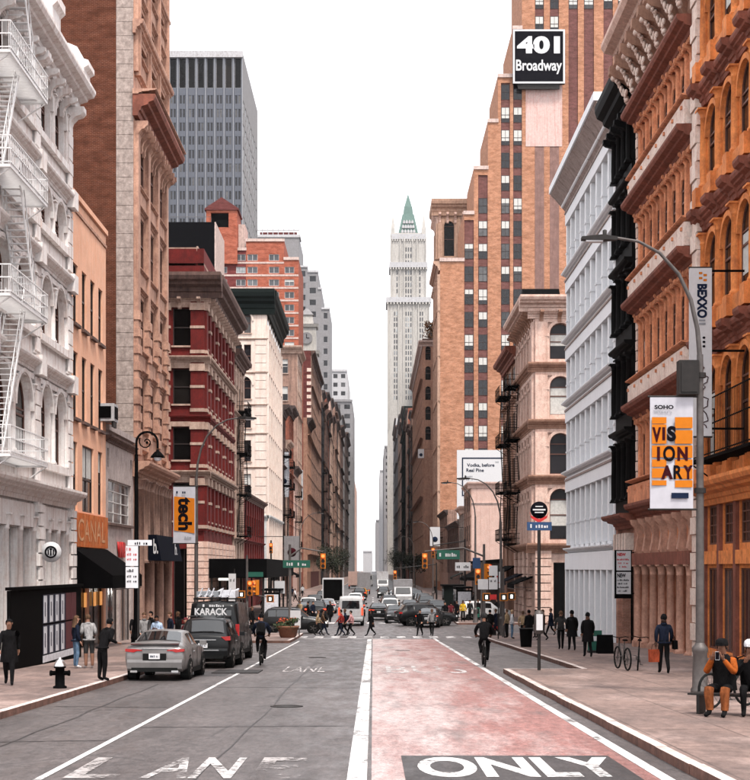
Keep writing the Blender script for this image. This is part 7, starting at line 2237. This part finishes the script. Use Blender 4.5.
CLO = dict(black=(.005,.0045,.005), navy=(.008,.011,.022), jeans=(.10,.16,.24), grey=(.24,.23,.23), darkgrey=(.025,.024,.024), white=(.55,.54,.55), tan=(.32,.22,.13), maroon=(.12,.02,.025), olive=(.05,.05,.03), orange=(.28,.066,.012), rust=(.26,.05,.022), red=(.26,.03,.025), paleblue=(.34,.42,.55), brown=(.09,.05,.03), pink=(.5,.25,.25), yellow=(.62,.38,.03))
SKIN = {'a': (.42,.22,.15), 'b': (.20,.095,.06), 'c': (.08,.04,.028)}
def hand_mesh(mat):
    def mk():
        mb = MB()
        mb.add([(-.038,-.014,0),(.038,-.014,0),(.038,.014,0),(-.038,.014,0),(-.042,-.012,-.09),(.042,-.012,-.09),(.042,.014,-.09),(-.042,.014,-.09)], [(0,1,2,3),(7,6,5,4),(0,4,5,1),(1,5,6,2),(2,6,7,3),(3,7,4,0)])
        for i, ln in enumerate((.068,.078,.073,.058)):
            x = -.032+.0215*i; mb.tube([(x,0,-.085),(x,.006,-.085-ln*.5),(x,.024,-.085-ln)], [.010,.009,.007], 5)
        mb.tube([(-.036,0,-.03),(-.062,.014,-.06),(-.060,.026,-.095)], [.012,.010,.008], 5)
        return mb.mesh('hand', mat)
    return cached(('hand', mat.name), mk)
def person(label, x, y, heading, pose='stand', top='black', legs='black', skin='a', hair='black', h=1.75, ph=1.0, short='', extra=(), z=None, group=None, shoes='black', ground=True):
    zz = (zr(y) + (SW if (x < KL or x > KR or (x > KB and y < 48.4)) else 0)) if z is None else z
    t = thing('person', label, 'person', (x, y, zz), heading, group)
    s = h/1.75; t.scale = (s, s, s)
    me = body_mesh(pose, ph, short).copy()
    sk = cached(('sk', skin), lambda: plain('skin', SKIN[skin], .6, .3, 0, .08, 12))
    ms = [cloth_mat(top+'_cloth', CLO[top]), cloth_mat(legs+'_cloth', CLO[legs]), sk, cloth_mat(shoes+'_cloth', CLO[shoes])]
    for i, m_ in enumerate(ms): me.materials[i] = m_
    ob('body', me, t)
    J = pose_joints(pose, ph); hd = Vector(J['head1'])
    hm = cached(('hair', hair, 'long' in extra), lambda: hair_mesh(hair, 'long' in extra))
    ob('hair', hm, t, hd)
    ob('face', cached(('face', skin), lambda: face_mesh(sk)), t, hd)
    for n in 'lr':
        w = Vector(J['wri'+n]); e = Vector(J['elb'+n]); dv = (w-e).normalized()
        o = ob('hand', hand_mesh(sk), t, w - dv*.005)
        o.rotation_euler = (-dv).to_track_quat('Z', 'Y').to_euler()
        if n == 'r': o.scale = (-1, 1, 1)
    if pose in ('walk','stand','phone','lean') and 'coat' not in extra:      # jacket hem and collar
        p = Vector(J['pelvis']); nk = Vector(J['neck'])
        ob('jacket_hem', cached(('hem', top), lambda: MB().tube([(.19*math.cos(a),.15*math.sin(a),.0) for a in [2*math.pi*q/14 for q in range(14)]], .028, 5, closed=True).mesh('jacket_hem', ms[0])), t, p+Vector((0,0,-.01)))
        ob('collar', cached(('coll', top), lambda: MB().tube([(.07*math.cos(a),.07*math.sin(a),.012*math.sin(a)) for a in [2*math.pi*q/12 for q in range(12)]], .026, 5, closed=True).mesh('collar', ms[0])), t, nk+Vector((0,0,.0)))
    if 'coat' in extra:
        p = Vector(J['pelvis']); c = Vector(J['chest'])
        ob('coat_skirt', cached(('coat', top, pose), lambda: coat_mesh(p, c, cloth_mat(top+'_cloth', CLO[top]))), t)
    if 'backpack' in extra:
        c = Vector(J['chest']); sp = Vector(J['spine'])
        a = (c-sp).normalized(); ang = math.atan2(a.y, a.z)
        bp = ob('backpack', cached(('bp',), lambda: pack_mesh()), t, c + Vector((0,-.20*math.cos(ang),-.13+.2*math.sin(ang))))
        bp.rotation_euler = (-ang, 0, 0)
    if 'cap' in extra:
        ob('cap', cached(('cap',), lambda: MB().lathe([(.105,-.0),(.112,.03),(.10,.09),(.05,.125),(.0,.13)], 12).box(-.07,.07,.07,.19,.005,.02).mesh('cap', cloth_mat('black_cloth', CLO['black']))), t, hd+Vector((0,.0,.0)))
    if 'helmet' in extra:
        ob('helmet', cached(('hel',), lambda: MB().lathe([(.12,-.02),(.13,.03),(.115,.10),(.06,.145),(0,.15)], 12).mesh('helmet', cloth_mat('darkgrey_cloth', CLO['darkgrey']))), t, hd)
    return t
def hair_mesh(hc, long):
    mt = cloth_mat(hc+'_hair', CLO.get(hc, CLO['black'])); mb = MB(); n, k_ = 12, 7
    vs = []; 
    for j in range(k_+1):
        th = (math.pi*.76)*j/k_
        for i in range(n):
            a = 2*math.pi*i/n; front = math.sin(a) > .35
            t_ = min(th, math.pi*.36) if front else th
            r = 1.03
            vs.append((.092*r*math.sin(t_)*math.cos(a), .106*r*math.sin(t_)*math.sin(a)-.008, .108*r*math.cos(t_)+.012))
    mb.add(vs, [(j*n+i, (j+1)*n+i, (j+1)*n+(i+1)%n, j*n+(i+1)%n) for j in range(k_) for i in range(n)], 0, True)
    if long: mb.add([(-.10,-.02,.02),(.10,-.02,.02),(.08,-.12,.0),(-.08,-.12,0),(-.12,-.03,-.28),(.12,-.03,-.28),(.09,-.14,-.28),(-.09,-.14,-.28)], [(0,1,5,4),(1,2,6,5),(2,3,7,6),(3,0,4,7),(7,6,5,4)], 0, True)
    return mb.mesh('hair', mt)
def face_mesh(sk):
    mb = MB()
    mb.add([(0,.098,.02),(-.014,.094,-.022),(.014,.094,-.022),(0,.122,-.018)], [(0,1,3),(0,3,2),(1,2,3)])
    for s in (-1, 1): mb.ball((s*.034,.090,.012),(.011,.007,.007),1,6,4); mb.ball((s*.086,.0,-.005),(.012,.022,.032),0,6,4)
    mb.box(-.024,.024,.088,.097,-.055,-.048,2)
    return mb.mesh('face', [sk, M['ink'], M['ink_maroon']])
def coat_mesh(p, c, mt):
    mb = MB(); n = 14; vs = []
    for (q, rx, ry) in ((c, .19,.14),((p+c)/2,.185,.14),(p+Vector((0,0,-.02)),.21,.165),(p+Vector((0,-.02,-.32)),.24,.20)):
        for i in range(n):
            a = 2*math.pi*i/n; vs.append((q.x+rx*math.cos(a), q.y+ry*math.sin(a), q.z))
    mb.add(vs, [(j*n+i, j*n+(i+1)%n, (j+1)*n+(i+1)%n, (j+1)*n+i) for j in range(3) for i in range(n)], 0, True)
    return mb.mesh('coat_skirt', mt)
def pack_mesh():
    mb = MB(); mb.taper(-.16,.16,-.11,.09,-.24,.16,.9); mb.taper(-.12,.12,-.16,-.11,-.20,.0,.9)
    for s in (-1,1): mb.tube([(s*.1,.08,.14),(s*.12,.2,.18),(s*.13,.30,.0),(s*.12,.12,-.2)], .018, 5)
    return mb.mesh('backpack', cloth_mat('black_cloth', CLO['black']))
def bag(x, y, z, label, col, w=.30, h=.38, d_=.12, rz=0):
    t = thing('shopping_bag', label, 'bag', (x, y, z), rz)
    ob('bag_body', MB().taper(-w/2,w/2,-d_/2,d_/2,0,h,1.08).mesh('bag_body', cloth_mat(col+'_cloth', CLO[col])), t)
    ob('handle', MB().tube([(-.08,0,h),(-.05,0,h+.15),(.05,0,h+.15),(.08,0,h)], .008, 5).mesh('handle', M['ink']), t)
W0, W1 = 0.0, R(180)
# pavement on the white building side
person('person in black walking beside the poster hoarding', wx(9,39), 39.0, R(190), 'walk', 'black', 'black', 'b', extra=('coat',), h=1.72)
person('person in a dark top and blue jeans standing outside the awning shop', wx(76,48.9), 48.9, R(-60), 'stand', 'navy', 'jeans', 'a', 'brown', 1.72, shoes='white', extra=('long',))
person('person in a grey hooded top and dark shorts leaning to the one in jeans', wx(89,48.9), 48.9, R(20), 'lean', 'grey', 'darkgrey', 'b', 'brown', 1.78, short='shorts', shoes='white')
person('person in black leaning forward at the kerb behind the hydrant', wx(102,41), 41.0, R(-40), 'lean', 'black', 'black', 'b', 'black', 1.74)
person('person in a grey shirt among the people behind the silver sedan', wx(144,60), 60, R(200), 'walk', 'grey', 'black', 'a', 'brown', 1.74)
person('person in a pale blue shirt behind the silver sedan', wx(157,58), 58, R(170), 'phone', 'paleblue', 'navy', 'b', 'black', 1.65)
person('person in navy waiting by the dark shop columns', wx(170,63), 63, R(120), 'stand', 'navy', 'black', 'a', 'brown', 1.74)
person('person in maroon with brown hair by the rear of the black suv', wx(187,56), 56, R(150), 'phone', 'maroon', 'black', 'a', 'maroon', 1.74)
person('person in olive beside the tall black van', wx(196,66), 66, R(180), 'stand', 'olive', 'black', 'b', 'black', 1.76)
person('person in a black coat near the navy fascia', wx(136,66), 66, R(0), 'walk', 'black', 'black', 'a', extra=('coat',), h=1.7)
# cyclists
def cyclist(label, bl, x, y, col, extra, fr='black'):
    bicycle(x, y, 0, bl, fr, z=.0)
    p = person(label, x, y+.22, 0, 'cycle', col, 'black', 'b', 'black', 1.78, extra=extra, z=zr(y)+.03)
cyclist('cyclist in navy with a black backpack riding away along the lane line', 'black bicycle ridden along the left lane line by the backpack cyclist', wx(261,54.6), 54.3, 'navy', ('backpack',))
cyclist('cyclist in a dark jacket and grey helmet riding beside the bus lane', 'dark bicycle ridden beside the bus lane by the helmeted cyclist', wx(484,53.5), 53.0, 'black', ('helmet',), 'dark_steel')
# people on the crossing
cr = [('person in a tan top stepping onto the crossing', 318, 99.0, R(-80), 'tan', 'darkgrey', 'brown', ()), ('person in brown walking over the crossing beside the tan top', 323, 99.6, R(-95), 'brown', 'navy', 'black', ()),
      ('person in red in the middle of the crossing group', 341, 98.2, R(85), 'red', 'navy', 'black', ()), ('person in navy with a backpack in the crossing group', 345, 99.2, R(80), 'navy', 'black', 'brown', ('backpack',)), ('person in a pink top following the crossing group', 351, 98.4, R(88), 'pink', 'black', 'black', ()),
      ('person in a black coat striding alone across the street', 371.5, 98.0, R(85), 'black', 'black', 'black', ('coat','long')), ('person in black crossing past the black suv', 420, 98.4, R(160), 'black', 'black', 'black', ('backpack',)), ('person in grey crossing beside the one in black', 432, 98.8, R(170), 'grey', 'black', 'brown', ())]
for i, (lb, px_, d_, hd, tp_, lg, hr, ex) in enumerate(cr):
    person(lb, wx(px_,d_), d_, hd, 'walk', tp_, lg, 'ab'[i%2], hr, 1.68+.03*(i%4), ph=1 if i % 2 else -1, extra=ex)
# bus lane side pavement
person('person in a dark suit walking away with an orange shopping bag', wx(664,45), 45.0, R(-2), 'walk', 'navy', 'black', 'c', 'black', 1.80, ph=.55)
bag(wx(664,45)-.30, 45.0, zr(45)+SW+.36, 'orange red paper shopping bag held by the person in the dark suit', 'rust', rz=R(20))
bb_ = thing('shoulder_bag', 'black shoulder bag at the hip of the person in the dark suit', 'bag', (wx(664,45)+.33, 45.0, zr(45)+SW+.75))
ob('bag_body', MB().taper(-.06,.06,-.18,.18,0,.26,.9).mesh('bag_body', M['black']), bb_); ob('strap', MB().tube([(0,-.12,.25),(-.14,0,.66),(0,.12,.25)], .012, 5).mesh('strap', M['black']), bb_)
person('person in a long black coat walking away alone past the white iron front', wx(586,59), 58.5, R(3), 'walk', 'black', 'black', 'b', 'black', 1.76, ph=.5, extra=('coat',))
person('person in dark grey walking with a companion in black', wx(561,68), 68.0, R(0), 'walk', 'darkgrey', 'black', 'a', 'brown', 1.76, ph=-.6)
person('person in black with a hood walking beside the one in dark grey', wx(572,66.5), 66.5, R(0), 'walk', 'black', 'black', 'b', 'black', 1.80, ph=.6, extra=('coat',))
person('person in black standing by the rusticated corner', wx(543,84), 84, R(60), 'walk', 'black', 'black', 'a', 'brown', 1.74, ph=.7)
person('person in a black coat waiting beyond the bus stop', wx(529,80), 80, R(20), 'stand', 'black', 'black', 'b', extra=('coat',))
person('person in a pale top waiting by the corner lamp', wx(512,88), 88, R(-90), 'stand', 'white', 'jeans', 'a', 'tan', 1.70)
person('person in tan waiting by the corner lamp', wx(507,90), 90, R(60), 'stand', 'tan', 'black', 'a', 'brown', 1.72)
person('person in a yellow vest on the far corner', wx(463,124), 124, R(180), 'stand', 'yellow', 'black', 'b', 'black', 1.75)
person('person in black next to the yellow vest on the far corner', wx(457,123), 123, R(120), 'stand', 'black', 'black', 'b', 'black', 1.78, extra=('coat',))
person('person in maroon at the far corner by the white pickup', wx(451,126), 126, R(0), 'walk', 'maroon', 'black', 'a', 'black', 1.72)
fl_ = 'people on the far pavements'
for i in range(14):
    sd = -1 if i % 2 else 1
    y_ = 130+i*9.5; x_ = sd*rnd.uniform(9.2, 12.0)
    c_ = ('black','navy','darkgrey','white')[i % 4]
    person('distant person in %s walking %s' % ({'darkgrey':'dark grey'}.get(c_, c_), where(x_, y_)), x_, y_, rnd.uniform(0,6.28), 'walk', c_, 'black', 'ab'[i%2], 'black', 1.74, group=fl_)
for k_, (px_, y_) in enumerate(((389,190),(393,192),(383,230))):
    person('distant pedestrian in dark clothes on the roadway ' + ('ahead of the white taxi','beside the white delivery truck','near the yellow cab')[k_], wx(px_,y_), y_, R(90), 'walk', 'black', 'black', 'b', 'black', 1.75, group='distant pedestrians on the roadway')
extra_p = [(490,93,'black','person in black waiting at the signal pole'),(496,95,'navy','person in navy waiting behind the signal pole'),(470,126,'darkgrey','person in dark grey on the far corner by the newspaper box'),(478,127,'black','person in black under the corner awning'),(486,128,'brown','person in brown under the corner awning'),(523,86,'tan','person in tan behind the bus stop pole'),(536,90,'black','person in black beside the rusticated stone blocks'),(551,95,'navy','person in navy at the white building corner'),(445,124,'black','person in black stepping off the far kerb'),
           (252,98,'black','person in black waiting under the shed signals'),(243,97,'maroon','person in maroon waiting under the shed signals'),(233,96,'darkgrey','person in dark grey at the shed corner'),(308,127,'black','person in black beside the bus shelter'),(300,129,'tan','person in tan behind the bus shelter'),(313,125,'navy','person in navy at the far kerb by the shelter'),(214,80,'black','person in black on the pavement past the tall van'),(206,76,'white','person in a white top past the tall van'),(178,68,'black','person in black by the dark shop columns'),(151,64,'black','person in black behind the grey shirt'),
           (330,126,'black','person in black walking at the far crossing'),(357,126,'darkgrey','person in dark grey walking at the far crossing'),(399,126,'black','person in black walking at the far crossing near the taxi')]
for i, (px_, y_, c_, l_) in enumerate(extra_p):
    person(l_, wx(px_,y_), y_, R((i*67) % 360), 'walk' if i % 3 else 'stand', c_, 'black', 'ab'[i%2], ('black','brown')[i%2], 1.66+.035*(i%5), ph=(1,-1,.6)[i%3], extra=('coat',) if i % 3 == 1 else ())
# seated person on a bench by the lamp
sy = 28.6; sx = wx(725, sy); sz = zr(sy)+SW
person('seated person in a black vest with orange sleeves raising a phone', sx, sy, R(150), 'sit', 'orange', 'black', 'b', 'black', 1.95, short='', extra=('cap',), z=sz)
vst = thing('vest', 'black padded vest worn over the orange sleeves by the seated person', 'clothing', (sx, sy, sz), R(150)); vst.scale = (1.11,)*3
mbv = MB(); n_ = 14; vv = []
for (yy, zz_, rx, ry) in ((.0,.44,.215,.185),(.02,.62,.20,.165),(.06,.82,.205,.165),(.10,.98,.17,.13),(.115,1.06,.085,.08)):
    for i in range(n_):
        a = 2*math.pi*i/n_; vv.append((rx*math.cos(a), yy+ry*math.sin(a), zz_))
mbv.add(vv, [(j*n_+i, j*n_+(i+1)%n_, (j+1)*n_+(i+1)%n_, (j+1)*n_+i) for j in range(4) for i in range(n_)], 0, True)
ob('padding', mbv.mesh('padding', cloth_mat('black_cloth', CLO['black'])), vst)
for s in (-1, 1): ob('legging', MB().tube([(s*.14,.43,.50),(s*.138,.465,.42),(s*.135,.45,.3),(s*.132,.43,.2),(s*.13,.44,.12)], [.080,.082,.074,.068,.062], 10).mesh('legging', cloth_mat('brown_orange_cloth', (.19,.058,.02))), vst)
ph_ = thing('phone', 'pale phone held up in both hands by the seated person', 'phone', (sx-.24, sy-.43, sz+1.16), R(150))
ob('casing', MB().box(-.04,.04,-.006,.006,-.08,.08).mesh('casing', M['sign_white']), ph_); ob('screen', MB().box(-.036,.036,.0065,.008,-.072,.072).mesh('screen', M['ink']), ph_)
person('second seated person in black with a white cap at the end of the bench', sx+.50, sy+.12, R(170), 'sit', 'black', 'black', 'b', 'black', 1.85, z=sz)
cp_ = thing('white_cap', 'white cap on the second seated person', 'cap', (sx+.47, sy-.03, sz+1.33), R(170))
ob('crown', MB().lathe([(.108,-.02),(.116,.03),(.10,.09),(.05,.125),(.0,.13)], 12).mesh('crown', M['sign_white']), cp_); ob('brim', MB().box(-.07,.07,.07,.2,-.01,.01).mesh('brim', M['sign_white']), cp_)
bn = thing('bench', 'dark bench under the seated person beside the lamp post', 'bench', (sx+.25, sy+.1, sz), R(150))
for k_ in range(4): ob('seat_slat', MB().box(-.9,.9,-.24+.12*k_,-.14+.12*k_,.36,.395).mesh('seat_slat', M['dark_steel']), bn)
for s in (-.7,.7): ob('leg', MB().box(s-.03,s+.03,-.2,.2,0,.36).mesh('leg', M['dark_steel']), bn)

# ------------------------------------------------------------------ haze down the street
hz = MB().box(-260, 260, -60, 2250, -6, 330).mesh('haze', [])
hm = bpy.data.materials.new('haze'); hm.use_nodes = True
hm.node_tree.nodes.clear()
vo = hm.node_tree.nodes.new('ShaderNodeVolumePrincipled'); vo.inputs['Color'].default_value = (.95,.96,1,1); vo.inputs['Density'].default_value = .00003
mo = hm.node_tree.nodes.new('ShaderNodeOutputMaterial'); hm.node_tree.links.new(vo.outputs[0], mo.inputs['Volume'])
hz.materials.append(hm)
ob('haze', hz, kind='stuff')
